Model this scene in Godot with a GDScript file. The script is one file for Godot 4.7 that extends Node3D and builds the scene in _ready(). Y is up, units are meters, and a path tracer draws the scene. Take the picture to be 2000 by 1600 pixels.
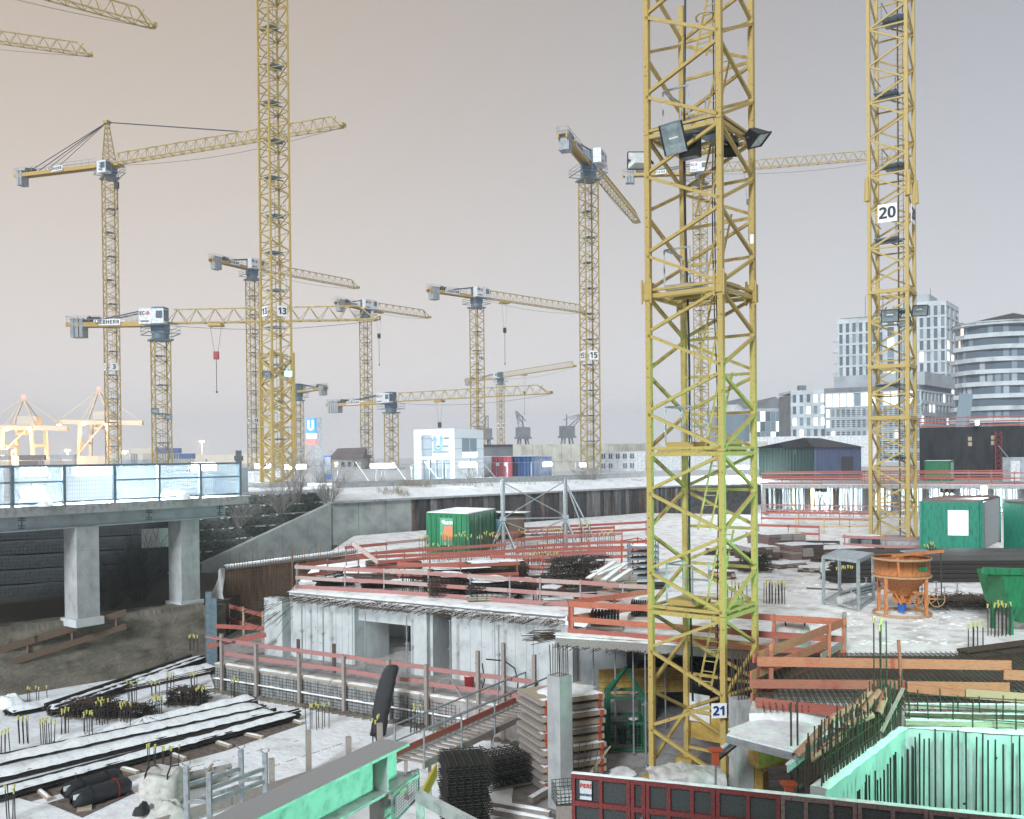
extends Node3D

const L0 := 0.0    # lower deck
const L1 := 1.15   # ledge in front of the basement walls
const L2 := 4.2    # upper slab
const LS := 7.7    # street

class Mb:
	var v := PackedVector3Array()
	var n := PackedVector3Array()
	var t := PackedVector2Array()
	func quad(a: Vector3, b: Vector3, c: Vector3, d: Vector3, su := 1.0, sv := 1.0, ou := 0.0, ov := 0.0) -> void:
		var m := (c - a).cross(b - a).normalized()
		v.append_array([a, b, c, a, c, d])
		n.append_array([m, m, m, m, m, m])
		var t0 := Vector2(ou, ov)
		var t1 := Vector2(ou + su, ov)
		var t2 := Vector2(ou + su, ov + sv)
		var t3 := Vector2(ou, ov + sv)
		t.append_array([t0, t1, t2, t0, t2, t3])
	func tri(a: Vector3, b: Vector3, c: Vector3) -> void:
		var m := (c - a).cross(b - a).normalized()
		v.append_array([a, b, c])
		n.append_array([m, m, m])
		t.append_array([Vector2(a.x + a.z, a.y), Vector2(b.x + b.z, b.y), Vector2(c.x + c.z, c.y)])
	# box by centre and half axes; z is its length for the grain
	func hexa(c: Vector3, x: Vector3, y: Vector3, z: Vector3, caps := true) -> void:
		var lz := z.length() * 2.0
		var lx := x.length() * 2.0
		var ly := y.length() * 2.0
		var o := fposmod(c.x * 3.7 + c.z * 5.3 + c.y * 1.9, 7.0)
		quad(c + x - y - z, c + x - y + z, c + x + y + z, c + x + y - z, lz, ly, o, o)
		quad(c - x - y + z, c - x - y - z, c - x + y - z, c - x + y + z, lz, ly, o, o + .7)
		quad(c + y - z - x, c + y - z + x, c + y + z + x, c + y + z - x, lx, lz, o, o)
		var k := t.size()
		for i in range(k - 6, k):
			t[i] = Vector2(t[i].y, t[i].x)
		quad(c - y - z + x, c - y - z - x, c - y + z - x, c - y + z + x, lx, lz, o, o)
		for i in range(k, k + 6):
			t[i] = Vector2(t[i].y, t[i].x)
		if caps:
			quad(c + z + x - y, c + z - x - y, c + z - x + y, c + z + x + y, lx, ly, o, o)
			quad(c - z - x - y, c - z + x - y, c - z + x + y, c - z - x + y, lx, ly, o, o)
	func box(c: Vector3, s: Vector3, yaw := 0.0) -> void:
		var b := Basis(Vector3.UP, yaw)
		if s.x > s.z:
			hexa(c, b.z * s.z * -.5, Vector3.UP * s.y * .5, b.x * s.x * .5)
		else:
			hexa(c, b.x * s.x * .5, Vector3.UP * s.y * .5, b.z * s.z * .5)
	func bar(a: Vector3, b: Vector3, w: float, h := -1.0, caps := true, up := Vector3.UP) -> void:
		var z := b - a
		if z.length() < .0001:
			return
		var x := z.cross(up)
		if x.length() < z.length() * .02:
			x = z.cross(Vector3(1, 0, .02))
		x = x.normalized()
		var y := x.cross(z).normalized()
		hexa((a + b) * .5, -x * w * .5, y * (h if h > 0.0 else w) * .5, z * .5, caps)
	func tube(a: Vector3, b: Vector3, r: float, r2 := -1.0, k := 8, caps := true) -> void:
		if r2 < 0.0:
			r2 = r
		var z := (b - a)
		var x := z.cross(Vector3.UP)
		if x.length() < z.length() * .02:
			x = z.cross(Vector3(1, 0, .02))
		x = x.normalized()
		var y := x.cross(z).normalized()
		var l := z.length()
		for i in k:
			var f := TAU * i / k
			var g := TAU * (i + 1) / k
			var p := x * cos(f) + y * sin(f)
			var q := x * cos(g) + y * sin(g)
			v.append_array([a + p * r, b + q * r2, b + p * r2, a + p * r, a + q * r, b + q * r2])
			n.append_array([p, q, p, p, q, q])
			t.append_array([Vector2(0, f * r), Vector2(l, g * r), Vector2(l, f * r), Vector2(0, f * r), Vector2(0, g * r), Vector2(l, g * r)])
			if caps:
				tri(a, a + q * r, a + p * r)
				tri(b, b + p * r2, b + q * r2)
	func path(pts: Array, r: float, k := 6) -> void:
		for i in pts.size() - 1:
			tube(pts[i], pts[i + 1], r, r, k, false)
	# upright prism over a plan polygon of Vector3 (their y is ignored)
	func prism(pts: Array, y0: float, y1: float, bottom := true) -> void:
		var pl := PackedVector2Array()
		for p in pts:
			pl.append(Vector2(p.x, p.z))
		var ix := Geometry2D.triangulate_polygon(pl)
		for i in range(0, ix.size(), 3):
			var a := pl[ix[i]]
			var b := pl[ix[i + 1]]
			var c := pl[ix[i + 2]]
			if (b - a).cross(c - a) < 0.0:
				var s := b
				b = c
				c = s
			flat_tri(a, b, c, y1, false)
			if bottom:
				flat_tri(a, b, c, y0, true)
		var ar := 0.0
		for i in pl.size():
			ar += pl[i].cross(pl[(i + 1) % pl.size()])
		for i in pl.size():
			var a := pl[i]
			var b := pl[(i + 1) % pl.size()]
			if ar < 0.0:
				var s := a
				a = b
				b = s
			quad(Vector3(b.x, y0, b.y), Vector3(a.x, y0, a.y), Vector3(a.x, y1, a.y), Vector3(b.x, y1, b.y), a.distance_to(b), y1 - y0)
	func flat_tri(a: Vector2, b: Vector2, c: Vector2, y: float, down: bool) -> void:
		var m := Vector3.DOWN if down else Vector3.UP
		for p in ([a, c, b] if down else [a, b, c]):
			v.append(Vector3(p.x, y, p.y))
			n.append(m)
			t.append(p)
	# a lumpy heap (snow drift, bag, tarpaulin) over an ellipse
	func heap(c: Vector3, rx: float, rz: float, h: float, yaw: float, noise: FastNoiseLite, amp := .35, rings := 7, seg := 18, pw := .6) -> void:
		var b := Basis(Vector3.UP, yaw)
		var g := []
		for i in rings + 1:
			var row := []
			for j in seg:
				var f := float(i) / rings
				var a := TAU * j / seg
				var k := noise.get_noise_3d(c.x * 9.0 + cos(a) * f * 40.0, c.z * 9.0 + sin(a) * f * 40.0, h * 31.0)
				var e := f * (1.0 + .25 * noise.get_noise_2d(cos(a) * 60.0 + c.x * 17.0, sin(a) * 60.0 + c.z * 11.0))
				var y := h * pow(maxf(0.0, 1.0 - f * f), pw) * (1.0 + amp * k)
				row.append(c + b * Vector3(cos(a) * e * rx, y, sin(a) * e * rz))
			g.append(row)
		grid(g, true)
	# smooth sheet through a grid of points
	func grid(g: Array, wrap := false) -> void:
		var R: int = g.size()
		var C: int = g[0].size()
		var nn := []
		for i in R:
			var row := []
			for j in C:
				var jn := (j + 1) % C if wrap else mini(j + 1, C - 1)
				var jp := (j - 1 + C) % C if wrap else maxi(j - 1, 0)
				var du: Vector3 = g[i][jn] - g[i][jp]
				var dv: Vector3 = g[mini(i + 1, R - 1)][j] - g[maxi(i - 1, 0)][j]
				var m := du.cross(dv)
				if i == 0 and wrap:
					m = Vector3.UP
				row.append(m.normalized())
			nn.append(row)
		for i in R - 1:
			for j in (C if wrap else C - 1):
				var k := (j + 1) % C
				v.append_array([g[i][j], g[i + 1][j], g[i + 1][k], g[i][j], g[i + 1][k], g[i][k]])
				n.append_array([nn[i][j], nn[i + 1][j], nn[i + 1][k], nn[i][j], nn[i + 1][k], nn[i][k]])
				t.append_array([Vector2(j, i) * .1, Vector2(j, i + 1) * .1, Vector2(j + 1, i + 1) * .1, Vector2(j, i) * .1, Vector2(j + 1, i + 1) * .1, Vector2(j + 1, i) * .1])
	func mesh() -> ArrayMesh:
		var a := []
		a.resize(Mesh.ARRAY_MAX)
		a[Mesh.ARRAY_VERTEX] = v
		a[Mesh.ARRAY_NORMAL] = n
		a[Mesh.ARRAY_TEX_UV] = t
		var m := ArrayMesh.new()
		m.add_surface_from_arrays(Mesh.PRIMITIVE_TRIANGLES, a)
		return m

var M := {}
var used := {}
var rng := RandomNumberGenerator.new()
var lump := FastNoiseLite.new()

func rf(a: float, b: float) -> float:
	return rng.randf_range(a, b)

func numbered(called: String) -> String:
	var k: int = used.get(called, 0)
	used[called] = k + 1
	return called if k == 0 else "%s_%03d" % [called, k]

func tag(o: Node3D, label: String, category: String, group := "", kind := "") -> Node3D:
	if label:
		o.set_meta("label", label)
	if category:
		o.set_meta("category", category)
	if group:
		o.set_meta("group", group)
	if kind:
		o.set_meta("kind", kind)
	return o

func thing(called: String, label: String, category: String, at := Vector3.ZERO, group := "") -> Node3D:
	var o := Node3D.new()
	o.name = numbered(called)
	add_child(o)
	o.position = at
	return tag(o, label, category, group)

func origin_of(o: Node) -> Vector3:
	var p := Vector3.ZERO
	while o != self and o != null:
		p += (o as Node3D).position
		o = o.get_parent()
	return p

# one named mesh from world coordinates
func put(mb: Mb, called: String, m: Material, parent: Node = null) -> MeshInstance3D:
	var o := MeshInstance3D.new()
	o.mesh = mb.mesh()
	o.material_override = m
	if parent == null:
		o.name = numbered(called)
		add_child(o)
	else:
		o.name = called
		parent.add_child(o, true)
		o.position = -origin_of(parent)
	return o

func piece(parent: Node, called: String, mesh: Mesh, m: Material, tr: Transform3D) -> MeshInstance3D:
	var o := MeshInstance3D.new()
	o.mesh = mesh
	o.material_override = m
	o.name = called
	parent.add_child(o, true)
	tr.origin -= origin_of(parent)
	o.transform = tr
	return o

func bar_part(parent: Node, called: String, a: Vector3, b: Vector3, w: float, h: float, m: Material, up := Vector3.UP) -> MeshInstance3D:
	var mb := Mb.new()
	mb.bar(a, b, w, h, true, up)
	return put(mb, called, m, parent)

func tube_part(parent: Node, called: String, a: Vector3, b: Vector3, r: float, m: Material, k := 8) -> MeshInstance3D:
	var mb := Mb.new()
	mb.tube(a, b, r, r, k)
	return put(mb, called, m, parent)

func box_part(parent: Node, called: String, c: Vector3, s: Vector3, m: Material, yaw := 0.0) -> MeshInstance3D:
	var mb := Mb.new()
	mb.box(c, s, yaw)
	return put(mb, called, m, parent)

func struct(mb: Mb, called: String, m: Material) -> MeshInstance3D:
	var o := put(mb, called, m)
	o.set_meta("kind", "structure")
	return o

var font_bold: Font
func words(parent: Node, s: String, centre: Vector3, right: Vector3, h: float, m: Material, up := Vector3.UP, called := "lettering", stretch := 1.0) -> MeshInstance3D:
	var tm := TextMesh.new()
	tm.text = s
	tm.font = font_bold
	tm.font_size = 64
	tm.pixel_size = h / 46.0
	tm.depth = .02
	tm.curve_step = 4.0
	var o := MeshInstance3D.new()
	o.mesh = tm
	o.material_override = m
	o.name = called
	parent.add_child(o, true)
	right = right.normalized()
	up = (up - right * up.dot(right)).normalized()
	o.transform = Transform3D(Basis(right * stretch, up, right.cross(up)), centre - origin_of(parent))
	return o

func noise_tex(freq: float, cols: Array, sd: int, kind := FastNoiseLite.TYPE_SIMPLEX_SMOOTH, size := 512, octaves := 5, offs: Array = []) -> NoiseTexture2D:
	var f := FastNoiseLite.new()
	f.noise_type = kind
	f.frequency = freq
	f.seed = sd
	f.fractal_octaves = octaves
	f.fractal_gain = .62
	var x := NoiseTexture2D.new()
	x.width = size
	x.height = size
	x.seamless = true
	x.noise = f
	var g := Gradient.new()
	g.offsets = PackedFloat32Array(offs if offs else range(cols.size()).map(func(i): return float(i) / maxf(1.0, cols.size() - 1.0)))
	g.colors = PackedColorArray(cols)
	x.color_ramp = g
	return x

func grey(a: float) -> Color:
	return Color(a, a, a)

# base colours are linear reflectances
func mat(called: String, c: Color, rough := .8, metal := 0.0, tex: Texture2D = null, sc := Vector3.ONE, bump: Texture2D = null, depth := 0.0, tri := 2) -> StandardMaterial3D:
	var m := StandardMaterial3D.new()
	m.resource_name = called
	m.albedo_color = c.linear_to_srgb()
	m.roughness = rough
	m.metallic = metal
	if tex:
		m.albedo_texture = tex
	if bump:
		m.heightmap_enabled = true
		m.heightmap_texture = bump
		m.heightmap_scale = depth
	if tri > 0:
		m.uv1_triplanar = true
		m.uv1_world_triplanar = tri == 2
		m.uv1_triplanar_sharpness = 4.0
	m.uv1_scale = sc
	M[called] = m
	return m

func glow(called: String, c: Color, e: float) -> StandardMaterial3D:
	var m := mat(called, c, .5)
	m.emission_enabled = true
	m.emission = c.linear_to_srgb()
	m.emission_energy_multiplier = e
	return m

func make_materials() -> void:
	var cloud := noise_tex(.006, [grey(.74), grey(.88), grey(.96), grey(1)], 3)
	var blot := noise_tex(.02, [grey(.6), grey(.8), grey(.95), grey(1), grey(.9)], 11, FastNoiseLite.TYPE_PERLIN, 512, 7)
	var fine := noise_tex(.05, [grey(.55), grey(.85), grey(1)], 5)
	var grain := noise_tex(.02, [grey(.6), grey(.9), grey(1), grey(.8)], 8)
	var streak := noise_tex(.01, [Color(.32, .31, .32), Color(.55, .54, .53), Color(.85, .83, .8), Color(.66, .64, .62), Color(1, 1, 1)], 21, FastNoiseLite.TYPE_PERLIN, 512, 7, [0.1, .36, .52, .62, .9])
	var rust := noise_tex(.045, [Color(.24, .1, .04), Color(.62, .46, .3), Color(1, 1, 1), Color(1, 1, 1), Color(.9, .9, .88)], 31, FastNoiseLite.TYPE_PERLIN, 1024, 6, [.15, .22, .3, .6, .85])
	var snowc := noise_tex(.012, [Color(.86, .85, .84), Color(.96, .96, .96), Color(1, 1, 1), Color(.97, .98, .99)], 41)
	var snowb := noise_tex(.02, [grey(0), grey(.4), grey(1)], 42, FastNoiseLite.TYPE_SIMPLEX_SMOOTH, 1024, 5)
	var tread := noise_tex(.014, [Color(.78, .765, .75), Color(.88, .87, .86), Color(.95, .945, .94), Color(1, 1, 1), Color(.96, .96, .96)], 45, FastNoiseLite.TYPE_SIMPLEX_SMOOTH, 1024, 6, [.1, .3, .45, .6, .9])
	var mud := noise_tex(.02, [Color(.5, .46, .42), Color(.8, .76, .72), Color(1, .98, .96), Color(.7, .66, .62)], 51, FastNoiseLite.TYPE_SIMPLEX_SMOOTH, 512, 6)
	var cell := noise_tex(.06, [grey(.3), grey(.9), grey(1)], 61, FastNoiseLite.TYPE_CELLULAR)
	var grime := noise_tex(.016, [grey(.6), grey(.82), grey(.96), grey(1), grey(.88)], 19, FastNoiseLite.TYPE_PERLIN, 512, 7)
	mat("yellow", Color(.43, .312, .095), .55, 0.0, rust, Vector3(.37, .23, .37), fine, .15)
	mat("yellow_mid", Color(.43, .312, .095), .6, 0.0, rust, Vector3(.4, .2, .4))
	glow("lamp_pale", Color(.5, 1, .8), 1.0)
	var cpn := mat("clear_pane", Color(.8, .9, .95, .12), .05)
	cpn.transparency = BaseMaterial3D.TRANSPARENCY_ALPHA
	glow("window_lift", Color(.6, .75, .85), .45)
	mat("brick_roof", Color(.2, .165, .16), .8, 0.0, cloud, Vector3(.1, .1, .1))
	var frp := mat("frosted", Color(.72, .8, .86, .34), .45)
	frp.transparency = BaseMaterial3D.TRANSPARENCY_ALPHA
	var wsh := mat("white_sheet", Color(.82, .85, .88, .8), .6)
	wsh.transparency = BaseMaterial3D.TRANSPARENCY_ALPHA
	mat("concrete_col", Color(.44, .45, .45), .8, 0.0, cloud, Vector3(.5, .25, .5), fine, .15)
	mat("bare_deck", Color(.2, .165, .15), .85, 0.0, mud, Vector3(.4, .4, .4), fine, .3)
	mat("wrap_black", Color(.016, .017, .02), .32, 0.0, noise_tex(.06, [grey(1), grey(1), grey(.9), Color(1, 1, 1)], 77), Vector3(3, 3, 3), snowb, 1.0)
	mat("pipe_grey", Color(.34, .31, .28), .7, 0.0, cloud, Vector3(1, 1, 1))
	mat("wood_pale", Color(.46, .33, .3), .85, 0.0, grain, Vector3(.4, 4.0, 1), null, 0.0, 0)
	mat("wood_peel", Color(.5, .24, .17), .85, 0.0, noise_tex(.03, [Color(1, 1, 1), Color(1, 1, 1), Color(.7, 1, 1)], 95), Vector3(1, 3, 1), null, 0.0, 0)
	mat("sign_green", Color(.09, .3, .17), .5)
	mat("poster_blue", Color(.15, .3, .4), .6, 0.0, blot, Vector3(2, 2, 2))
	mat("orange_worn", Color(.5, .3, .16), .7, 0.0, blot, Vector3(2, 2, 2))
	mat("rebar_stack", Color(.05, .042, .034), .85, .1, grain, Vector3(.2, 18, .2), null, 0.0, 0)
	mat("rebar_mesh", Color(.07, .06, .045), .8, .2)
	mat("yellow_far", Color(.43, .312, .095), .6, 0.0, blot, Vector3(.2, .2, .2))
	mat("yellow_board", Color(.52, .34, .085), .6, 0.0, cloud, Vector3(1, 1, 1))
	mat("yellow_worn", Color(.55, .40, .03), .6, 0.0, rust, Vector3(1.5, 1.5, 1.5))
	mat("galv", Color(.42, .45, .47), .45, .6, cloud, Vector3(1.2, 1.2, 1.2))
	mat("galv_blue", Color(.17, .23, .27), .5, .2, cloud, Vector3(1, 1, 1))
	mat("steel_dark", Color(.06, .065, .07), .55, .3, cloud, Vector3(1, 1, 1))
	mat("black", Color(.012, .012, .014), .4, 0.0, cloud, Vector3(2, 2, 2))
	mat("black_rope", Color(.01, .01, .011), .7)
	mat("grey_cladding", Color(.42, .46, .5), .5, .1, cloud, Vector3(.3, .3, .3))
	mat("ballast", Color(.36, .38, .4), .85, 0.0, cloud, Vector3(.3, .3, .3))
	mat("crane_blue", Color(.1, .17, .23), .5, .1, cloud, Vector3(.5, .5, .5))
	mat("white_paint", Color(.72, .74, .75), .5, 0.0, cloud, Vector3(.5, .5, .5))
	mat("pavilion", Color(.6, .64, .67), .5)
	mat("white_plain", Color(.78, .78, .78), .55)
	mat("ink", Color(.008, .01, .02), .5)
	mat("ink_red", Color(.5, .02, .02), .5)
	mat("ink_blue", Color(.01, .04, .2), .5)
	mat("snow", Color(.84, .86, .88), .75, 0.0, snowc, Vector3(.09, .09, .09), snowb, 3.5)
	mat("snow_clean", Color(.86, .88, .9), .7, 0.0, snowc, Vector3(.45, .45, .45), snowb, 1.4)
	mat("snow_trodden", Color(.86, .855, .85), .8, 0.0, tread, Vector3(.05, .05, .05), snowb, 3.0)
	mat("snow_dust", Color(.46, .45, .445), .85, 0.0, noise_tex(.08, [grey(.62), grey(.8), grey(1)], 71), Vector3(1.6, 1.6, 1.6), fine, .3)
	mat("soil", Color(.07, .06, .05), .95, 0.0, mud, Vector3(.5, .5, .5), snowb, 3.0)
	mat("pit_floor", Color(.36, .33, .32), .85, 0.0, tread, Vector3(.1, .1, .1), snowb, 1.5)
	mat("street", Color(.62, .63, .65), .85, 0.0, tread, Vector3(.08, .08, .08), snowb, 2.0)
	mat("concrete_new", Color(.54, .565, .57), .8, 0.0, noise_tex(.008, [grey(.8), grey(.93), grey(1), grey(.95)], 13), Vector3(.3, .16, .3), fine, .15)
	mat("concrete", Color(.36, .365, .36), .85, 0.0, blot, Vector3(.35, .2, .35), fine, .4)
	mat("concrete_edge", Color(.38, .36, .33), .9, 0.0, fine, Vector3(.8, .8, .8), cell, 1.5)
	mat("pile_dark", Color(.13, .125, .13), .9, 0.0, streak, Vector3(.3, .04, .3), fine, .8)
	mat("pile_brown", Color(.22, .165, .14), .9, 0.0, streak, Vector3(.35, .05, .35), fine, .8)
	mat("concrete_stained", Color(.3, .295, .29), .9, 0.0, streak, Vector3(.28, .035, .28), fine, .8)
	mat("concrete_mossy", Color(.36, .385, .365), .9, 0.0, noise_tex(.008, [grey(.62), grey(.8), grey(.93), grey(1), grey(.85)], 14, FastNoiseLite.TYPE_SIMPLEX_SMOOTH, 512, 6), Vector3(.16, .1, .16), fine, .3)
	mat("shotcrete", Color(.2, .187, .165), .95, 0.0, noise_tex(.01, [Color(.55, .5, .42), Color(.8, .78, .75), Color(1, .96, .9), Color(.7, .75, .66)], 81, FastNoiseLite.TYPE_PERLIN, 512, 6), Vector3(.2, .3, .2), snowb, 4.0)
	mat("gabion", Color(.24, .25, .235), .95, 0.0, noise_tex(.02, [Color(.2, .2, .19), Color(.55, .58, .5), Color(.9, .92, .88), Color(1, 1, 1)], 83, FastNoiseLite.TYPE_PERLIN, 512, 6), Vector3(.35, .35, .35), snowb, 8.0)
	mat("geotextile_shaded", Color(.055, .06, .062), .95, 0.0, blot, Vector3(.4, .4, .4), snowb, 3.0)  # dark fabric; shade of the bridge deck is put into its colour too
	mat("wire", Color(.07, .075, .08), .6, .4)
	mat("wire_light", Color(.3, .31, .31), .5, .5)
	mat("rebar", Color(.085, .055, .038), .8, .2, blot, Vector3(2, 2, 2))
	mat("rebar_dark", Color(.04, .033, .028), .8, .2, blot, Vector3(2, 2, 2))
	mat("rebar_green", Color(.05, .055, .035), .7, .2)
	mat("cap", Color(.5, .47, .13), .7)
	mat("wood_red", Color(.4, .115, .085), .8, 0.0, grain, Vector3(.35, 4.0, 1), null, 0.0, 0)
	mat("wood_pink", Color(.42, .2, .185), .85, 0.0, grain, Vector3(.4, 4.0, 1), null, 0.0, 0)
	mat("wood_orange", Color(.52, .165, .1), .8, 0.0, grain, Vector3(.3, 3.5, 1), null, 0.0, 0)
	mat("wood_grey", Color(.34, .29, .26), .85, 0.0, grain, Vector3(.4, 4.0, 1), null, 0.0, 0)
	mat("wood_raw", Color(.42, .34, .25), .8, 0.0, grain, Vector3(.4, 4.0, 1), null, 0.0, 0)
	mat("wood_brown", Color(.14, .09, .06), .85, 0.0, grain, Vector3(.4, 4.0, 1), null, 0.0, 0)
	mat("wood_dark", Color(.09, .06, .05), .85, 0.0, grain, Vector3(.4, 4.0, 1), null, 0.0, 0)
	mat("rebar_rust", Color(.23, .135, .08), .85, .1, blot, Vector3(2, 2, 2))
	mat("ply_brown", Color(.4, .29, .2), .7, 0.0, streak, Vector3(.5, .05, .5))
	mat("form_red", Color(.24, .04, .04), .75, 0.0, noise_tex(.03, [Color(.5, .5, .5), Color(.8, .8, .8), Color(1, 1, 1), Color(.9, .95, .95)], 91), Vector3(1.3, 1.3, 1.3), fine, .3)
	mat("form_grime", Color(.23, .15, .14), .85, 0.0, blot, Vector3(1.4, 1.4, 1.4), fine, .5)
	mat("form_skin", Color(.085, .092, .092), .8, 0.0, fine, Vector3(1, .8, 1), cell, .5)
	mat("orange_paint", Color(.56, .2, .06), .6, 0.0, grime, Vector3(1.2, .5, 1.2), fine, .3)
	mat("orange_clip", Color(.42, .075, .03), .55)
	mat("green_paint", Color(.012, .2, .075), .5, 0.0, grime, Vector3(.9, .22, .9))
	mat("green_cage", Color(.012, .11, .05), .5, 0.0, cloud, Vector3(1, 1, 1))
	mat("green_container", Color(.015, .17, .07), .5, 0.0, grime, Vector3(.9, .22, .9))
	mat("green_office", Color(.01, .24, .15), .5, 0.0, grime, Vector3(.9, .22, .9))
	mat("green_shed", Color(.009, .034, .026), .7, 0.0, cloud, Vector3(.4, .1, .4))
	mat("blue_shed", Color(.13, .17, .3), .6, .1, cloud, Vector3(.4, .1, .4))
	mat("blue_container", Color(.015, .075, .24), .5, 0.0, grime, Vector3(.9, .22, .9))
	mat("red_container", Color(.5, .045, .07), .5, 0.0, grime, Vector3(.9, .22, .9))
	mat("bam_orange", Color(.6, .2, .1), .5)
	mat("tar_roof", Color(.06, .06, .062), .9, 0.0, cloud, Vector3(.2, .2, .2))
	mat("cream_panel", Color(.6, .58, .5), .6, 0.0, cloud, Vector3(.1, .1, .1))
	mat("sign_blue", Color(.015, .1, .42), .4)
	mat("facade_white", Color(.56, .61, .63), .7, 0.0, cloud, Vector3(.05, .05, .05))
	mat("facade_grey", Color(.42, .46, .49), .7, 0.0, cloud, Vector3(.05, .05, .05))
	mat("facade_dark", Color(.2, .21, .22), .7, 0.0, cloud, Vector3(.05, .05, .05))
	mat("glass_far", Color(.1, .13, .16), .15, 0.0)  # base colour lightened to carry the haze over distant windows
	mat("glass_far_light", Color(.2, .26, .3), .12, 0.0)
	mat("black_wall", Color(.03, .036, .042), .8, 0.0, streak, Vector3(.2, .05, .2), fine, .5)
	mat("fabric_white", Color(.58, .56, .52), .8, 0.0, cloud, Vector3(.9, .9, .9))
	mat("reflector", Color(.6, .7, .7), .28, .85, cloud, Vector3(2, 2, 2))
	mat("tarp", Color(.56, .54, .52), .6, 0.0, cloud, Vector3(.8, .8, .8))
	mat("plastic_red", Color(.3, .015, .02), .45)
	mat("reed", Color(.24, .19, .12), .9)
	mat("twig", Color(.24, .22, .2), .9)
	mat("twig_dark", Color(.07, .06, .05), .9)
	mat("port_white", Color(.62, .55, .44), .7)
	mat("primer", Color(.46, .49, .47), .55, .1, grime, Vector3(.5, .3, .5), fine, .2)
	mat("pipe_salmon", Color(.58, .27, .19), .6, 0.0, cloud, Vector3(1, 1, 1))
	mat("glass_fence", Color(.5, .56, .6), .5)
	glow("lamp_white", Color(1, 1, .98), 14.0)
	glow("lamp_warm", Color(1, .72, .38), 12.0)
	glow("lamp_red", Color(1, .08, .05), 4.0)
	glow("lamp_green", Color(.3, 1, .68), 14.0)
	glow("window_white", Color(.9, .96, 1), .6)
	glow("window_warm", Color(1, .86, .7), .5)
	glow("window_office", Color(.9, .95, 1), 1.6)
	glow("sign_lit", Color(.06, .24, .62), .35)
	glow("sign_white_lit", Color(.8, .85, .9), .5)
	glow("display_red", Color(.9, .12, .12), .8)


func sky_image() -> Image:
	var w = 512
	var h = 256
	var im = Image.create(w, h, false, Image.FORMAT_RGBF)
	for y in h:
		var el = (0.5 - (y + .5) / h) * PI
		for x in w:
			var az = ((x + .5) / w - .5) * TAU
			var t = -sin(az)
			var low = Color(.92, .87, .845).lerp(Color(.85, .88, .92), smoothstep(-.4, .6, t))
			var high = Color(.53, .44, .36).lerp(Color(.385, .405, .45), smoothstep(-.55, .7, t))
			var e = clampf(el / .47, 0.0, 1.0)
			var c = low.lerp(high, e * (1.35 - .35 * e))
			if el > .47:
				c = c.lerp(Color(.36, .36, .36), smoothstep(.47, 1.4, el))
			im.set_pixel(x, y, c * 0.4)
	return im

func area(parent: Node, at: Vector3, to: Vector3, size: Vector2, c: Color, e: float) -> void:
	var l = AreaLight3D.new()
	l.name = "lamp_light"
	l.area_size = size
	l.light_color = c
	l.light_energy = e
	l.shadow_enabled = true
	parent.add_child(l, true)
	l.position = at - origin_of(parent)
	l.basis = Basis.looking_at(to - at)

func spot(parent: Node, at: Vector3, to: Vector3, ang: float, c: Color, e: float, size := .3) -> void:
	var l = SpotLight3D.new()
	l.name = "lamp_light"
	l.spot_angle = ang
	l.spot_angle_attenuation = .6
	l.spot_range = 300.0
	l.spot_attenuation = 2.0
	l.light_color = c
	l.light_energy = e
	l.light_size = size
	l.shadow_enabled = true
	parent.add_child(l, true)
	l.position = at - origin_of(parent)
	l.basis = Basis.looking_at(to - at)

func omni(parent: Node, at: Vector3, c: Color, e: float, size := .2) -> void:
	var l = OmniLight3D.new()
	l.name = "lamp_light"
	l.omni_range = 300.0
	l.omni_attenuation = 2.0
	l.light_color = c
	l.light_energy = e
	l.light_size = size
	l.shadow_enabled = true
	parent.add_child(l, true)
	l.position = at - origin_of(parent)

func _ready() -> void:
	rng.seed = 7
	lump.seed = 4
	lump.frequency = .03
	var sf = SystemFont.new()
	sf.font_names = PackedStringArray(["Droid Sans"])
	sf.font_weight = 700
	var fv = FontVariation.new()
	fv.base_font = sf
	fv.variation_embolden = .2
	font_bold = fv
	var cam = Camera3D.new()
	cam.name = "camera"
	cam.position = Vector3(0, 10.4, 0)
	cam.rotation = Vector3(deg_to_rad(-.6), 0, deg_to_rad(-.55))
	cam.projection = Camera3D.PROJECTION_FRUSTUM
	cam.near = .1
	cam.size = .1 * 1600.0 / 1800.0
	cam.frustum_offset = Vector2(0, .1 * 109.0 / 1800.0)
	cam.far = 6000.0
	add_child(cam)
	cam.make_current()
	var we = WorldEnvironment.new()
	we.name = "world"
	var env = Environment.new()
	env.background_mode = Environment.BG_SKY
	var pm = PanoramaSkyMaterial.new()
	pm.panorama = ImageTexture.create_from_image(sky_image())
	var sk = Sky.new()
	sk.sky_material = pm
	env.sky = sk
	env.tonemap_mode = Environment.TONE_MAPPER_LINEAR
	env.tonemap_exposure = 2.6
	env.sdfgi_enabled = true
	env.ssao_enabled = true
	env.ssil_enabled = true
	env.fog_enabled = true
	env.fog_density = .0006
	env.fog_light_color = Color(.92, .95, 1.0)
	we.environment = env
	add_child(we)
	var sun = DirectionalLight3D.new()
	sun.name = "site_floodlight_glow"
	sun.light_energy = .5
	sun.light_angular_distance = 12.0
	sun.light_color = Color(.93, .97, 1.0)
	sun.shadow_enabled = true
	add_child(sun)
	sun.basis = Basis.looking_at(Vector3(.34, -.46, -.82))
	make_materials()
	setting()
	cranes()
	street_things()
	far_town()
	bridge()
	lower_deck()
	basement()
	upper_slab_things()
	right_site()
	foreground()

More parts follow.
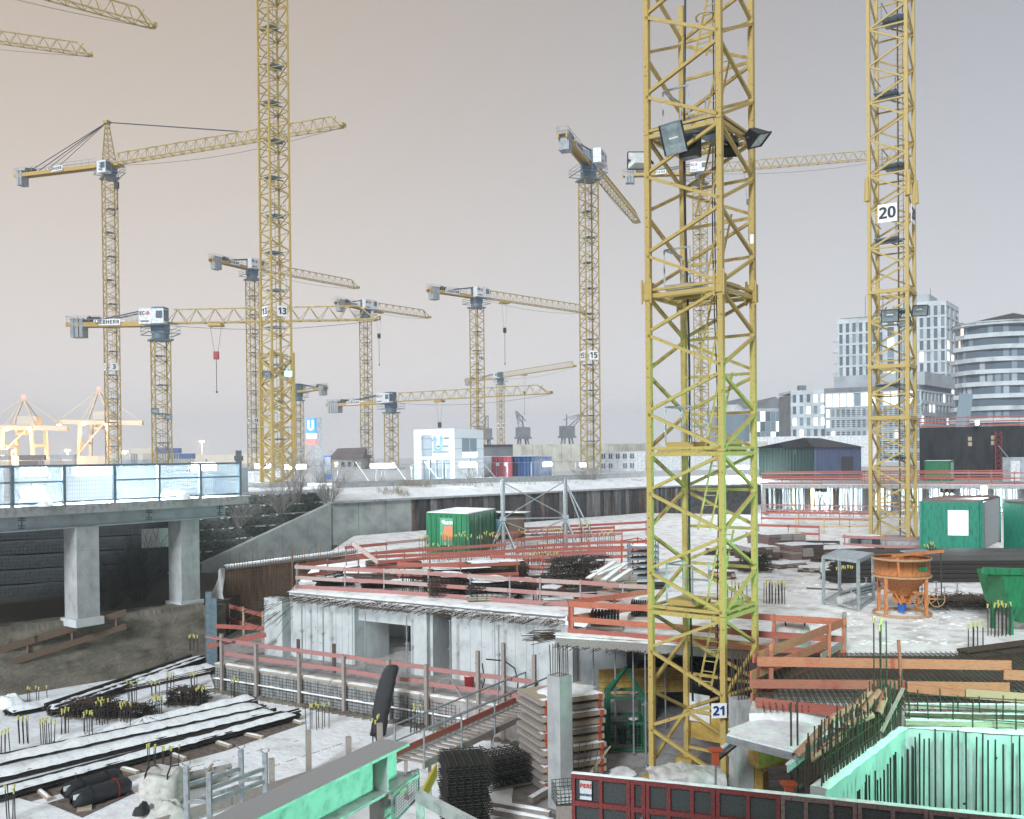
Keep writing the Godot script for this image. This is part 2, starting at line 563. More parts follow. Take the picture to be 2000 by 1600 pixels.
func setting() -> void:
	var mb = Mb.new()
	mb.prism([Vector3(-1200, 0, 150), Vector3(1200, 0, 150), Vector3(1200, 0, -1500), Vector3(-1200, 0, -1500)], -.5, -.06)
	struct(mb, "ground", M.pit_floor)
	# unseen block added behind the camera to keep the floodlight off the foreground
	var bl = thing("shade_block", "unseen concrete block added behind the viewpoint to shade the foreground", "building", Vector3(0, 0, 4))
	for i in 5:
		box_part(bl, "shade_slab", Vector3(4.5, 4.1 + i * 3.2, 9.4), Vector3(20.9, .4, 10), M.concrete)
	for i in 10:
		box_part(bl, "wall_bay", Vector3(-13.5 + i * 3, 8.6 if i > 2 else 6.4, 4.2), Vector3(2.98, 17.3 if i > 2 else 12.9, .3), M.concrete_new)
	# snowed-in lower deck on the left
	mb = Mb.new()
	mb.prism([Vector3(-60, 0, -8), Vector3(-0.06, 0, -12), Vector3(-0.1, 0, -27.84), Vector3(0.09, 0, -33.33), Vector3(-13.49, 0, -41.47), Vector3(-15.93, 0, -47.4), Vector3(-15.93, 0, -47), Vector3(-22.93, 0, -41), Vector3(-60, 0, -24)], -.05, 0.0, false)
	struct(mb, "lower_deck_ground", M.snow)
	# street plateau behind the pit
	mb = Mb.new()
	mb.prism([Vector3(-400, 0, 120), Vector3(-75, 0, -30), Vector3(-29, 0, -51.2), Vector3(-23, 0, -54.5), Vector3(-25.8, 0, -68.5), Vector3(-15.8, 0, -79), Vector3(15, 0, -108), Vector3(34, 0, -118), Vector3(95, 0, -124), Vector3(140, 0, 120), Vector3(1200, 0, 140), Vector3(1200, 0, -1500), Vector3(-1200, 0, -1500), Vector3(-1200, 0, 120)], 0.0, LS)
	struct(mb, "street", M.street)
	# snow bank between the retaining wall and the street
	mb = Mb.new()
	var g = []
	var a = [Vector3(-17.3, 4.3, -52.6), Vector3(-14.4, 6.7, -72.4), Vector3(14.5, 6.75, -99.4), Vector3(31.9, 6.75, -109.4)]
	var b = [Vector3(-19.2, 5.0, -55), Vector3(-15.6, 7.75, -79.2), Vector3(15, 7.75, -108.2), Vector3(34, 7.75, -118.2)]
	for i in 9:
		var row = []
		var f = i / 8.0
		for j in 91:
			var s = 1.0 + j / 90.0 * 2.0
			var k = mini(int(s), 2)
			var p: Vector3 = a[k].lerp(a[k + 1], s - k).lerp(b[k].lerp(b[k + 1], s - k), f)
			p.y += lump.get_noise_2d(p.x * 12.0, p.z * 12.0) * .28 * sin(PI * minf(f * 1.2, 1.0)) + .25 * sin(f * PI)
			row.append(p)
		g.push_front(row)
	mb.grid(g)
	struct(mb, "embankment_terrain", M.snow)
	# bench of soil under the bridge
	mb = Mb.new()
	mb.prism([Vector3(-75, 0, -28), Vector3(-23.05, 3, -41.3), Vector3(-15.96, 3, -47.2), Vector3(-15, 0, -48.5), Vector3(-15.2, 0, -60), Vector3(-22, 0, -60), Vector3(-75, 0, -42)], 0.0, 2.95)
	struct(mb, "bench_terrain", M.soil)
	# upper slab
	mb = Mb.new()
	mb.prism([Vector3(-10.4, 4.2, -42.75), Vector3(2.02, 4.2, -35.5), Vector3(3.58, 4.2, -34.42), Vector3(1.45, 4.2, -31.77), Vector3(10.22, 4.2, -28.4), Vector3(6.1, 0, -23.4), Vector3(5.6, 0, -21.9), Vector3(9.2, 0, -21.9), Vector3(9.2, 0, -21.45), Vector3(22, 0, -19.2), Vector3(60, 0, -30), Vector3(60, 0, -86), Vector3(36, 0, -88), Vector3(14, 0, -97.5), Vector3(-12.5, 0, -72.5), Vector3(-12, 0, -60)], 3.84, L2)
	struct(mb, "upper_slab_floor", M.snow_trodden)
	# ledge floor in front of the basement
	mb = Mb.new()
	mb.prism([Vector3(-13.48, 1.15, -42.34), Vector3(0.64, 1.15, -32.67), Vector3(2.12, 1.15, -33), Vector3(5.53, 1.15, -36), Vector3(10, 0, -60), Vector3(-14, 0, -60), Vector3(-15, 1.15, -47)], 0.0, L1)
	struct(mb, "ledge_floor", M.pit_floor)


func corners(c: Vector3, s: float, yaw: float) -> Array:
	var b = Basis(Vector3.UP, yaw)
	return [c + b * Vector3(-s, 0, s) * .5, c + b * Vector3(s, 0, s) * .5, c + b * Vector3(s, 0, -s) * .5, c + b * Vector3(-s, 0, -s) * .5]

func at_y(p: Vector3, y: float) -> Vector3:
	return Vector3(p.x, y, p.z)

# chords of a tower, and zigzag bracing on its four faces
func tower(parent: Node, base: Vector3, y0: float, y1: float, s: float, yaw: float, p: float, cw: float, bw: float, m: Material) -> Node3D:
	var mast = Node3D.new()
	mast.name = "mast"
	parent.add_child(mast, true)
	var k = corners(base, s, yaw)
	for q in k:
		bar_part(mast, "chord", at_y(q, y0), at_y(q, y1), cw, cw, m, Basis(Vector3.UP, yaw).z)
	for f in 4:
		var a: Vector3 = k[f]
		var b: Vector3 = k[(f + 1) % 4]
		var mb = Mb.new()
		var y = y0
		var side = f % 2 == 0
		while y < y1 - .05:
			var yn = minf(y + p * .5, y1)
			if side:
				mb.bar(at_y(a, y), at_y(b, yn), bw, bw, false)
			else:
				mb.bar(at_y(b, y), at_y(a, yn), bw, bw, false)
			side = not side
			y += p * .5
		y = y0
		while y < y1:
			mb.bar(at_y(a, y), at_y(b, y), bw * .9, bw * .9, false)
			y += p * (2.0 if f != 2 else 1.0)
		put(mb, "bracing", m, mast)
	return mast

# landings with a short rail and the ladder between them
func landings(parent: Node, base: Vector3, y0: float, y1: float, s: float, yaw: float, step: float) -> void:
	var b = Basis(Vector3.UP, yaw)
	var y = y0 + step
	var i = 0
	while y < y1 - 1.0:
		var mb = Mb.new()
		var c = at_y(base, y) + b * Vector3((-.1 if i % 2 else .1) * s, 0, -.05 * s)
		mb.box(c, Vector3(s * .62, .06, s * .8), yaw)
		mb.box(at_y(base, y - .08), Vector3(s * .95, .1, .1), yaw)
		for sx in [-.28, .28]:
			mb.bar(c + b * Vector3(sx * s, 0, s * .38), c + b * Vector3(sx * s, 1.0, s * .38), .04)
			mb.bar(c + b * Vector3(sx * s, 1.0, s * .38), c + b * Vector3(sx * s, 1.0, -s * .38), .04)
		put(mb, "landing", M.galv_blue, parent)
		y += step
		i += 1
	var lb = Mb.new()
	y = y0
	for sx in [-.17, .17]:
		lb.bar(at_y(base, y0) + b * Vector3(sx + .2 * s, 0, -.2 * s), at_y(base, y1) + b * Vector3(sx + .2 * s, 0, -.2 * s), .045, .045, false)
	while y < y1:
		lb.bar(at_y(base, y) + b * Vector3(-.17 + .2 * s, 0, -.2 * s), at_y(base, y) + b * Vector3(.17 + .2 * s, 0, -.2 * s), .03, .03, false)
		y += .35 if s > 2.2 else .7
	put(lb, "ladder", M.yellow_far if s < 2.2 else M.yellow, parent)

# triangular lattice boom with two lower chords
func boom(mb: Mb, a: Vector3, b: Vector3, w: float, h: float, p: float, cw: float, bw: float, blunt := false) -> void:
	var d = (b - a).normalized()
	var x = d.cross(Vector3.UP).normalized()
	var l = a.distance_to(b)
	var n = int(l / p)
	p = l / n
	mb.bar(a + x * w * .5, b + x * w * .5, cw, cw)
	mb.bar(a - x * w * .5, b - x * w * .5, cw, cw)
	var tb = b - d * (0.0 if blunt else p * .9)
	var ta = a + d * (0.0 if blunt else p * .3)
	mb.bar(ta + Vector3.UP * h, tb + Vector3.UP * h, cw * 1.1, cw * 1.1)
	for i in n:
		var q = a + d * p * i
		var r = q + d * p
		var t = q + d * p * .5 + Vector3.UP * h
		for sg in [-1.0, 1.0]:
			mb.bar(q + x * w * .5 * sg, t, bw, bw, false)
			if i < n - 1:
				mb.bar(t, r + x * w * .5 * sg, bw, bw, false)
		mb.bar(q + x * w * .5, q - x * w * .5, bw, bw, false)
		mb.bar(q + x * w * .5, r - x * w * .5, bw, bw, false)
	mb.bar(b + x * w * .5, b - x * w * .5, cw, cw)
	if not blunt:
		mb.bar(tb + Vector3.UP * h, b + x * w * .5, cw, cw, false)
		mb.bar(tb + Vector3.UP * h, b - x * w * .5, cw, cw, false)
		mb.box(b + d * .3 + Vector3.UP * .2, Vector3(w * .8, .5, .4), atan2(d.x, d.z))

func sign_board(parent: Node, s: String, c: Vector3, right: Vector3, w: float, h: float) -> void:
	right = right.normalized()
	var nrm = right.cross(Vector3.UP)
	var mb = Mb.new()
	mb.hexa(c, right * w * .5, Vector3.UP * h * .5, nrm * .02)
	var o = put(mb, "number_sign", M.white_plain, parent)
	words(o, s, c + nrm * .035, right, h * .62, M.ink_blue if h < .9 else M.ink)

func crane(o: Dictionary) -> Node3D:
	var base: Vector3 = o.base
	var slew: Vector3 = o.slew
	var yj = slew.y
	var tip: Vector3 = o.tip
	var tail: Vector3 = o.tail
	var s: float = o.get("s", 2.0)
	var yaw: float = deg_to_rad(o.get("yaw", 40.0))
	var p: float = o.get("p", 2.0)
	var m: Material = o.get("m", M.yellow_far)
	var cab_side: float = o.get("cab", 1.0)
	var thick: float = o.get("thick", 1.0)
	var t = thing("tower_crane", o.label, "crane", base, "tower cranes over the building site")
	var fb = Mb.new()
	fb.box(base + Vector3(0, .2, 0), Vector3(s * 2.0, .4, s * 2.0), yaw)
	put(fb, "foundation", M.concrete, t)
	tower(t, base, base.y + .3, yj - 2.2, s, yaw, p, .17 * thick, .085 * thick, m)
	landings(t, base, base.y + 1.0, yj - 3.0, s, yaw, p * 2.0)
	# slewing unit
	var mb = Mb.new()
	mb.tube(Vector3(base.x, yj - 2.2, base.z), Vector3(base.x, yj - 1.5, base.z), s * .55, s * .55, 14)
	mb.box(Vector3(base.x, yj - 2.3, base.z), Vector3(s * 1.35, .25, s * 1.35), yaw)
	put(mb, "slewing_ring", M.galv_blue, t)
	mb = Mb.new()
	var top = Vector3(base.x, yj, base.z)
	for q in corners(Vector3(base.x, yj - 1.5, base.z), s * 2.0, yaw):
		mb.bar(q, q + Vector3.UP * 1.0, .05)
	var cc = corners(Vector3(base.x, yj - 1.5, base.z), s * 2.0, yaw)
	for i in 4:
		mb.bar(cc[i] + Vector3.UP, cc[(i + 1) % 4] + Vector3.UP, .05)
		mb.bar(cc[i] + Vector3.UP * .5, cc[(i + 1) % 4] + Vector3.UP * .5, .05)
		mb.bar(cc[i], cc[(i + 1) % 4], .1)
	put(mb, "service_platform", M.galv_blue, t)
	var d = (tip - top)
	d.y = 0
	d = d.normalized()
	var x = d.cross(Vector3.UP).normalized()
	var td = (tail - top)
	td.y = 0
	var tl = td.length()
	td = td.normalized()
	# head
	var jh: float = o.get("jh", 1.75)
	var ang = atan2(d.x, d.z)
	mb = Mb.new()
	mb.box(top + Vector3(0, -.7, 0), Vector3(s * .9, 1.5, s * .9), ang)
	put(mb, "turntable", M.crane_blue, t)
	if o.get("cathead", false):
		mb = Mb.new()
		var apex = top + Vector3.UP * float(o.apex) - d * .4
		for q in corners(top, s * .8, ang):
			mb.bar(q, apex + (q - top) * .22, .16, .16)
		for i in 7:
			var f = i / 7.0
			var ring = []
			for q in corners(top, s * .8, ang):
				ring.append((q as Vector3).lerp(apex + (q - top) * .22, f))
			for e in 4:
				mb.bar(ring[e], ring[(e + 1) % 4], .07, .07, false)
				mb.bar(ring[e], (ring[(e + 1) % 4] as Vector3).lerp(apex, .14), .07, .07, false)
		mb.box(apex, Vector3(.9, .5, .9), ang)
		put(mb, "tower_head", M.yellow_far, t)
		mb = Mb.new()
		var anchor = top.lerp(tip, float(o.get("anchor", .62))) + Vector3.UP * jh
		mb.bar(apex, anchor, .12, .16)
		for sg in [-.5, .5]:
			mb.bar(apex, top + td * tl * .82 + x * sg * 1.2 + Vector3.UP * .4, .1, .1)
			mb.bar(apex, top + td * tl * .62 + x * sg * 1.2 + Vector3.UP * .4, .07, .07)
		put(mb, "tie_bar", M.steel_dark, t)
	else:
		mb = Mb.new()
		mb.box(top + Vector3(0, jh * .62, 0), Vector3(s * .8, jh * 1.1, s * .8), ang)
		put(mb, "tower_head", M.crane_blue, t)
		mb = Mb.new()
		for sg in [-.5, .5]:
			mb.bar(top + Vector3.UP * jh * 1.15 + x * sg * 1.2, top + td * tl * .68 + x * sg * 1.2 + Vector3.UP * .35, .16, .16)
		put(mb, "tie_bar", M.steel_dark, t)
	# jib
	mb = Mb.new()
	boom(mb, top + d * s * .55, tip, 1.3, jh, o.get("jp", 1.9), .15 * thick, .075 * thick)
	var jib = put(mb, "jib", M.yellow_far, t)
	mb = Mb.new()
	var jl = top.distance_to(tip)
	var pr = top + d * s - Vector3.UP * .2
	for i in 12:
		var f = (i + 1) / 12.0
		var q = top.lerp(tip, f) - Vector3.UP * (.2 + 2.6 * (jl / 55.0) * sin(PI * f) * .6)
		mb.tube(pr, q, .03, .03, 4, false)
		pr = q
	put(mb, "rope", M.steel_dark, jib)
	# counter jib with rail, ballast and winch
	mb = Mb.new()
	for sg in [-.6, .6]:
		mb.bar(top + x * sg - Vector3.UP * .1, top + td * tl + x * sg - Vector3.UP * .1, .22, .62)
	mb.bar(top + Vector3.UP * .12, top + td * tl + Vector3.UP * .12, 1.3, .06)
	var cj = put(mb, "counter_jib", M.yellow_board, t)
	mb = Mb.new()
	for sg in [-.75, .75]:
		for yy in [.55, 1.05]:
			mb.bar(top + td * s + x * sg + Vector3.UP * yy, top + td * tl + x * sg + Vector3.UP * yy, .04, .04)
		for i in int(tl / 1.5):
			var q = top + td * (s + i * 1.5) + x * sg
			mb.bar(q, q + Vector3.UP * 1.05, .04, .04)
	mb.bar(top + td * tl + x * .75 + Vector3.UP * 1.05, top + td * tl - x * .75 + Vector3.UP * 1.05, .04)
	put(mb, "railing", M.galv_blue, cj)
	var nb: int = o.get("blocks", 3)
	for i in nb:
		mb = Mb.new()
		mb.box(top + td * (tl - .9 - i * .62) - Vector3.UP * .55, Vector3(1.5, 2.6, .5), ang)
		put(mb, "counterweight", M.ballast, t)
	mb = Mb.new()
	var wc = top + td * (tl - 1.4 - nb * .62) + Vector3.UP * .6
	mb.tube(wc - x * .55, wc + x * .55, .45, .45, 12)
	mb.box(wc - td * .8, Vector3(1.0, .7, .7), ang)
	put(mb, "winch", M.steel_dark, t)
	if o.get("brand", true):
		for sg in [1.0, -1.0]:
			var c = top + td * tl * .55 + x * sg * .75 + Vector3.UP * .18
			var r = x * sg
			r = Vector3.UP.cross(r)
			mb = Mb.new()
			mb.hexa(c, r * 1.9, Vector3.UP * .42, x * sg * .02)
			var pl = put(mb, "name_plate", M.white_plain, cj)
			words(pl, "LIEBHERR", c + x * sg * .035, r, .52, M.ink, Vector3.UP, "lettering", 1.05)
	# cab and its housing
	var cp = top + x * cab_side * (s * .5 + .75) + d * .6 + Vector3.UP * (.7 if not o.get("cathead", false) else -1.0)
	var cabn = Node3D.new()
	cabn.name = "cab"
	t.add_child(cabn, true)
	box_part(cabn, "cab_shell", cp, Vector3(1.3, 2.0, 1.9), M.white_paint, ang)
	box_part(cabn, "windscreen", cp + d * .97 + Vector3.UP * .1, Vector3(1.1, 1.5, .05), M.glass_far, ang)
	box_part(cabn, "side_window", cp + x * cab_side * .66 + d * .35 + Vector3.UP * .2, Vector3(.04, 1.0, .9), M.glass_far, ang)
	if not o.get("cathead", false):
		var hp = cp - d * 1.7
		var hs = box_part(cabn, "housing", hp, Vector3(1.25, 2.1, 1.6), M.white_paint, ang)
		for sg in [1.0, -1.0]:
			var r = Vector3.UP.cross(x * sg)
			words(hs, "EC-", hp + x * sg * .66 + Vector3.UP * .4 - r * .22, r, .48, M.ink)
			words(hs, "B", hp + x * sg * .66 + Vector3.UP * .4 + r * .5, r, .48, M.ink_red)
			words(hs, "LIEBHERR", hp + x * sg * .66 - Vector3.UP * .7, r, .19, M.ink)
	# trolley, hook and chain
	if o.has("hook"):
		var q = top.lerp(tip, float(o.hook))
		var dr: float = o.drop
		mb = Mb.new()
		mb.box(q - Vector3.UP * .35, Vector3(1.5, .35, 1.8), ang)
		mb.tube(q + d * .8 - Vector3.UP * .4 - x * .7, q + d * .8 - Vector3.UP * .4 + x * .7, .2, .2, 8)
		mb.tube(q - d * .8 - Vector3.UP * .4 - x * .7, q - d * .8 - Vector3.UP * .4 + x * .7, .2, .2, 8)
		put(mb, "trolley", M.yellow_board, t)
		mb = Mb.new()
		for sg in [-1.0, 1.0]:
			mb.tube(q + d * .8 * sg - Vector3.UP * .5, q + d * .25 * sg - Vector3.UP * dr * .45, .025, .025, 4, false)
		put(mb, "hoist_rope", M.steel_dark, t)
		mb = Mb.new()
		var hb = q - Vector3.UP * (dr * .45 + .5)
		mb.box(hb, Vector3(.35, 1.1, .7), ang)
		mb.tube(hb - x * .22 - Vector3.UP * .1, hb + x * .22 - Vector3.UP * .1, .33, .33, 10)
		var ho = put(mb, "hook_block", o.get("hook_m", M.steel_dark), t)
		mb = Mb.new()
		mb.tube(hb - Vector3.UP * .5, hb - Vector3.UP * dr * .55, .05, .05, 5)
		mb.box(hb - Vector3.UP * dr * .56, Vector3(.2, .3, .2), ang)
		put(mb, "chain", M.steel_dark, ho)
	if o.has("sign"):
		var sy: float = o.sign_y
		var b = Basis(Vector3.UP, yaw)
		var w: float = o.get("sign_w", 1.1)
		sign_board(t, o.sign, Vector3(base.x, sy, base.z) + b.z * (s * .5 + .15), b.x, w, w)
		var sd = -1.0 if yaw > 0.0 else 1.0
		sign_board(t, o.sign, Vector3(base.x, sy, base.z) + b.x * sd * (s * .5 + .15), -b.z * sd, w, w)
	return t

func floodlight(label: String, at: Vector3, to: Vector3, size: float, m: Material, hang: Vector3, face: Material = null, tall := .8, roll := 0.0) -> Node3D:
	var o = thing("floodlight", label, "floodlight", at, "floodlights on the masts")
	var d = (to - at).normalized()
	var x = d.cross(Vector3.UP).normalized().rotated(d, roll)
	var y = x.cross(d)
	var f = [at + (x - y * tall) * size * .5, at + (x + y * tall) * size * .5, at + (-x + y * tall) * size * .5, at + (-x - y * tall) * size * .5]
	for e in 2:
		var mb = Mb.new()
		var r = []
		var q = []
		for p in f:
			q.append(at + (p - at) * (1.0 if e == 0 else .96))
			r.append(at + (p - at) * (.45 if e == 0 else .4) - d * size * (.5 if e == 0 else .42))
		for i in 4:
			mb.quad(q[i], q[(i + 1) % 4], r[(i + 1) % 4], r[i])
		mb.quad(r[3], r[2], r[1], r[0])
		put(mb, "housing" if e == 0 else "reflector", m if e == 0 else M.reflector, o)
	var mb = Mb.new()
	for i in 4:
		mb.bar(f[i], f[(i + 1) % 4], size * .06, size * .06)
	put(mb, "rim", M.black, o)
	tube_part(o, "lamp_tube", at - d * size * .2 - x * size * .2, at - d * size * .2 + x * size * .2, size * .04, M.white_plain)
	mb = Mb.new()
	mb.quad(at + (f[0] - at) * .97, at + (f[1] - at) * .97, at + (f[2] - at) * .97, at + (f[3] - at) * .97)
	put(mb, "glass", face if face else M.clear_pane, o)
	mb = Mb.new()
	mb.bar(at - d * size * .2 + x * size * .55, hang + x * size * .2, .05, .05)
	mb.bar(at - d * size * .2 - x * size * .55, hang - x * size * .2, .05, .05)
	put(mb, "bracket", M.steel_dark, o)
	return o

func cranes() -> void:
	near_crane()
	var TW = []
	crane({"label": "tall tower crane with pointed tower head and long tie bar beside the port", "base": Vector3(-67.45, 7.7, -156), "slew": Vector3(-67.74, 60.12, -156), "tip": Vector3(-25.13, 60.12, -139.01), "tail": Vector3(-86.09, 60.12, -161.68), "cathead": true, "apex": 7.2, "anchor": .6, "hook": .035, "drop": 7.0, "sign": "3", "sign_y": 26.0, "sign_w": 1.2, "yaw": 38.0, "blocks": 2, "jp": 2.0})
	crane({"label": "flat-top crane with red hook block hanging on a chain over the footbridge", "base": Vector3(-48.59, 7.7, -128), "slew": Vector3(-48.58, 29.19, -128), "tip": Vector3(-18.35, 29.19, -126.12), "tail": Vector3(-61.43, 29.19, -128.13), "hook": .26, "drop": 9.0, "hook_m": M.plastic_red, "s": 2.1, "yaw": 35.0, "jp": 2.6, "jh": 1.9})
	var t13 = crane({"label": "crane 13, tallest mast with two number boards beside the footbridge", "base": Vector3(-22.11, 7.7, -87), "slew": Vector3(-22, 66, -87), "tip": Vector3(-62, 66, -52), "tail": Vector3(-8, 66, -99), "s": 2.0, "yaw": 43.0, "p": 1.75, "sign": "13", "sign_y": 24.1, "sign_w": .95, "m": M.yellow_mid, "thick": 1.0})
	tower(t13, t13.position, 8.1, 20.3, 2.2, deg_to_rad(43), 2.6, .28, .13, M.yellow_mid).name = "base_section"
	crane({"label": "crane partly hidden behind mast 13, orange counter jib pointing to the port", "base": Vector3(-54.51, 7.7, -195), "slew": Vector3(-54.4, 50.39, -195), "tip": Vector3(-36.31, 50.39, -218.56), "tail": Vector3(-60.04, 50.39, -185.12), "yaw": 40.0, "sign": "18", "sign_y": 18.3})
	crane({"label": "crane behind the U station sign, short jib sloping towards the pavilion", "base": Vector3(-33.34, 7.7, -212), "slew": Vector3(-33.28, 44.48, -212), "tip": Vector3(-20.17, 44.48, -227), "tail": Vector3(-38.29, 44.48, -202.54), "hook": .2, "drop": 12.0, "yaw": 38.0, "sign": "17", "sign_y": 11.5})
	crane({"label": "low flat-top crane with long jib passing above the white station pavilion", "base": Vector3(-25.47, 7.7, -195), "slew": Vector3(-25.42, 22.03, -195), "tip": Vector3(7.18, 22.03, -173.91), "tail": Vector3(-40.67, 22.03, -204.14), "hook": .33, "drop": 10.5, "yaw": 40.0, "blocks": 5, "jp": 2.7, "s": 2.1})
	crane({"label": "low crane behind mast 13 with its counter jib pointing at the station sign", "base": Vector3(-55.47, 7.7, -240), "slew": Vector3(-55.5, 27.61, -240), "tip": Vector3(-68.9, 27.61, -256.59), "tail": Vector3(-45.65, 27.61, -226.87), "yaw": 36.0, "sign": "26", "sign_y": 12.0})
	crane({"label": "crane 16 standing behind the white station pavilion", "base": Vector3(-7.16, 7.7, -195), "slew": Vector3(-7.12, 44.01, -195), "tip": Vector3(17.28, 44.01, -218.13), "tail": Vector3(-16.58, 44.01, -186.09), "hook": .24, "drop": 13.0, "yaw": 40.0, "sign": "16", "sign_y": 31.0, "s": 2.1})
	crane({"label": "thin crane 24 with upward sloping jib above the dark warehouse", "base": Vector3(-3.84, 7.7, -330), "slew": Vector3(-3.91, 38.31, -330), "tip": Vector3(19.98, 38.31, -290.72), "tail": Vector3(-16.97, 38.31, -341.99), "hook": .35, "drop": 13.0, "yaw": 30.0, "sign": "24", "sign_y": 21.2, "sign_w": 1.6})
	crane({"label": "crane 15 seen from below its counter jib, rising from the retaining wall", "base": Vector3(11.8, 7.7, -138), "slew": Vector3(11.82, 53.7, -138), "tip": Vector3(23.77, 53.7, -172.6), "tail": Vector3(7.19, 53.7, -124.73), "yaw": 22.0, "sign": "15", "sign_y": 25.2, "sign_w": 1.35, "s": 2.15, "p": 1.9, "cab": 1.0})
	crane({"label": "crane 14 seen through the lattice of the near mast 21", "base": Vector3(40.19, 7.7, -195), "slew": Vector3(39.9, 69.64, -195), "tip": Vector3(80.07, 69.64, -185.22), "tail": Vector3(24.02, 69.64, -195.92), "hook": .24, "drop": 14.0, "yaw": 40.0, "sign": "14", "sign_y": 35.0, "sign_w": 1.2, "s": 2.1})
	crane({"label": "higher of two crane jibs reaching in at the top corner above the port", "base": Vector3(-73.15, 7.7, -94), "slew": Vector3(-72.14, 64.82, -94), "tip": Vector3(-44.75, 64.82, -116.52), "tail": Vector3(-88, 64, -98), "yaw": 20.0, "jh": 1.9})
	crane({"label": "lower of two crane jibs reaching in at the top corner above the port", "base": Vector3(-106.53, 7.7, -135), "slew": Vector3(-105.31, 76.41, -135), "tip": Vector3(-68.29, 76.41, -151.1), "tail": Vector3(-122, 75, -132), "yaw": 20.0, "jh": 1.8})
	var t20 = crane({"label": "crane 20, yellow mast with number boards standing before the white towers", "base": Vector3(24.81, 4.4, -60), "slew": Vector3(25, 62, -60), "tip": Vector3(70, 62, -30), "tail": Vector3(11, 62, -68), "s": 2.28, "yaw": -34.0, "p": 2.35, "sign": "20", "sign_y": 25.65, "sign_w": 1.15, "m": M.yellow, "thick": 1.25})
	var b20 = Vector3(t20.position.x, 0, t20.position.z)
	for yy in [20.7, 12.6, 15.9]:
		var mb = Mb.new()
		for q in 4:
			var c: Array = corners(at_y(b20, yy), 2.42, deg_to_rad(-34))
			mb.bar(c[q], c[(q + 1) % 4], .16, .24)
		put(mb, "section_frame", M.yellow, t20)
	for q in corners(at_y(b20, 27.6), 2.5, deg_to_rad(-34)):
		var lb = Mb.new()
		lb.tube(q - Vector3.UP * 1.0, q + Vector3.UP * .5, .2, .12, 8)
		put(lb, "mast_adapter", M.yellow, t20)
	tube_part(t20, "cable", at_y(b20, 5) + Vector3(.2, 0, .6), at_y(b20, 55) + Vector3(.2, 0, .6), .035, M.black, 5)
	floodlight("floodlight facing the site on the middle of mast 20", Vector3(23.83, 18.96, -58), Vector3(13.59, 6.18, -35), 1.0, M.galv, Vector3(24.45, 19.74, -59.5))
	floodlight("black floodlight tilted outward at the side of mast 20", Vector3(25.95, 19.34, -58.5), Vector3(21.99, 7.75, -40), .9, M.black, Vector3(26, 19.33, -59.5))
	floodlight("dark square floodlight below the grey one on mast 20", Vector3(24.99, 18.65, -58.6), Vector3(8.88, 9.09, -20), .75, M.black, Vector3(25.65, 19.48, -60))
	floodlight("small dark floodlight low on mast 13 on the bridge side", Vector3(-22.52, 18.12, -85), Vector3(-13.42, 3.63, -40), .7, M.black, Vector3(-22.92, 18.66, -86.2))
	floodlight("small green-lit floodlight low on mast 13 facing the station", Vector3(-20.53, 18.15, -85), Vector3(-6.69, 8.02, -40), .7, M.black, Vector3(-20.96, 18.65, -86.2), M.lamp_pale)
	floodlight("small floodlight at half height of the flat-top crane mast, port side", Vector3(-48.69, 16.96, -126), Vector3(-26.71, 6.99, -60), .9, M.black, Vector3(-48.97, 17.24, -127.3))
	floodlight("small floodlight at half height of the flat-top crane mast, bridge side", Vector3(-46.88, 16.11, -126), Vector3(-20.08, 3.59, -60), .9, M.black, Vector3(-47.57, 16.66, -127.3))
	far_crane()

func far_crane() -> void:
	var t = crane({"label": "small far crane peeping out between the two towers", "base": Vector3(205.36, 7.7, -420), "slew": Vector3(205.63, 66.71, -420), "tip": Vector3(233.16, 66.71, -443.13), "tail": Vector3(200.26, 66.71, -414.66), "yaw": 30.0, "s": 2.4, "m": M.port_white, "brand": false})
	t.name = "far_tower_crane"

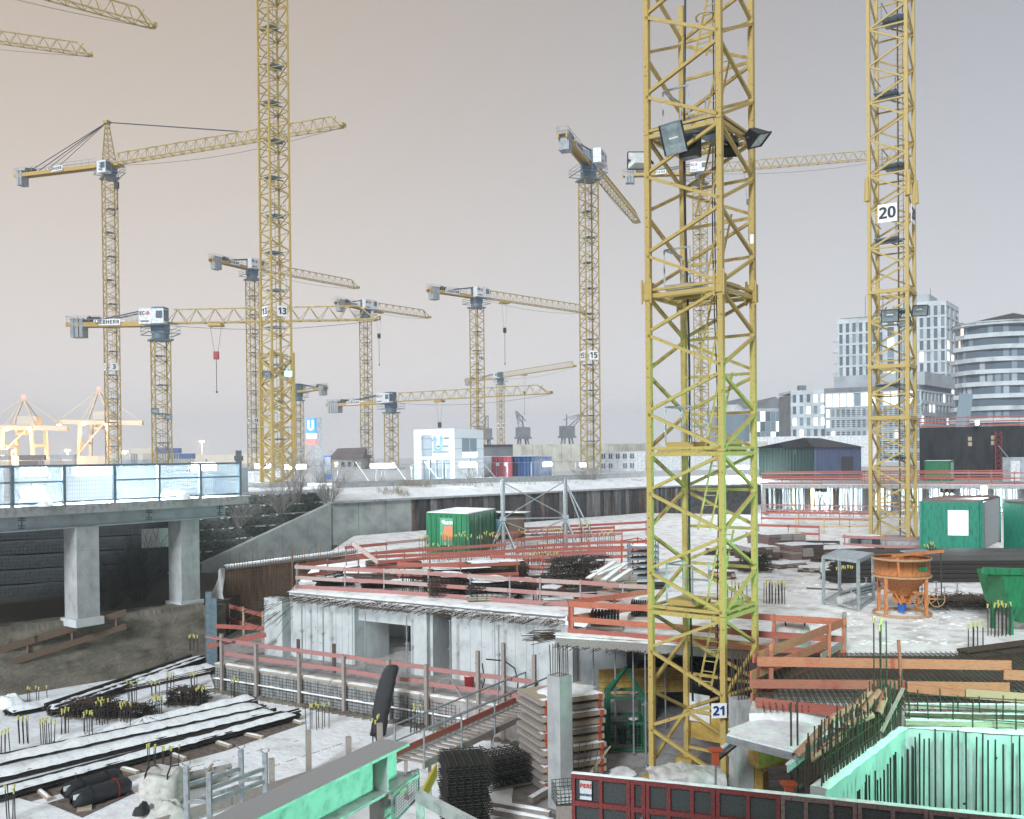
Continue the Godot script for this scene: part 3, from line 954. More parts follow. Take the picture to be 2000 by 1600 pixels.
# the mast in front of the camera: every member is a part
func near_crane() -> void:
	var yaw = deg_to_rad(-37)
	var c = Vector3(5.58, .9, -27)
	var s = 2.24
	var t = thing("tower_crane", "crane 21, large greenish yellow lattice mast nearest the camera", "crane", c, "tower cranes over the building site")
	var k = corners(c, s, yaw)      # left, front, right, back
	var b = Basis(Vector3.UP, yaw)
	var p = 2.29
	var y0 = 10.47 - 4 * p
	for i in 4:
		var o = Node3D.new()
		o.name = "chord"
		t.add_child(o, true)
		for j in 5:
			var ya = y0 - .35 if j == 0 else y0 + j * 2 * p
			var yb = y0 + (j + 1) * 2 * p - .015
			bar_part(o, "chord_section", at_y(k[i], ya), at_y(k[i], yb), .155, .155, M.yellow, b.z)
	# faces: [from, to, nodes at full steps on the first corner]
	var faces = [[1, 0, 0.0], [0, 3, 0.0], [2, 3, 0.0], [1, 2, 0.0]]
	for f in faces:
		var A: Vector3 = k[f[0]]
		var B: Vector3 = k[f[1]]
		var out = (B - A).cross(Vector3.UP).normalized()
		if out.dot((A + B) * .5 - c) < 0.0:
			out = -out
		var io = out * .03
		for n in range(0, 10):
			var ya = y0 + n * p
			bar_part(t, "brace", at_y(A, ya + .1) + io, at_y(B, ya + p * .5 - .06) + io, .085, .095, M.yellow, out)
			bar_part(t, "brace", at_y(B, ya + p * .5 + .06) - io * .2, at_y(A, ya + p - .1) - io * .2, .085, .095, M.yellow, out)
			if n % 2 == 0 and n > 0:
				bar_part(t, "frame_beam", at_y(A, ya - .07), at_y(B, ya - .07), .1, .12, M.yellow)
				bar_part(t, "frame_beam", at_y(A, ya + .1), at_y(B, ya + .1), .1, .07, M.yellow)
			elif f[0] == 2:
				bar_part(t, "frame_beam", at_y(A, ya), at_y(B, ya), .075, .085, M.yellow)
			if f[0] == 2:
				bar_part(t, "frame_beam", at_y(A, ya + p * .5), at_y(B, ya + p * .5), .075, .085, M.yellow)
	# joint sleeves
	for n in [4, 6, 8]:
		if n == 8:
			continue
		for q in k:
			var mb = Mb.new()
			var h: Vector3 = at_y(q, y0 + n * p)
			mb.bar(h - Vector3.UP * .2, h + Vector3.UP * .32, .24, .24, true, b.z)
			for sx in [-.14, .14]:
				mb.tube(h + b.x * sx + b.z * .14 - Vector3.UP * .3, h + b.x * sx + b.z * .14 + Vector3.UP * .4, .035, .035, 6)
			if n == 6:
				put(mb, "joint_sleeve", M.yellow, t)
	# ladder with hoops, inclined between landings
	for n in range(1, 10):
		var ya = y0 + n * p
		var yb = ya + p
		var x0 = .28 if n % 2 else .5
		var lo = Node3D.new()
		lo.name = "ladder"
		t.add_child(lo, true)
		var la = at_y(c, ya) + b * Vector3(x0 - .2, 0, .1)
		var lt = at_y(c, yb) + b * Vector3(x0 + .12, 0, -.35)
		for sx in [-.19, .19]:
			bar_part(lo, "stile", la + b.x * sx, lt + b.x * sx, .035, .05, M.yellow)
		for i in 8:
			var q = la.lerp(lt, (i + .5) / 8.0)
			bar_part(lo, "rung", q - b.x * .19, q + b.x * .19, .025, .025, M.yellow)
		if n % 2:
			for i in 2:
				var q = la.lerp(lt, .5 + i * .38) + b * Vector3(0, 0, .3)
				var mb = Mb.new()
				for e in 10:
					var f0 = PI * e / 10.0
					var f1 = PI * (e + 1) / 10.0
					mb.bar(q + b * Vector3(cos(f0) * .34, 0, sin(f0) * .45 - .3), q + b * Vector3(cos(f1) * .34, 0, sin(f1) * .45 - .3), .05, .02)
				put(mb, "safety_hoop", M.yellow, lo)
	# landings
	for n in [2, 4, 6, 8]:
		var y = y0 + n * p + (.2 if n != 6 else .18)
		var la = Node3D.new()
		la.name = "landing"
		t.add_child(la, true)
		var m: Material = M.galv if n > 4 else M.yellow
		box_part(la, "deck_plate", at_y(c, y) + b * Vector3(-.35, 0, .2), Vector3(.85, .16, 1.1), m, yaw)
		box_part(la, "deck_plate", at_y(c, y - .02) + b * Vector3(.72, .02, -.2), Vector3(.5, .12, .8), M.green_cage if n > 4 else M.yellow, yaw)
		for q in [Vector3(-.8, 0, .75), Vector3(-.8, 0, -.35), Vector3(.02, 0, .75), Vector3(.02, 0, -.35)]:
			bar_part(la, "post", at_y(c, y) + b * q, at_y(c, y + 1.1) + b * q, .045, .045, M.galv)
		bar_part(la, "hand_rail", at_y(c, y + 1.1) + b * Vector3(-.8, 0, .75), at_y(c, y + 1.1) + b * Vector3(.02, 0, .75), .045, .045, M.galv)
		bar_part(la, "hand_rail", at_y(c, y + 1.1) + b * Vector3(-.8, 0, .75), at_y(c, y + 1.1) + b * Vector3(-.8, 0, -.35), .045, .045, M.galv)
		bar_part(la, "hand_rail", at_y(c, y + .55) + b * Vector3(-.8, 0, -.35), at_y(c, y + .55) + b * Vector3(.02, 0, -.35), .045, .045, M.galv)
		for e in [-.6, .0, .6]:
			bar_part(la, "cross_beam", at_y(c, y - .2) + b * Vector3(-1.1, 0, e), at_y(c, y - .2) + b * Vector3(1.1, 0, e), .08, .1, M.yellow)
	var lp = at_y(c, y0 + 8 * p)
	box_part(t, "lamp_platform", lp + b * Vector3(-.1, -.05, .75), Vector3(1.7, .08, .8), M.galv_blue, yaw)
	box_part(t, "lamp_platform", lp + b * Vector3(.55, -.12, -.1), Vector3(.7, .08, 1.2), M.galv_blue, yaw)
	box_part(t, "control_box", lp + b * Vector3(.1, -.55, .85), Vector3(.55, .55, .3), M.black, yaw)
	# cables down the mast
	for q in [[Vector3(-.68, 0, -.3), .035], [Vector3(.12, 0, -.5), .02], [Vector3(.2, 0, -.48), .02]]:
		var cb = Mb.new()
		var pts = []
		for i in 25:
			var y = 33.0 - i * 1.25
			pts.append(at_y(c, y) + b * (q[0] + Vector3(sin(i * .7 + q[1] * 90.0) * .04 + i * .006, 0, cos(i * .5) * .03)))
		cb.path(pts, q[1])
		put(cb, "cable", M.black, t)
	# base: fixing plates, number plate, brown boards
	for q in k:
		box_part(t, "base_foot", at_y(q, .75), Vector3(.55, .5, .55), M.yellow_board, yaw)
	box_part(t, "foundation", at_y(c, .25), Vector3(4.4, .5, 4.4), M.concrete, yaw)
	box_part(t, "base_board", at_y(c, 1.95) + b * Vector3(-.1, 0, -1.3), Vector3(2.1, .8, .05), M.yellow_board, yaw)
	box_part(t, "base_board", at_y(c, 1.7) + b * Vector3(1.3, 0, .1), Vector3(.05, 1.1, 1.7), M.yellow_board, yaw)
	box_part(t, "notice_board", at_y(c, 2.55) + b * Vector3(-.75, 0, -1.18), Vector3(.75, .85, .04), M.white_paint, yaw)
	var pc = Vector3(5.59, 3.38, -25.1)
	sign_board(t, "21", pc, Vector3(1, 0, -.08), .42, .4)
	box_part(t, "warning_plate", Vector3(6.79, 16.41, -25.9), Vector3(.1, .26, .02), M.white_plain, yaw)
	floodlight("large floodlight with pale glass on the near mast, facing the camera", Vector3(4.48, 19.01, -25.2), Vector3(4.48, 19.01, -25.2) + Vector3(-.35, -.55, 1.6), .6, M.black, Vector3(5.31, 19.46, -26.2), null, 1.35, .2)
	floodlight("large black floodlight tilted downward at the edge of the near mast", Vector3(7.05, 19.2, -26), Vector3(7.05, 19.2, -26) + Vector3(1.4, -1.6, .5), .8, M.black, Vector3(6.84, 19.65, -26.8), null, .6, .5)
	floodlight("pale floodlight seen from behind beside the near mast chord", Vector3(3.79, 19.04, -27.2), Vector3(3.65, 20.78, -40), .6, M.white_paint, Vector3(4.12, 18.95, -27.2))
	floodlight("floodlight hanging under the near mast landing behind the front chord", Vector3(6.41, 19.35, -27.2), Vector3(12.54, 15.56, -50), .6, M.black, Vector3(6.42, 19.8, -27.2))


# panel on an upright face that runs from a to b (seen with a on the left); f0..f1 along it
func on_face(mb: Mb, a: Vector3, b: Vector3, f0: float, f1: float, y0: float, y1: float, out: float, th: float) -> void:
	var d = Vector3(b.x - a.x, 0, b.z - a.z)
	var nrm = Vector3(-d.z, 0, d.x).normalized()
	var p = at_y(a, 0) + d * f0 + nrm * (out - th * .5)
	var q = at_y(a, 0) + d * f1 + nrm * (out - th * .5)
	var c = (p + q) * .5 + Vector3.UP * (y0 + y1) * .5
	mb.hexa(c, nrm * th * .5, Vector3.UP * (y1 - y0) * .5, (q - p) * .5)

func face_part(parent: Node, called: String, a: Vector3, b: Vector3, f0: float, f1: float, y0: float, y1: float, out: float, th: float, m: Material) -> MeshInstance3D:
	var mb = Mb.new()
	on_face(mb, a, b, f0, f1, y0, y1, out, th)
	return put(mb, called, m, parent)

func face_normal(a: Vector3, b: Vector3) -> Vector3:
	return Vector3(-(b.z - a.z), 0, b.x - a.x).normalized()

# shipping container on the plan corners left, front, right (the visible two sides are l-f and f-r)
func container(called: String, label: String, l: Vector3, f: Vector3, r: Vector3, y0: float, h: float, m: Material, group := "", doors := -1) -> Node3D:
	var t = thing(called, label, "container", at_y(f, y0), group)
	var bk = l + r - f
	var mb = Mb.new()
	mb.prism([l, f, r, bk], y0 + .12, y0 + h - .06)
	put(mb, "wall", m, t)
	mb = Mb.new()
	var e = [at_y(l, y0), at_y(f, y0), at_y(r, y0), at_y(bk, y0)]
	for i in 4:
		mb.bar(e[i] - Vector3(0, 0, 0), e[i] + Vector3.UP * h, .17, .17)
		mb.bar(e[i] + Vector3.UP * .08, e[(i + 1) % 4] + Vector3.UP * .08, .12, .16)
		mb.bar(e[i] + Vector3.UP * (h - .06), e[(i + 1) % 4] + Vector3.UP * (h - .06), .12, .12)
	put(mb, "frame", m, t)
	var sides = [[l, f], [f, r]]
	for k in 2:
		var a: Vector3 = sides[k][0]
		var b: Vector3 = sides[k][1]
		if k == doors:
			for dd in 2:
				var dp = face_part(t, "door", a, b, .05 + dd * .46, .49 + dd * .46, y0 + .2, y0 + h - .16, .05, .06, m)
				for q in [.16, .32]:
					face_part(dp, "locking_bar", a, b, .05 + dd * .46 + q, .05 + dd * .46 + q + .015, y0 + .2, y0 + h - .18, .1, .04, M.galv)
		else:
			mb = Mb.new()
			var n = int(a.distance_to(b) / .42)
			for i in n:
				on_face(mb, a, b, (i + .25) / n, (i + .75) / n, y0 + .2, y0 + h - .14, .05, .06)
			put(mb, "corrugation", m, t)
	mb = Mb.new()
	var ce = (l + r) * .5
	var pts = []
	for p in [l, f, r, bk]:
		pts.append(p + (p - ce).normalized() * .05)
	mb.prism(pts, y0 + h, y0 + h + .035)
	put(mb, "snow_cover", M.snow_clean, t)
	return t

func work_light(label: String, at: Vector3, ground: float, w: float, e: float, to: Vector3) -> void:
	var t = thing("work_light", label, "work light", at_y(at, ground), "lit work lights along the street")
	var d = (to - at)
	d.y = 0
	d = d.normalized()
	var x = d.cross(Vector3.UP).normalized()
	var mb = Mb.new()
	for k in 3:
		var a = TAU * k / 3.0
		mb.tube(at_y(at, ground) + Vector3(cos(a), 0, sin(a)) * .5, at - Vector3.UP * .5, .03, .03, 5)
	mb.tube(at - Vector3.UP * .5, at - Vector3.UP * .05, .035, .035, 5)
	put(mb, "tripod", M.steel_dark, t)
	mb = Mb.new()
	mb.hexa(at - d * .1, x * (w * .5 + .04), Vector3.UP * .26, d * .06)
	put(mb, "housing", M.steel_dark, t)
	mb = Mb.new()
	mb.hexa(at, x * w * .5, Vector3.UP * .22, d * .03)
	put(mb, "lamp_face", M.lamp_white, t)
	area(t, at + d * .08, at + d * 5.0 - Vector3.UP * .6, Vector2(w, .44), Color(.9, .97, 1), e)

func shrub(label: String, at: Vector3, h: float, r: float, n: int, m: Material, sd: int, group: String) -> void:
	var t = thing("bare_shrub", label, "shrub", at, group)
	var g = RandomNumberGenerator.new()
	g.seed = sd
	var st = Mb.new()
	var tw = Mb.new()
	for i in n:
		var a = g.randf() * TAU
		var lean = g.randf_range(.15, 1.0)
		var p = at + Vector3(cos(a), 0, sin(a)) * r * .12
		var q = p
		var d = Vector3(cos(a) * lean * r / h, 1.0, sin(a) * lean * r / h).normalized()
		var L = h * g.randf_range(.6, 1.15)
		for s in 4:
			q = p + d * L * .25
			st.tube(p, q, .028 - s * .005, .023 - s * .005, 4, false)
			for k in 3:
				var e = (d + Vector3(g.randf_range(-1, 1), g.randf_range(-.3, .8), g.randf_range(-1, 1)) * .9).normalized()
				var o = p.lerp(q, g.randf())
				var o2 = o + e * L * .2
				tw.bar(o, o2, .012, .012, false)
				for z in 2:
					tw.bar(o2, o2 + (e + Vector3(g.randf_range(-1, 1), g.randf_range(-.3, .6), g.randf_range(-1, 1)) * .8).normalized() * L * .14, .008, .008, false)
			d = (d + Vector3(g.randf_range(-.3, .3), g.randf_range(-.25, .1), g.randf_range(-.3, .3))).normalized()
			p = q
	put(st, "stems", m, t)
	put(tw, "twigs", m, t)

func reeds(label: String, at: Vector3, r: float, h: float, n: int, sd: int) -> void:
	var g = RandomNumberGenerator.new()
	g.seed = sd
	var mb = Mb.new()
	for i in n:
		var a = g.randf() * TAU
		var q = at + Vector3(cos(a), 0, sin(a) * .6) * r * sqrt(g.randf())
		var l = h * g.randf_range(.5, 1.2)
		var e = q + Vector3(g.randf_range(-.4, .4), 1, g.randf_range(-.3, .3)) * l
		mb.bar(q, q.lerp(e, .6), .016, .016, false)
		mb.bar(q.lerp(e, .6), e + Vector3(g.randf_range(-.3, .3), -.15, 0) * l, .014, .014, false)
	tag(put(mb, "dry_grass", M.reed), label, "dry grass", "dry grass on the snow bank", "stuff")

func street_things() -> void:
	retaining_walls()
	# pavilion of the underground station
	var L = Vector3(-10.95, 7.7, -103)
	var C = Vector3(-6.24, 7.7, -100)
	var R = Vector3(-3.25, 7.7, -106)
	var t = thing("station_pavilion", "white clad underground station pavilion with blue letter behind glass", "pavilion", C)
	var mb = Mb.new()
	var bk = L + R - C
	mb.prism([L.lerp(C, .0), L.lerp(C, .19), L.lerp(C, .19) + (bk - L) * .35, L.lerp(C, .9) + (bk - L) * .35, L.lerp(C, .9), C, R, bk], 7.7, 13.4)
	put(mb, "wall", M.pavilion, t)
	face_part(t, "lintel", L, C, .19, .9, 12.75, 13.4, 0, .3, M.pavilion)
	face_part(t, "lintel", L, C, .19, .9, 10.05, 10.4, .02, .5, M.pavilion)
	for i in 4:
		face_part(t, "panel_joint", L, C, 0, 1, 8.9 + i * 1.15, 8.93 + i * 1.15, .012, .02, M.steel_dark)
		face_part(t, "panel_joint", C, R, 0, 1, 8.9 + i * 1.15, 8.93 + i * 1.15, .012, .02, M.steel_dark)
	var gl = face_part(t, "display_window", L, C, .21, .88, 10.42, 12.73, -.05, .04, M.clear_pane)
	for q in [.21, .88]:
		face_part(gl, "frame", L, C, q - .012, q + .012, 10.4, 12.75, .01, .08, M.galv)
	var ld = (C - L).normalized()
	var uc = L.lerp(C, .5) + (bk - L).normalized() * .9
	words(t, "U", Vector3(uc.x, 11.7, uc.z), ld, 1.7, M.sign_lit, Vector3.UP, "station_letter")
	for q in [[.3, .4, 12.2], [.42, .7, 11.5], [.32, .78, 10.9], [.6, .75, 12.4]]:
		face_part(t, "lift_gear", L, C, q[0], q[1], q[2] - .12, q[2] + .12, -1.1, .2, M.steel_dark)
	face_part(t, "lit_back_wall", L, C, .2, .89, 10.4, 12.75, -1.9, .05, M.window_lift)
	for k in 4:
		face_part(t, "entrance_door", L, C, .23 + k * .165, .37 + k * .165, 7.75, 10.0, -.25, .05, M.glass_far_light)
		face_part(t, "door_post", L, C, .2 + k * .165, .215 + k * .165, 7.75, 10.05, -.1, .1, M.white_paint)
	var wn = face_part(t, "window", C, R, .25, .75, 10.9, 12.4, .02, .06, M.glass_far_light)
	face_part(wn, "mullion", C, R, .49, .51, 10.9, 12.4, .06, .05, M.galv)
	# station pylon
	var p0 = Vector3(-22.19, 7.7, -100)
	var p1 = Vector3(-21.14, 7.7, -99.5)
	var p2 = Vector3(-20.68, 7.7, -100.5)
	t = thing("station_pylon", "tall station pylon with blue letter sign and red line display", "sign", p1)
	mb = Mb.new()
	mb.prism([p1, p2, p2 + Vector3(-.2, 0, -.7), p1 + Vector3(-.2, 0, -.7)], 7.7, 14.75)
	put(mb, "column", M.white_paint, t)
	var sg = face_part(t, "letter_sign", p0, p1, -.02, 1, 13.05, 14.65, .1, .3, M.sign_lit)
	words(sg, "U", p0.lerp(p1, .5) + Vector3(0, 6.15, 0) + face_normal(p0, p1) * .13, p1 - p0, 1.05, M.sign_white_lit)
	face_part(t, "name_panel", p0, p1, -.02, 1, 12.45, 13.0, .1, .25, M.sign_white_lit)
	face_part(t, "line_display", p0, p1, -.02, 1.04, 11.85, 12.42, .1, .25, M.display_red)
	t = thing("map_board", "blue and grey town map board beside the station pylon", "board", Vector3(-20.22, 7.7, -101))
	box_part(t, "board", Vector3(-20.2, 9.3, -101), Vector3(.85, 2.6, .15), M.sign_blue)
	box_part(t, "map_sheet", Vector3(-20.18, 9.5, -100.9), Vector3(.7, 1.9, .05), M.grey_cladding)
	box_part(t, "footing", Vector3(-20.22, 7.85, -101), Vector3(.9, .3, .3), M.concrete)
	t = thing("info_column", "dark advertising column on the street beyond mast 13", "column", Vector3(-38.59, 7.7, -130))
	mb = Mb.new()
	mb.box(Vector3(-38.56, 9.6, -130), Vector3(.7, 3.8, .5))
	mb.box(Vector3(-38.55, 10.4, -130), Vector3(1.1, .7, .6))
	put(mb, "shaft", M.steel_dark, t)
	# containers on the street
	container("storage_container", "pale blue container end between pavilion and red container", Vector3(-3.51, 0, -116), Vector3(-2.53, 0, -115.5), Vector3(-2.34, 0, -119), LS, 2.6, M.grey_cladding, "containers on the street", 0)
	var rc = container("storage_container", "bright red container end with two white stickers", Vector3(-2.39, 0, -112), Vector3(-0.09, 0, -111.5), Vector3(0.1, 0, -115), LS, 2.6, M.red_container, "containers on the street", 0)
	for q in [.2, .62]:
		face_part(rc, "sticker", Vector3(-2.39, 0, -112), Vector3(-0.09, 0, -111.5), q, q + .17, 9.15, 9.55, .12, .02, M.white_plain)
	container("storage_container", "dark blue container with closed doors beside the red one", Vector3(-0.02, 0, -114), Vector3(2.4, 0, -112), Vector3(4.92, 0, -117), LS, 2.6, M.blue_container, "containers on the street", 0)
	# lamps
	work_light("glaring work light at the end of the footbridge fence", Vector3(-25.97, 9.55, -96), LS, 1.6, 110.0, Vector3(-10.06, 5, -60))
	work_light("glaring work light between mast 13 and the station pylon", Vector3(-23.01, 9.45, -97), LS, 2.6, 150.0, Vector3(-6.72, 5, -60))
	work_light("wide glaring work light between the pylon and the pavilion", Vector3(-14.06, 9.45, -100), LS, 2.6, 170.0, Vector3(-3.38, 5, -60))
	work_light("upper of two work lights before the pavilion side wall", Vector3(-4.45, 10.55, -98), LS, 1.5, 70.0, Vector3(-0.05, 5, -60))
	work_light("lower of two work lights before the pavilion side wall", Vector3(-4.63, 9.5, -97), LS, 1.8, 70.0, Vector3(-0.05, 5, -60))
	work_light("work light in front of the blue container", Vector3(4.14, 9.35, -108), LS, 1.0, 22.0, Vector3(4.96, 5, -60))
	work_light("small work light at the foot of mast 15", Vector3(9.2, 9.1, -120), LS, .8, 18.0, Vector3(6.63, 5, -60))
	work_light("work light seen through the near mast beside the green shed", Vector3(27.94, 8.7, -112), LS, 1.6, 140.0, Vector3(14.97, 5, -60))
	# temporary fence with braces
	t = thing("site_fence", "temporary wire fence along the street edge behind the snow bank", "fence", Vector3(-10.69, 7.7, -96))
	var fp = [Vector3(-23.5, 7.7, -84), Vector3(-15.2, 7.75, -80), Vector3(-.5, 7.75, -94), Vector3(14.6, 7.75, -108.6)]
	for k in 3:
		var n = int(fp[k].distance_to(fp[k + 1]) / 3.4)
		for i in n:
			var a: Vector3 = fp[k].lerp(fp[k + 1], float(i) / n)
			var b: Vector3 = fp[k].lerp(fp[k + 1], (i + 1.0) / n)
			mb = Mb.new()
			for q in [a + (b - a) * .01, b - (b - a) * .01]:
				mb.tube(q, q + Vector3.UP * 1.95, .025, .025, 5)
			mb.tube(a + Vector3.UP * 1.95, b + Vector3.UP * 1.95, .025, .025, 5)
			mb.tube(a + Vector3.UP * .15, b + Vector3.UP * .15, .025, .025, 5)
			var pn = put(mb, "fence_panel", M.galv, t)
			mb = Mb.new()
			for j in range(1, 17):
				var q = a.lerp(b, j / 17.0)
				mb.bar(q + Vector3.UP * .15, q + Vector3.UP * 1.95, .008, .008, false)
			for j in 8:
				mb.bar(a + Vector3.UP * (.3 + j * .22), b + Vector3.UP * (.3 + j * .22), .008, .008, false)
			put(mb, "wire_mesh", M.wire_light, pn)
	var bl = [Vector3(-12.77, 7.36, -84), Vector3(-10.02, 7.25, -90), Vector3(-7.23, 7.29, -94), Vector3(-1.42, 7.17, -101)]
	for i in 4:
		var bt = thing("fence_brace", ["fence brace on the block nearest the bare shrub", "fence brace on the concrete block below the pavilion corner", "fence brace on the concrete block below the pavilion lamps", "fence brace on the block behind the galvanised frame"][i], "brace", bl[i], "braces with concrete blocks on the snow bank")
		box_part(bt, "ballast_block", bl[i] + Vector3.UP * .15, Vector3(.8, .55, .5), M.concrete, .5)
		tube_part(bt, "strut", bl[i] + Vector3.UP * .4, bl[i] + Vector3(-2.0, 2.6, -3.2), .045, M.white_paint, 6)
	# low parapet at the street edge
	t = thing("street_parapet", "low concrete parapet above the snow bank below the pavilion", "wall", Vector3(-9.8, 7.7, -88))
	for i in 11:
		var a: Vector3 = Vector3(-15.3, 0, -79.6).lerp(Vector3(15.2, 0, -108), i / 11.0)
		var b: Vector3 = Vector3(-15.3, 0, -79.6).lerp(Vector3(15.2, 0, -108), (i + .992) / 11.0)
		mb = Mb.new()
		mb.bar(a + Vector3.UP * 7.75, b + Vector3.UP * 7.75, .3, 1.0)
		put(mb, "parapet_block", M.concrete, t)
	# vegetation
	shrub("large frosted bare shrub above the corner of the concrete wall", Vector3(-14.55, 6.79, -72.6), 3.2, 2.6, 26, M.twig, 3, "bare shrubs on the bank")
	shrub("tall thin bare shrub before the footbridge end", Vector3(-17.07, 6.84, -73), 3.6, 1.6, 16, M.twig, 4, "bare shrubs on the bank")
	shrub("frosted shrub hanging over the meshed slope beside the bridge", Vector3(-18, 6.01, -71.5), 2.4, 1.8, 20, M.twig, 5, "bare shrubs on the bank")
	shrub("sprawling pale shrub low on the meshed slope", Vector3(-20.38, 5.23, -69), 2.2, 1.6, 20, M.twig, 6, "bare shrubs on the bank")
	shrub("bare shrub on the snow bank behind mast 15", Vector3(8.31, 6.99, -100), 2.6, 2.4, 22, M.twig, 7, "bare shrubs on the bank")
	shrub("small bare shrub on the snow bank below the pavilion", Vector3(-3.6, 7.37, -92), 2.2, 1.8, 16, M.twig, 8, "bare shrubs on the bank")
	var rd = [[815, 952, 86], [905, 955, 90], [955, 958, 90], [1015, 953, 95], [1080, 953, 97], [1110, 952, 98], [1185, 950, 101], [1230, 948, 103], [765, 965, 80]]
	var rp = [Vector3(-8.66, 7.46, -84), Vector3(-4.62, 7.07, -87), Vector3(-2.23, 6.91, -88), Vector3(0.74, 6.92, -92), Vector3(3.94, 6.83, -95), Vector3(5.91, 6.85, -97), Vector3(10.36, 6.83, -101), Vector3(13.14, 6.85, -103), Vector3(-10.34, 7.08, -79)]
	var rn = ["below the wide work light", "below the lower pavilion light", "left of the galvanised frame", "framed by the galvanised frame", "under the frame's far post", "beside the frame's outer leg", "behind mast 15", "next to the near mast chord", "next to the concrete block of the first brace"]
	for i in rp.size():
		reeds("dry reeds on the snow bank " + rn[i], rp[i] - Vector3.UP * .1, 1.6, 1.0, 150, 20 + i)

func retaining_walls() -> void:
	# long stained wall, cast in bays
	var t = thing("retaining_wall", "long dark stained concrete retaining wall behind the green container", "wall", Vector3(-14.3, 0, -72.1))
	var pts = [Vector3(-14.3, 0, -72.1), Vector3(14.6, 0, -99.1), Vector3(32, 0, -109.1)]
	var ms = [M.concrete_stained, M.pile_dark, M.concrete_stained, M.pile_brown, M.pile_dark]
	for i in 74:
		var f0 = i / 60.0
		var k = 0 if f0 < 1.0 else 1
		var w = 1.0 / 60.0
		if k == 0 and i < 12 and i % 4 != 0:
			continue
		if k == 0 and i < 12:
			w = 4.0 / 60.0
		var a: Vector3 = pts[k].lerp(pts[k + 1], f0 - k)
		var b: Vector3 = pts[k].lerp(pts[k + 1], f0 - k + w * .985)
		var nrm = face_normal(a, b)
		var o = .1 + (.07 * (i % 2) + rf(0, .04) if i >= 12 else 0.0)
		var mb = Mb.new()
		mb.prism([a + nrm * o, b + nrm * o, b - nrm * .4, a - nrm * .4], 3.5, 6.78 + rf(-.04, .04))
		put(mb, "wall_bay" if i < 12 else "wall_pile", M.concrete_mossy if i < 9 else ms[int(rf(0, 4.99))], t)
	var cp = Mb.new()
	for k in 2:
		cp.bar(pts[k] + Vector3.UP * 6.86, pts[k + 1] + Vector3.UP * 6.86, .7, .14)
	put(cp, "coping", M.concrete, t)
	# piece with the sloping top that runs down to the bridge
	t = thing("wing_wall", "pale mossy concrete wing wall with sloping top beside the bridge", "wall", Vector3(-20.5, 0, -59))
	var A = Vector3(-21.75, 0, -64)
	var B = Vector3(-14.3, 0, -72.1)
	for i in 5:
		var a = A.lerp(B, i / 5.0)
		var b = A.lerp(B, (i + .99) / 5.0)
		var ya = lerpf(3.1, 6.8, i / 5.0)
		var yb = lerpf(3.1, 6.8, (i + .99) / 5.0)
		var nrm = face_normal(a, b)
		var mb = Mb.new()
		var f = [at_y(a, .5) + nrm * .2, at_y(b, .5) + nrm * .2, at_y(b, yb) + nrm * .2, at_y(a, ya) + nrm * .2]
		var g = []
		for p in f:
			g.append(p - nrm * .5)
		mb.quad(f[3], f[2], f[1], f[0], 3, 4)
		mb.quad(f[3], g[3], g[2], f[2])
		mb.quad(g[0], g[1], g[2], g[3])
		mb.quad(f[0], g[0], g[3], f[3])
		mb.quad(f[2], g[2], g[1], f[1])
		put(mb, "wall_bay", M.concrete_mossy, t)
	# stepped wall of wire-faced earth layers
	t = thing("wire_faced_wall", "stepped dark earth wall faced with wire grid behind the bridge columns", "wall", Vector3(-22, 3, -52))
	var w = [Vector3(-75, 0, -29), Vector3(-29, 0, -48.8), Vector3(-21, 0, -52.8), Vector3(-24, 0, -65.5), Vector3(-15, 0, -74.5)]
	for r in 6:
		var y0 = 2.9 + r * .78
		var off = r * .28
		var ly = Node3D.new()
		ly.name = "earth_layer"
		t.add_child(ly, true)
		for k in 4:
			var mb = Mb.new()
			var wm = Mb.new()
			var a: Vector3 = w[k]
			var b: Vector3 = w[k + 1]
			var nrm = face_normal(a, b)
			var n0 = face_normal(w[1], w[2])
			a = a - n0 * off
			b = b - n0 * off
			var n = int(a.distance_to(b) / 1.2)
			var g = [[], [], []]
			for i in n + 1:
				var p = a.lerp(b, float(i) / n)
				var j = lump.get_noise_3d(p.x * 14.0, y0 * 30.0, p.z * 14.0) * .12
				g[2].append(at_y(p, y0) + nrm * j)
				g[1].append(at_y(p, y0 + .7 + j * .5) + nrm * (j - .08))
				g[0].append(at_y(p, y0 + .74 + j) - nrm * .5)
			mb.grid(g)
			if k == 3:
				var sn = Mb.new()
				for i in 26:
					sn.heap(at_y(a.lerp(b, rf(0, 1)), y0 + .66) - nrm * .1, rf(.06, .25), rf(.06, .16), .07, rf(0, 3), lump, .5, 3, 8)
				put(sn, "ledge_snow", M.snow_clean, ly).set_meta("kind", "stuff")
			if k > 0:
				var nv = int(a.distance_to(b) / .2)
				for i in nv:
					var p = a.lerp(b, (i + .5) / nv) + nrm * .14
					wm.bar(at_y(p, y0 + .02), at_y(p, y0 + .76), .014, .014, false)
				for i in 4:
					wm.bar(at_y(a + nrm * .14, y0 + .1 + i * .2), at_y(b + nrm * .14, y0 + .1 + i * .2), .014, .014, false)
			put(mb, "earth_face", M.gabion if k > 2 else M.geotextile_shaded, ly)
			if k > 0:
				put(wm, "wire_grid", M.wire, ly).set_meta("kind", "stuff")


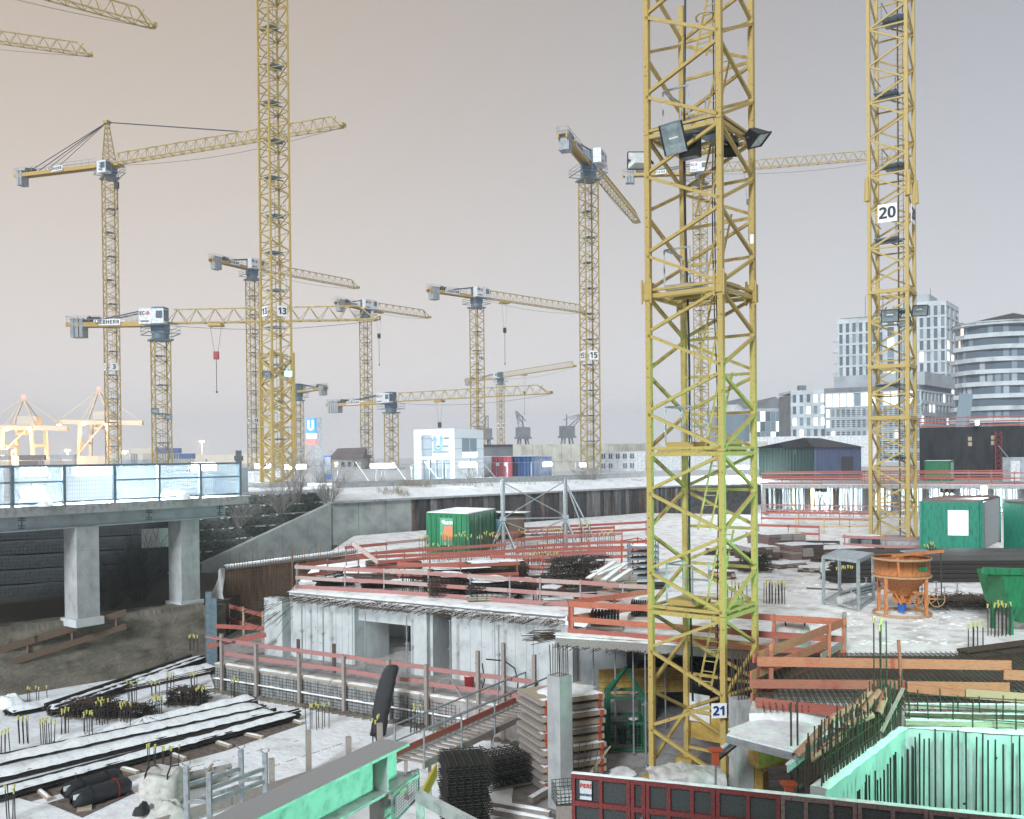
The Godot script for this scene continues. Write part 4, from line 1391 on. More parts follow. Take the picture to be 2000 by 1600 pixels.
# rows and columns of windows between piers and floor bands on the face a-b
func facade(parent: Node, a: Vector3, b: Vector3, y0: float, y1: float, cols: int, rows: int, wf: float, hf: float, wall: Material, lit: float, sd: int, glass: Material = null) -> void:
	var g = RandomNumberGenerator.new()
	g.seed = sd
	var fh = (y1 - y0) / rows
	var wl = Mb.new()
	for r in rows + 1:
		on_face(wl, a, b, 0, 1, y0 + r * fh - fh * (1 - hf) * .5, minf(y0 + r * fh + fh * (1 - hf) * .5, y1), .1, .5)
	for c in cols + 1:
		on_face(wl, a, b, maxf(0.0, (c - (1 - wf) * .5) / cols), minf(1.0, (c + (1 - wf) * .5) / cols), y0, y1, 0.0, .4)
	put(wl, "wall", wall, parent)
	for r in rows:
		for c in cols:
			var m: Material = glass if glass else M.glass_far
			var q = g.randf()
			if q < lit:
				m = M.window_white if g.randf() < .75 else M.window_warm
			elif q > .8:
				m = M.glass_far_light
			face_part(parent, "window", a, b, (c + (1 - wf) * .5) / cols, (c + 1 - (1 - wf) * .5) / cols, y0 + r * fh + fh * (1 - hf) * .5, y0 + (r + 1) * fh - fh * (1 - hf) * .5, -.2, .1, m)

func block(parent: Node, pts: Array, y0: float, y1: float, m: Material, called := "core") -> void:
	var mb = Mb.new()
	mb.prism(pts, y0, y1)
	put(mb, called, m, parent)

func far_town() -> void:
	# hall with cream panels
	var a = Vector3(0.17, 0, -152)
	var b = Vector3(22.93, 0, -158)
	var t = thing("cream_hall", "long cream panelled hall with flat roof behind mast 15", "building", a)
	block(t, [a, b, b + Vector3(0, 0, -12), a + Vector3(0, 0, -12)], LS, 12.1, M.cream_panel)
	for i in 14:
		face_part(t, "cladding_panel", a, b, i / 14.0, (i + .97) / 14.0, LS, 12.25, .1, .1, M.cream_panel)
	a = Vector3(14.07, 0, -148)
	b = Vector3(21.76, 0, -150)
	t = thing("site_office", "white two-storey site office block with two rows of windows", "building", a)
	block(t, [a, b, b + Vector3(0, 0, -5), a + Vector3(0, 0, -5)], LS, 10.9, M.white_paint)
	for r in 2:
		for i in 5:
			if r == 0 and i > 1 and i < 3:
				continue
			var wn = face_part(t, "window", a, b, .04 + i * .155, .12 + i * .155, 8.2 + r * 1.55, 9.0 + r * 1.55, .06, .08, M.glass_far)
			face_part(wn, "mullion", a, b, .075 + i * .155, .085 + i * .155, 8.2 + r * 1.55, 9.0 + r * 1.55, .1, .05, M.white_paint)
	a = Vector3(22.35, 0, -154)
	b = Vector3(44.39, 0, -160)
	t = thing("white_hall", "white hall behind the near mast with pale upper panels", "building", a)
	block(t, [a, b, b + Vector3(0, 0, -12), a + Vector3(0, 0, -12)], LS, 12.3, M.white_paint)
	for i in 10:
		face_part(t, "cladding_panel", a, b, i / 10.0, (i + .98) / 10.0, 10.3, 12.4, .1, .1, M.cream_panel)
	t = thing("warehouse", "dark grey flat warehouse between pavilion and cream hall", "building", Vector3(-5.28, 0, -170))
	block(t, [Vector3(-5.75, 0, -170), Vector3(0.49, 0, -172), Vector3(0.53, 0, -184), Vector3(-6.22, 0, -184)], LS, 12.3, M.facade_dark)
	face_part(t, "roof_edge", Vector3(-5.75, 0, -170), Vector3(0.49, 0, -172), 0, 1, 12.1, 12.5, .2, .3, M.tar_roof)
	t = thing("brick_hall", "reddish gabled hall behind the station pylon", "building", Vector3(-38.99, 0, -200))
	a = Vector3(-39.21, 0, -200)
	b = Vector3(-33.42, 0, -204)
	block(t, [a, b, b + Vector3(0, 0, -14), a + Vector3(0, 0, -14)], LS, 10.2, M.cream_panel)
	var mb = Mb.new()
	mb.quad(at_y(a, 10.1) + Vector3(-.5, 0, .6), at_y(a, 12.4) + Vector3(0, 0, -7), at_y(b, 12.6) + Vector3(0, 0, -7), at_y(b, 10.1) + Vector3(.5, 0, .6))
	mb.tri(at_y(b, 10.1) + Vector3(.5, 0, .6), at_y(b, 12.6) + Vector3(0, 0, -7), at_y(b, 10.1) + Vector3(.5, 0, -14))
	put(mb, "roof", M.brick_roof, t)
	for i in 4:
		face_part(t, "window", a, b, .1 + i * .22, .22 + i * .22, 8.3, 9.4, .05, .1, M.window_warm if i == 0 else M.glass_far)
	t = thing("small_kiosk", "low white site cabin at the end of the footbridge", "cabin", Vector3(-27.85, 0, -104))
	block(t, [Vector3(-30.28, 0, -104), Vector3(-25.54, 0, -104), Vector3(-26.27, 0, -107), Vector3(-31.15, 0, -107)], LS, 8.75, M.white_paint)
	face_part(t, "roof_edge", Vector3(-30.28, 0, -104), Vector3(-25.54, 0, -104), -.01, 1.01, 8.75, 8.9, .15, .3, M.snow_clean)
	# dockside cranes
	harbour_crane("dark level-luffing dock crane with raised jib behind the cream hall", Vector3(4.04, 7.7, -330), Vector3(1.65, 26.35, -330))
	harbour_crane("slim dock crane jib showing behind the pavilion edge", Vector3(-9.81, 7.7, -340), Vector3(-8.89, 25.24, -340))
	harbour_crane("dock crane jib slanting up against mast 15", Vector3(19.21, 7.7, -320), Vector3(24.87, 24.76, -320))
	gantry("pale container gantry crane at the port beside the frame edge", Vector3(-253.86, 7.7, -480), Vector3(-250.93, 42.69, -480).y, 24.0, 0)
	gantry("pale container gantry crane standing behind the tall crane mast", Vector3(-223.6, 7.7, -500), Vector3(-220.8, 48.09, -500).y, 24.0, 1)
	port()
	towers()
	# green and blue hipped shed
	a = Vector3(29.99, 0, -112)
	b = Vector3(35.14, 0, -107)
	var c = Vector3(44.28, 0, -117)
	t = thing("hipped_shed", "shed with dark green front, blue side and dark hipped roof", "building", b)
	var k = a + c - b
	block(t, [a, b, c, k], LS, 11.1, M.green_shed, "wall")
	mb = Mb.new()
	for i in 18:
		on_face(mb, a, b, (i + .3) / 18.0, (i + .7) / 18.0, LS, 11.05, .04, .06)
	put(mb, "green_boarding", M.green_shed, t)
	face_part(t, "blue_wall", b, c, 0, 1, LS, 11.08, .05, .06, M.blue_shed)
	for i in 14:
		face_part(t, "blue_panel", b, c, i / 14.0, (i + .93) / 14.0, LS, 11.06, .1, .06, M.blue_shed)
	face_part(t, "shed_door", b, c, .55, .8, LS + .4, 9.9, .14, .06, M.black)
	mb = Mb.new()
	var r0 = (a + b) * .5 + (k - a) * .35
	var r1 = (a + b) * .5 + (k - a) * .7
	r0.y = 12.25
	r1.y = 12.25
	var ea = []
	for p in [a, b, c, k]:
		ea.append(at_y(p + (p - (a + c) * .5).normalized() * .7, 11.05))
	mb.quad(ea[0], r0, r0, ea[1])
	mb.tri(ea[0], r0, ea[1])
	mb.quad(ea[1], r0, r1, ea[2])
	mb.tri(ea[2], r1, ea[3])
	mb.quad(ea[3], r1, r0, ea[0])
	put(mb, "roof", M.tar_roof, t)
	# white hoarding wall and glass halls behind the shed
	a = Vector3(46.95, 0, -180)
	b = Vector3(70.36, 0, -176)
	t = thing("white_hoarding", "white hoarding wall rising behind the hipped shed", "hoarding", a)
	for i in 16:
		face_part(t, "hoarding_panel", a, b, i / 16.0, (i + .985) / 16.0, LS, 13.6, 0, .2, M.white_paint)
	a = Vector3(68.43, 0, -290)
	b = Vector3(86.87, 0, -286)
	t = thing("glass_hall", "glazed hall with grey gabled roof beside the white office block", "building", a)
	block(t, [a, b, b + Vector3(0, 0, -30), a + Vector3(0, 0, -30)], LS, 24.6, M.facade_grey)
	for r in 3:
		for i in 12:
			face_part(t, "window", a, b, (i + .05) / 12.0, (i + .95) / 12.0, 14.0 + r * 3.2, 17.0 + r * 3.2, .1, .2, [M.window_white, M.glass_far_light, M.glass_far_light, M.glass_far][(i * 3 + r * 5) % 4])
	mb = Mb.new()
	var gx = (b - a)
	for i in 2:
		var p = a + gx * (.5 * i - .02)
		var q = a + gx * (.5 * i + .5)
		mb.tri(at_y(p, 24.4), at_y((p + q) * .5, 28.0), at_y(q, 24.4))
		mb.quad(at_y(p, 24.4), at_y(p, 24.4) + Vector3(0, 0, -30), at_y((p + q) * .5, 28.0) + Vector3(0, 0, -30), at_y((p + q) * .5, 28.0))
		mb.quad(at_y((p + q) * .5, 28.0), at_y((p + q) * .5, 28.0) + Vector3(0, 0, -30), at_y(q, 24.4) + Vector3(0, 0, -30), at_y(q, 24.4))
	put(mb, "roof", M.facade_dark, t)
	t = thing("fuel_tank", "round pale tank with lit top seen through the near mast", "tank", Vector3(54.95, 7.7, -230))
	mb = Mb.new()
	mb.tube(Vector3(54.95, 7.7, -230), Vector3(55.04, 20, -230), 4.2, 4.2, 24)
	put(mb, "shell", M.glass_far_light, t)
	mb = Mb.new()
	mb.tube(Vector3(55.04, 20, -230), Vector3(55.05, 22.5, -230), 4.2, 2.0, 24)
	put(mb, "roof", M.white_paint, t)

func harbour_crane(label: String, base: Vector3, tip: Vector3) -> void:
	var t = thing("dock_crane", label, "crane", base, "dock cranes on the far quay")
	var mb = Mb.new()
	for q in corners(base, 5.0, .3):
		mb.bar(q, base + Vector3.UP * 9.0 + (q - base) * .5, .5)
	mb.box(base + Vector3.UP * 9.0, Vector3(5, .6, 5), .3)
	put(mb, "portal", M.facade_dark, t)
	box_part(t, "machine_house", base + Vector3.UP * 11.0, Vector3(4, 3.6, 5), M.facade_dark, .3)
	mb = Mb.new()
	var p = base + Vector3.UP * 11.0
	for sg in [-1.0, 1.0]:
		mb.bar(p + Vector3(1.2 * sg, 0, 0), tip + Vector3(.25 * sg, 0, 0), .35, .35)
		mb.bar(p + Vector3(1.2 * sg, 4, -1), tip + Vector3(.25 * sg, 0, 0), .25, .25)
	for i in 9:
		var f = i / 9.0
		var s = 1.0 if i % 2 else -1.0
		mb.bar(p.lerp(tip, f) + Vector3(1.2 * s * (1 - f), 0, 0), p.lerp(tip, f + .1) - Vector3(1.2 * s * (1 - f), 0, 0), .16, .16, false)
	mb.bar(p + Vector3(0, 5, -2), tip, .12, .12)
	mb.bar(p + Vector3(0, 0, -2), p + Vector3(0, 6, -2), .4)
	put(mb, "jib", M.facade_dark, t)

func gantry(label: String, base: Vector3, top: float, w: float, k: int) -> void:
	var t = thing("gantry_crane", label, "crane", base, "container gantry cranes at the port")
	var m: Material = M.port_white
	var dk = lerpf(base.y, top, .58)
	for sx in [-.5, .5]:
		for sz in [-7.0, 7.0]:
			bar_part(t, "leg", base + Vector3(sx * w * .7, 0, sz), at_y(base, dk) + Vector3(sx * w * .6, 0, sz), 1.5, 1.5, m)
		bar_part(t, "cross_beam", at_y(base, lerpf(base.y, dk, .5)) + Vector3(sx * w * .65, 0, -7), at_y(base, lerpf(base.y, dk, .5)) + Vector3(sx * w * .65, 0, 7), 1.0, 1.2, m)
	bar_part(t, "brace", base + Vector3(-w * .34, 6, 7), at_y(base, dk) + Vector3(w * .28, 0, 7), .7, .7, m)
	bar_part(t, "main_girder", at_y(base, dk) + Vector3(-w * 1.0, 0, 0), at_y(base, dk) + Vector3(w * 1.15, -1.5, 10), 2.0, 2.4, m)
	bar_part(t, "portal_beam", at_y(base, dk - 1) + Vector3(-w * .33, 0, 7), at_y(base, dk - 1) + Vector3(w * .33, 0, 7), 1.2, 2.0, m)
	box_part(t, "machine_house", at_y(base, dk + 3) + Vector3(w * .12, 0, 0), Vector3(10, 4.5, 6), m)
	var apex = at_y(base, top)
	for sx in [-.34, .34]:
		bar_part(t, "a_frame", at_y(base, dk) + Vector3(sx * w, 0, 4), apex, .8, .8, m)
		bar_part(t, "a_frame", at_y(base, dk) + Vector3(sx * w, 0, -4), apex, .8, .8, m)
	bar_part(t, "stay", apex, at_y(base, dk) + Vector3(w * 1.1, -1, 9), .4, .4, m)
	bar_part(t, "stay", apex, at_y(base, dk) + Vector3(-w * .95, 0, 0), .4, .4, m)
	box_part(t, "trolley_cabin", at_y(base, dk - 3) + Vector3(w * .05, 0, 3), Vector3(4, 3, 4), m)
	var mb = Mb.new()
	mb.tube(apex, apex + Vector3.UP * 1.6, .9, .9, 8)
	put(mb, "beacon", M.lamp_red, t)
	for sx in [-.75, -.2, .3, .85]:
		var q = at_y(base, dk - 2.0) + Vector3(sx * w, 0, 8)
		box_part(t, "lamp", q, Vector3(1.6, .5, .8), M.lamp_warm)
		spot(t, q - Vector3.UP * .6, q + Vector3(0, -20, 6), 65.0, Color(1, .78, .5), 160.0, .6)

func port() -> void:
	var cols = [M.port_white, M.cream_panel, M.brick_roof, M.blue_container, M.port_white, M.facade_grey]
	var g = RandomNumberGenerator.new()
	g.seed = 5
	var i = 0
	for s in [[262, 2], [300, 3], [322, 2], [345, 3], [372, 2], [118, 1], [140, 2], [395, 1], [12, 3], [80, 2]]:
		for h in s[1]:
			var x = (float(s[0]) - 1000.0) / 1800.0 * 440.0 - 4.0
			var t = thing("port_container", "stacked freight container at the port, column %s of the lit row, tier %s" % [["one", "two", "three", "four", "five", "six", "seven", "eight", "nine", "ten"][i], ["one", "two", "three"][h]], "container", Vector3(x, 7.7 + h * 2.65, -440), "freight containers stacked at the port")
			var m: Material = cols[g.randi() % 6]
			box_part(t, "wall", Vector3(x, 9.0 + h * 2.65, -440), Vector3(12.0, 2.5, 2.4), m)
			for k in 10:
				box_part(t, "rib", Vector3(x - 5.4 + k * 1.2, 9.0 + h * 2.65, -438.7), Vector3(.4, 2.3, .12), m)
		i += 1
	i = 0
	for q in [[395, 480, 16.0], [132, 470, 12.0], [24, 470, 12.0], [245, 480, 11.0]]:
		var x = (float(q[0]) - 1000.0) / 1800.0 * float(q[1])
		var b = Vector3(x, 7.7, -q[1])
		var t = thing("light_mast", ["warm light mast at the port beside the info column", "warm light mast between the two gantry cranes", "warm light mast at the foot of the first gantry crane", "warm light mast beside the tall crane mast"][i], "lamp", b, "warm light masts at the port")
		tube_part(t, "pole", b, at_y(b, q[2] + 3.0), .25, M.facade_grey)
		box_part(t, "lamp_head", at_y(b, q[2] + 3.3), Vector3(2.2, .7, 1.2), M.lamp_warm)
		omni(t, at_y(b, q[2] + 2.2) + Vector3(0, 0, 1.2), Color(1, .75, .42), 200.0, .6)
		i += 1
	var t = thing("quay_shed", "long low pale quay shed along the port horizon", "building", Vector3(-170, 7.7, -470))
	block(t, [Vector3(-275, 0, -470), Vector3(-120, 0, -470), Vector3(-120, 0, -490), Vector3(-275, 0, -490)], LS, 12.0, M.port_white, "wall")
	for k in 24:
		face_part(t, "wall_panel", Vector3(-275, 0, -470), Vector3(-120, 0, -470), k / 24.0, (k + .97) / 24.0, LS, 12.3, .2, .2, M.port_white)

func towers() -> void:
	# white residential tower
	var a = Vector3(106.3, 0, -300)
	var b = Vector3(134.56, 0, -285)
	var c = Vector3(145.65, 0, -300)
	var t = thing("white_tower", "tall white tower block with rows of upright windows behind mast 20", "building", b)
	var k = a + c - b
	var s = .18
	var yt = 54.0
	block(t, [a.lerp(b, .02) + (k - a) * .04, b.lerp(a, .02) + (k - a) * .04, c - (c - b) * .04, k], LS, yt, M.facade_dark)
	facade(t, a, a.lerp(b, .44), 10.0, 52.4, 7, 12, .5, .82, M.facade_white, .09, 3)
	facade(t, a.lerp(b, .56), b, 10.0, 56.0, 7, 13, .5, .82, M.facade_white, .05, 4)
	facade(t, a.lerp(b, .44), a.lerp(b, .56), 10.0, 53.5, 1, 13, .5, .9, M.facade_white, .6, 5)
	facade(t, b, c, 10.0, 56.0, 3, 13, .6, .8, M.facade_white, .1, 6)
	block(t, [a.lerp(b, .56), b, c, a.lerp(b, .56) + (k - a)], 56.0, 57.2, M.facade_white, "parapet")
	block(t, [a, a.lerp(b, .5), a.lerp(b, .5) + (k - a), k], 52.4, 53.6, M.facade_white, "parapet")
	block(t, [a.lerp(b, .6), a.lerp(b, .85), a.lerp(b, .85) + (k - a) * .6, a.lerp(b, .6) + (k - a) * .6], 57.2, 59.5, M.facade_grey, "roof_house")
	for r in 9:
		face_part(t, "balcony", a + (k - a) * .0 - (b - a).normalized() * 1.6, a, 0, 1, 18.0 + r * 3.55, 19.0 + r * 3.55, .2, 1.6, M.facade_white)
	for q in [[.62, 3.5], [.9, 2.5], [.3, 2.0]]:
		bar_part(t, "antenna", at_y(a.lerp(b, q[0]), 54.0) + Vector3(0, 0, -3), at_y(a.lerp(b, q[0]), 59.0 + q[1]) + Vector3(0, 0, -3), .15, .15, M.facade_dark)
	# lower office block
	a = Vector3(79.43, 0, -262)
	b = Vector3(88.11, 0, -258)
	t = thing("office_block", "white low office block with square windows before the tall tower", "building", a)
	block(t, [a + Vector3(0, 0, -.8), b + Vector3(0, 0, -.8), b + Vector3(0, 0, -12), a + Vector3(0, 0, -12)], LS, 27.0, M.facade_dark)
	facade(t, a, b, LS, 27.4, 5, 6, .5, .68, M.facade_white, .14, 8)
	facade(t, Vector3(83.07, 0, -274), a, LS, 27.4, 2, 6, .5, .68, M.facade_white, .05, 9)
	block(t, [a, b, b + Vector3(0, 0, -12), a + Vector3(0, 0, -12)], 27.4, 28.1, M.facade_white, "parapet")
	box_part(t, "roof_unit", (a + b) * .5 + Vector3(0, 29, -6), Vector3(2, 1.6, 2), M.facade_dark)
	a = Vector3(85.78, 0, -252)
	b = Vector3(106.64, 0, -240)
	c = Vector3(126.32, 0, -262)
	t = thing("louvred_office", "wide office building with white louvres and a bright top floor", "building", b)
	k = a + c - b
	block(t, [a + Vector3(0, 0, -.9), b + Vector3(0, 0, -.9), c + Vector3(-.9, 0, -.9), k], LS, 28.0, M.facade_dark)
	facade(t, a, b, 22.6, 26.6, 13, 1, .8, .85, M.facade_white, .9, 10)
	facade(t, a, b, LS, 22.6, 18, 5, .62, .72, M.facade_white, .12, 11)
	facade(t, b, c, LS, 26.6, 10, 6, .66, .7, M.facade_white, .15, 12)
	for r in 26:
		face_part(t, "louvre", a, b, 0, 1, 8.6 + r * .53, 8.72 + r * .53, .55, .12, M.facade_white)
		face_part(t, "louvre", b, c, 0, 1, 8.6 + r * .53, 8.72 + r * .53, .55, .12, M.facade_white)
	block(t, [a.lerp(b, .0) + (k - a) * .2, b + (k - a) * .1, c, k], 28.0, 31.5, M.facade_grey, "roof_storey")
	# rounded tower with wavy bands
	t = thing("banded_tower", "rounded dark glazed tower with white wavy balcony bands", "building", Vector3(112.01, 7.7, -210))
	var ce = Vector3(119, 0, -222)
	var ring = func(r: float, ph: float, am: float) -> Array:
		var out = []
		for i in 20:
			var f = TAU * i / 20.0
			var rr = r * (1.0 + am * sin(f * 5.0 + ph))
			out.append(ce + Vector3(cos(f) * rr * 1.0, 0, sin(f) * rr * .8))
		return out
	var rows = 11
	for r in rows:
		var y = 9.5 + r * 2.85
		var rr = 12.2 - (.5 if r > 8 else 0.0)
		block(t, ring.call(rr - .9, 0.0, .0), y - 1.0, y + 1.9, M.glass_far, "glazing")
		block(t, ring.call(rr, r * 1.3, .035), y + 1.85, y + 2.85, M.facade_white, "balcony_band")
		var pl = ring.call(rr - .86, 0.0, 0.0)
		for i in 20:
			var p: Vector3 = pl[i]
			var q: Vector3 = pl[(i + 1) % 20]
			if p.z < ce.z - 2.0:
				continue
			for e in 2:
				if rng.randf() < .55:
					face_part(t, "window", q, p, .08 + e * .5, .42 + e * .5, y - .9, y + 1.8, .06, .1, [M.glass_far_light, M.glass_far_light, M.facade_grey, M.window_warm if rng.randf() < .3 else M.glass_far][rng.randi() % 4])
	var mb = Mb.new()
	var rg: Array = ring.call(12.6, 0.0, .03)
	for i in 20:
		mb.tri(at_y(rg[i], 40.4), at_y(rg[(i + 1) % 20], 40.4), ce + Vector3(2, 43.6, 0))
	put(mb, "roof", M.tar_roof, t)
	block(t, ring.call(12.4, 0.0, .03), 39.9, 40.5, M.facade_white, "roof_band")
	t = thing("beacon_jib", "tiny crane jib with red beacon above the glass hall", "crane", Vector3(124.86, 7.7, -420))
	bar_part(t, "jib", Vector3(123.69, 8, -420), Vector3(126.44, 36.73, -420), 1.0, 1.0, M.facade_dark)
	var q = Vector3(126.45, 37.2, -420)
	box_part(t, "beacon", q, Vector3(1.5, 1.5, 1.5), M.lamp_red)
	t = thing("glass_sail", "tilted glass sail sculpture between office and rounded tower", "sculpture", Vector3(92.9, 7.7, -190))
	mb = Mb.new()
	mb.hexa(Vector3(93.15, 17.75, -190), Vector3(1.4, 0, 0), Vector3(.6, 4.5, 0), Vector3(0, 0, .1))
	put(mb, "pane", M.glass_far_light, t)
	bar_part(t, "mast", Vector3(92.47, 7.7, -190), Vector3(93.37, 19.01, -190), .3, .3, M.galv)


func bridge() -> void:
	var A = Vector3(-21.82, 0, -39)
	var B = Vector3(-14.32, 0, -49.5)
	var dr = (B - A).normalized()
	var A0 = A - dr * 9.0
	var nr = face_normal(A, B)
	var W = 7.0
	var t = thing("footbridge", "concrete footbridge deck on pale steel girder with two square columns", "bridge", at_y(B, 3))
	var mb = Mb.new()
	mb.prism([A0, B, B - nr * W, A0 - nr * W], 8.02, 8.32)
	put(mb, "deck_slab", M.concrete, t)
	mb = Mb.new()
	mb.prism([A0 - nr * .1, B - nr * .1 - dr * .1, B - nr * W, A0 - nr * W], 8.324, 8.37)
	put(mb, "deck_snow", M.snow_clean, t)
	mb = Mb.new()
	mb.bar(A0 + Vector3.UP * 8.18 + nr * .13, B + Vector3.UP * 8.18 + nr * .13, .24, .42)
	put(mb, "edge_beam", M.concrete, t)
	var e = B - dr * 1.1
	for off in [.35, 2.6, 5.0]:
		mb = Mb.new()
		mb.bar(A0 + Vector3.UP * 7.66 - nr * off, e + Vector3.UP * 7.66 - nr * off, .05, .7)
		mb.bar(A0 + Vector3.UP * 7.33 - nr * off, e + Vector3.UP * 7.33 - nr * off, .42, .06)
		mb.bar(A0 + Vector3.UP * 7.985 - nr * off, e + Vector3.UP * 7.985 - nr * off, .42, .06)
		var gd = put(mb, "girder", M.grey_cladding, t)
		if off < 1.0:
			for f in [.1, .62, .97]:
				var p = A.lerp(e, f) - nr * (off - .04)
				mb = Mb.new()
				mb.bar(p + Vector3.UP * 7.38, p + Vector3.UP * 7.95, .03, .02)
				for q in [-.14, -.07, .07, .14]:
					for yy in [7.45, 7.55, 7.78, 7.87]:
						mb.box(p + dr * q + Vector3.UP * yy, Vector3(.035, .035, .035))
				put(mb, "splice_bolts", M.steel_dark, gd)
	var yaw = atan2(nr.x, nr.z)
	for q in [Vector3(-19.96, 0, -42.6), Vector3(-16.93, 0, -47.4)]:
		var c = Node3D.new()
		c.name = "column"
		t.add_child(c, true)
		box_part(c, "shaft", at_y(q, 5.22), Vector3(1.08, 4.2, 1.08), M.concrete_col, yaw)
		box_part(c, "construction_joint", at_y(q, 6.25), Vector3(1.085, .015, 1.085), M.concrete, yaw)
		box_part(c, "footing", at_y(q, 2.95), Vector3(1.35, .36, 1.35), M.concrete_new, yaw)
	# fence on the deck edge
	t = thing("bridge_fence", "grey framed mesh fence with frosted panes along the footbridge edge", "fence", at_y(B, 8.3))
	var ps = [A0 - nr * .12, Vector3(-21.44, 0, -39.5), Vector3(-20.04, 0, -41.2), Vector3(-18.65, 0, -43.2), Vector3(-17.26, 0, -45), Vector3(-15.94, 0, -47.1), Vector3(-14.53, 0, -49.2)]
	for i in ps.size():
		ps[i] = at_y(ps[i] - nr * (.0 if i == 0 else .02), 8.32)
		bar_part(t, "post", ps[i], ps[i] + Vector3.UP * 1.86, .14, .14, M.galv_blue, nr)
	for i in ps.size() - 1:
		var a: Vector3 = ps[i]
		var b: Vector3 = ps[i + 1]
		bar_part(t, "rail", a + Vector3.UP * 1.82, b + Vector3.UP * 1.82, .08, .1, M.galv_blue)
		bar_part(t, "rail", a + Vector3.UP * .2, b + Vector3.UP * .2, .08, .09, M.galv_blue)
		if i != 2:
			bar_part(t, "rail", a + Vector3.UP * 1.12, b + Vector3.UP * 1.12, .06, .08, M.galv_blue)
		var pn = Mb.new()
		on_face(pn, a, b, .03, .97, 8.55, 10.1, -.06, .02)
		var po = put(pn, "pane", M.frosted if i != 2 else M.white_sheet, t)
		mb = Mb.new()
		var n = int(a.distance_to(b) / .11)
		for j in n:
			var q = a.lerp(b, (j + .5) / n) + nr * .02
			mb.bar(q + Vector3.UP * .25, q + Vector3.UP * 1.8, .007, .007, false)
		for j in 8:
			mb.bar(a + nr * .02 + Vector3.UP * (.35 + j * .19), b + nr * .02 + Vector3.UP * (.35 + j * .19), .009, .009, false)
		put(mb, "wire_mesh", M.wire_light, po)
	for q in [[Vector3(-22.11, 9.9, -42.6), "work light behind the first full pane of the bridge fence", 1.2, 40.0], [Vector3(-20.54, 9.85, -45.3), "bright work light behind the white sheet of the bridge fence", 2.2, 170.0], [Vector3(-17.39, 9.95, -52), "work light behind the last panes of the bridge fence", 1.6, 50.0], [Vector3(-22.38, 8.95, -43), "low work light behind the first full pane of the bridge fence", 1.1, 40.0]]:
		work_light(q[1], q[0], 8.37, q[2], q[3], q[0] + nr * 5.0 - Vector3.UP)
	for q in [[Vector3(-21.36, 8.37, -41.3), .9, "snow heap behind the first full fence pane"], [Vector3(-17.26, 8.37, -47), .8, "snow heap behind the middle fence panes"]]:
		mb = Mb.new()
		mb.heap(q[0], 1.6, .7, .45, -.9, lump)
		tag(put(mb, "snow_heap", M.snow_clean), q[2], "snow heap", "snow heaps on the footbridge")
	t = thing("deck_cabin", "pale blue site cabin standing on the footbridge behind the fence", "cabin", Vector3(-17.1, 8.37, -53))
	box_part(t, "wall", Vector3(-17.57, 9.1, -54.5), Vector3(3.2, 1.46, 2), M.grey_cladding, yaw)
	box_part(t, "door", Vector3(-16.98, 9, -53.3), Vector3(.8, 1.2, .06), M.blue_container, yaw)
	# wall below the bridge
	t = thing("bench_wall", "brown sprayed concrete wall below the footbridge columns", "wall", Vector3(-19.48, 0, -43.5))
	var a = Vector3(-25.5, 0, -38)
	var b = Vector3(-15.78, 0, -46.8)
	var g = []
	for r in 7:
		var row = []
		for j in 61:
			var p = a.lerp(b, j / 60.0)
			var y = r * .5
			var nn = face_normal(a, b)
			row.append(at_y(p, y) + nn * (.35 - y * .1 + lump.get_noise_3d(p.x * 25.0, y * 25.0, p.z * 25.0) * .1))
		g.push_front(row)
	var top = []
	for p in g[0]:
		top.append(p - face_normal(a, b) * 1.2 + Vector3.UP * .02)
	g.push_front(top)
	mb = Mb.new()
	mb.grid(g)
	put(mb, "wall_face", M.shotcrete, t)
	var fn = face_normal(a, b)
	mb = Mb.new()
	on_face(mb, b, b + Vector3(.9, 0, -.5), 0, 1, 0, 2.95, .4, .5)
	put(mb, "wall_return", M.shotcrete, t)
	t = thing("sheet_pile", "dark steel pile profile at the end of the brown wall", "pile", Vector3(-15.16, 0, -46))
	mb = Mb.new()
	mb.box(Vector3(-15.3, 1.85, -46.2), Vector3(.3, 3.7, .3), .3)
	mb.box(Vector3(-14.98, 1.7, -46), Vector3(.28, 3.4, .1), .3)
	put(mb, "profile", M.galv_blue, t)
	# timber guard on the wall
	t = thing("wall_guard", "weathered brown plank guard rising along the brown wall", "guard rail", Vector3(-20.67, 1, -42))
	var q0 = Vector3(-25.02, 1.44, -38.6)
	var q1 = Vector3(-18.36, 3.16, -43.6)
	bar_part(t, "plank", q0, q0.lerp(q1, .55), .05, .3, M.wood_brown)
	bar_part(t, "plank", q0.lerp(q1, .53), q1, .05, .3, M.wood_brown)
	bar_part(t, "plank", q0 - Vector3.UP * .72, q1 - Vector3.UP * .66, .05, .28, M.wood_brown)
	for f in [.2, .5, .72, .95]:
		var p = q0.lerp(q1, f) - fn * .06
		bar_part(t, "post", p - Vector3.UP * .85, p + Vector3.UP * .15, .14, .1, M.wood_brown)
	shrub("dark bare shrub between the two bridge columns", Vector3(-19.56, 3, -48), 3.2, 2.2, 22, M.twig_dark, 12, "bare shrubs under the bridge")
	shrub("dark low shrub beside the first bridge column", Vector3(-19.94, 3, -45.5), 1.6, 1.6, 18, M.twig_dark, 13, "bare shrubs under the bridge")
	t = thing("white_sign", "blank white board hanging behind the second bridge column", "board", Vector3(-19.99, 6, -52))
	box_part(t, "board", Vector3(-19.74, 6, -51.5), Vector3(1.9, 1.05, .06), M.white_plain, .5)
	for q in [-.7, .7]:
		bar_part(t, "post", Vector3(-19.78, 3, -51.5) + Vector3(q, 0, 0), Vector3(-19.74, 6, -51.5) + Vector3(q, 0, 0), .06, .06, M.steel_dark)
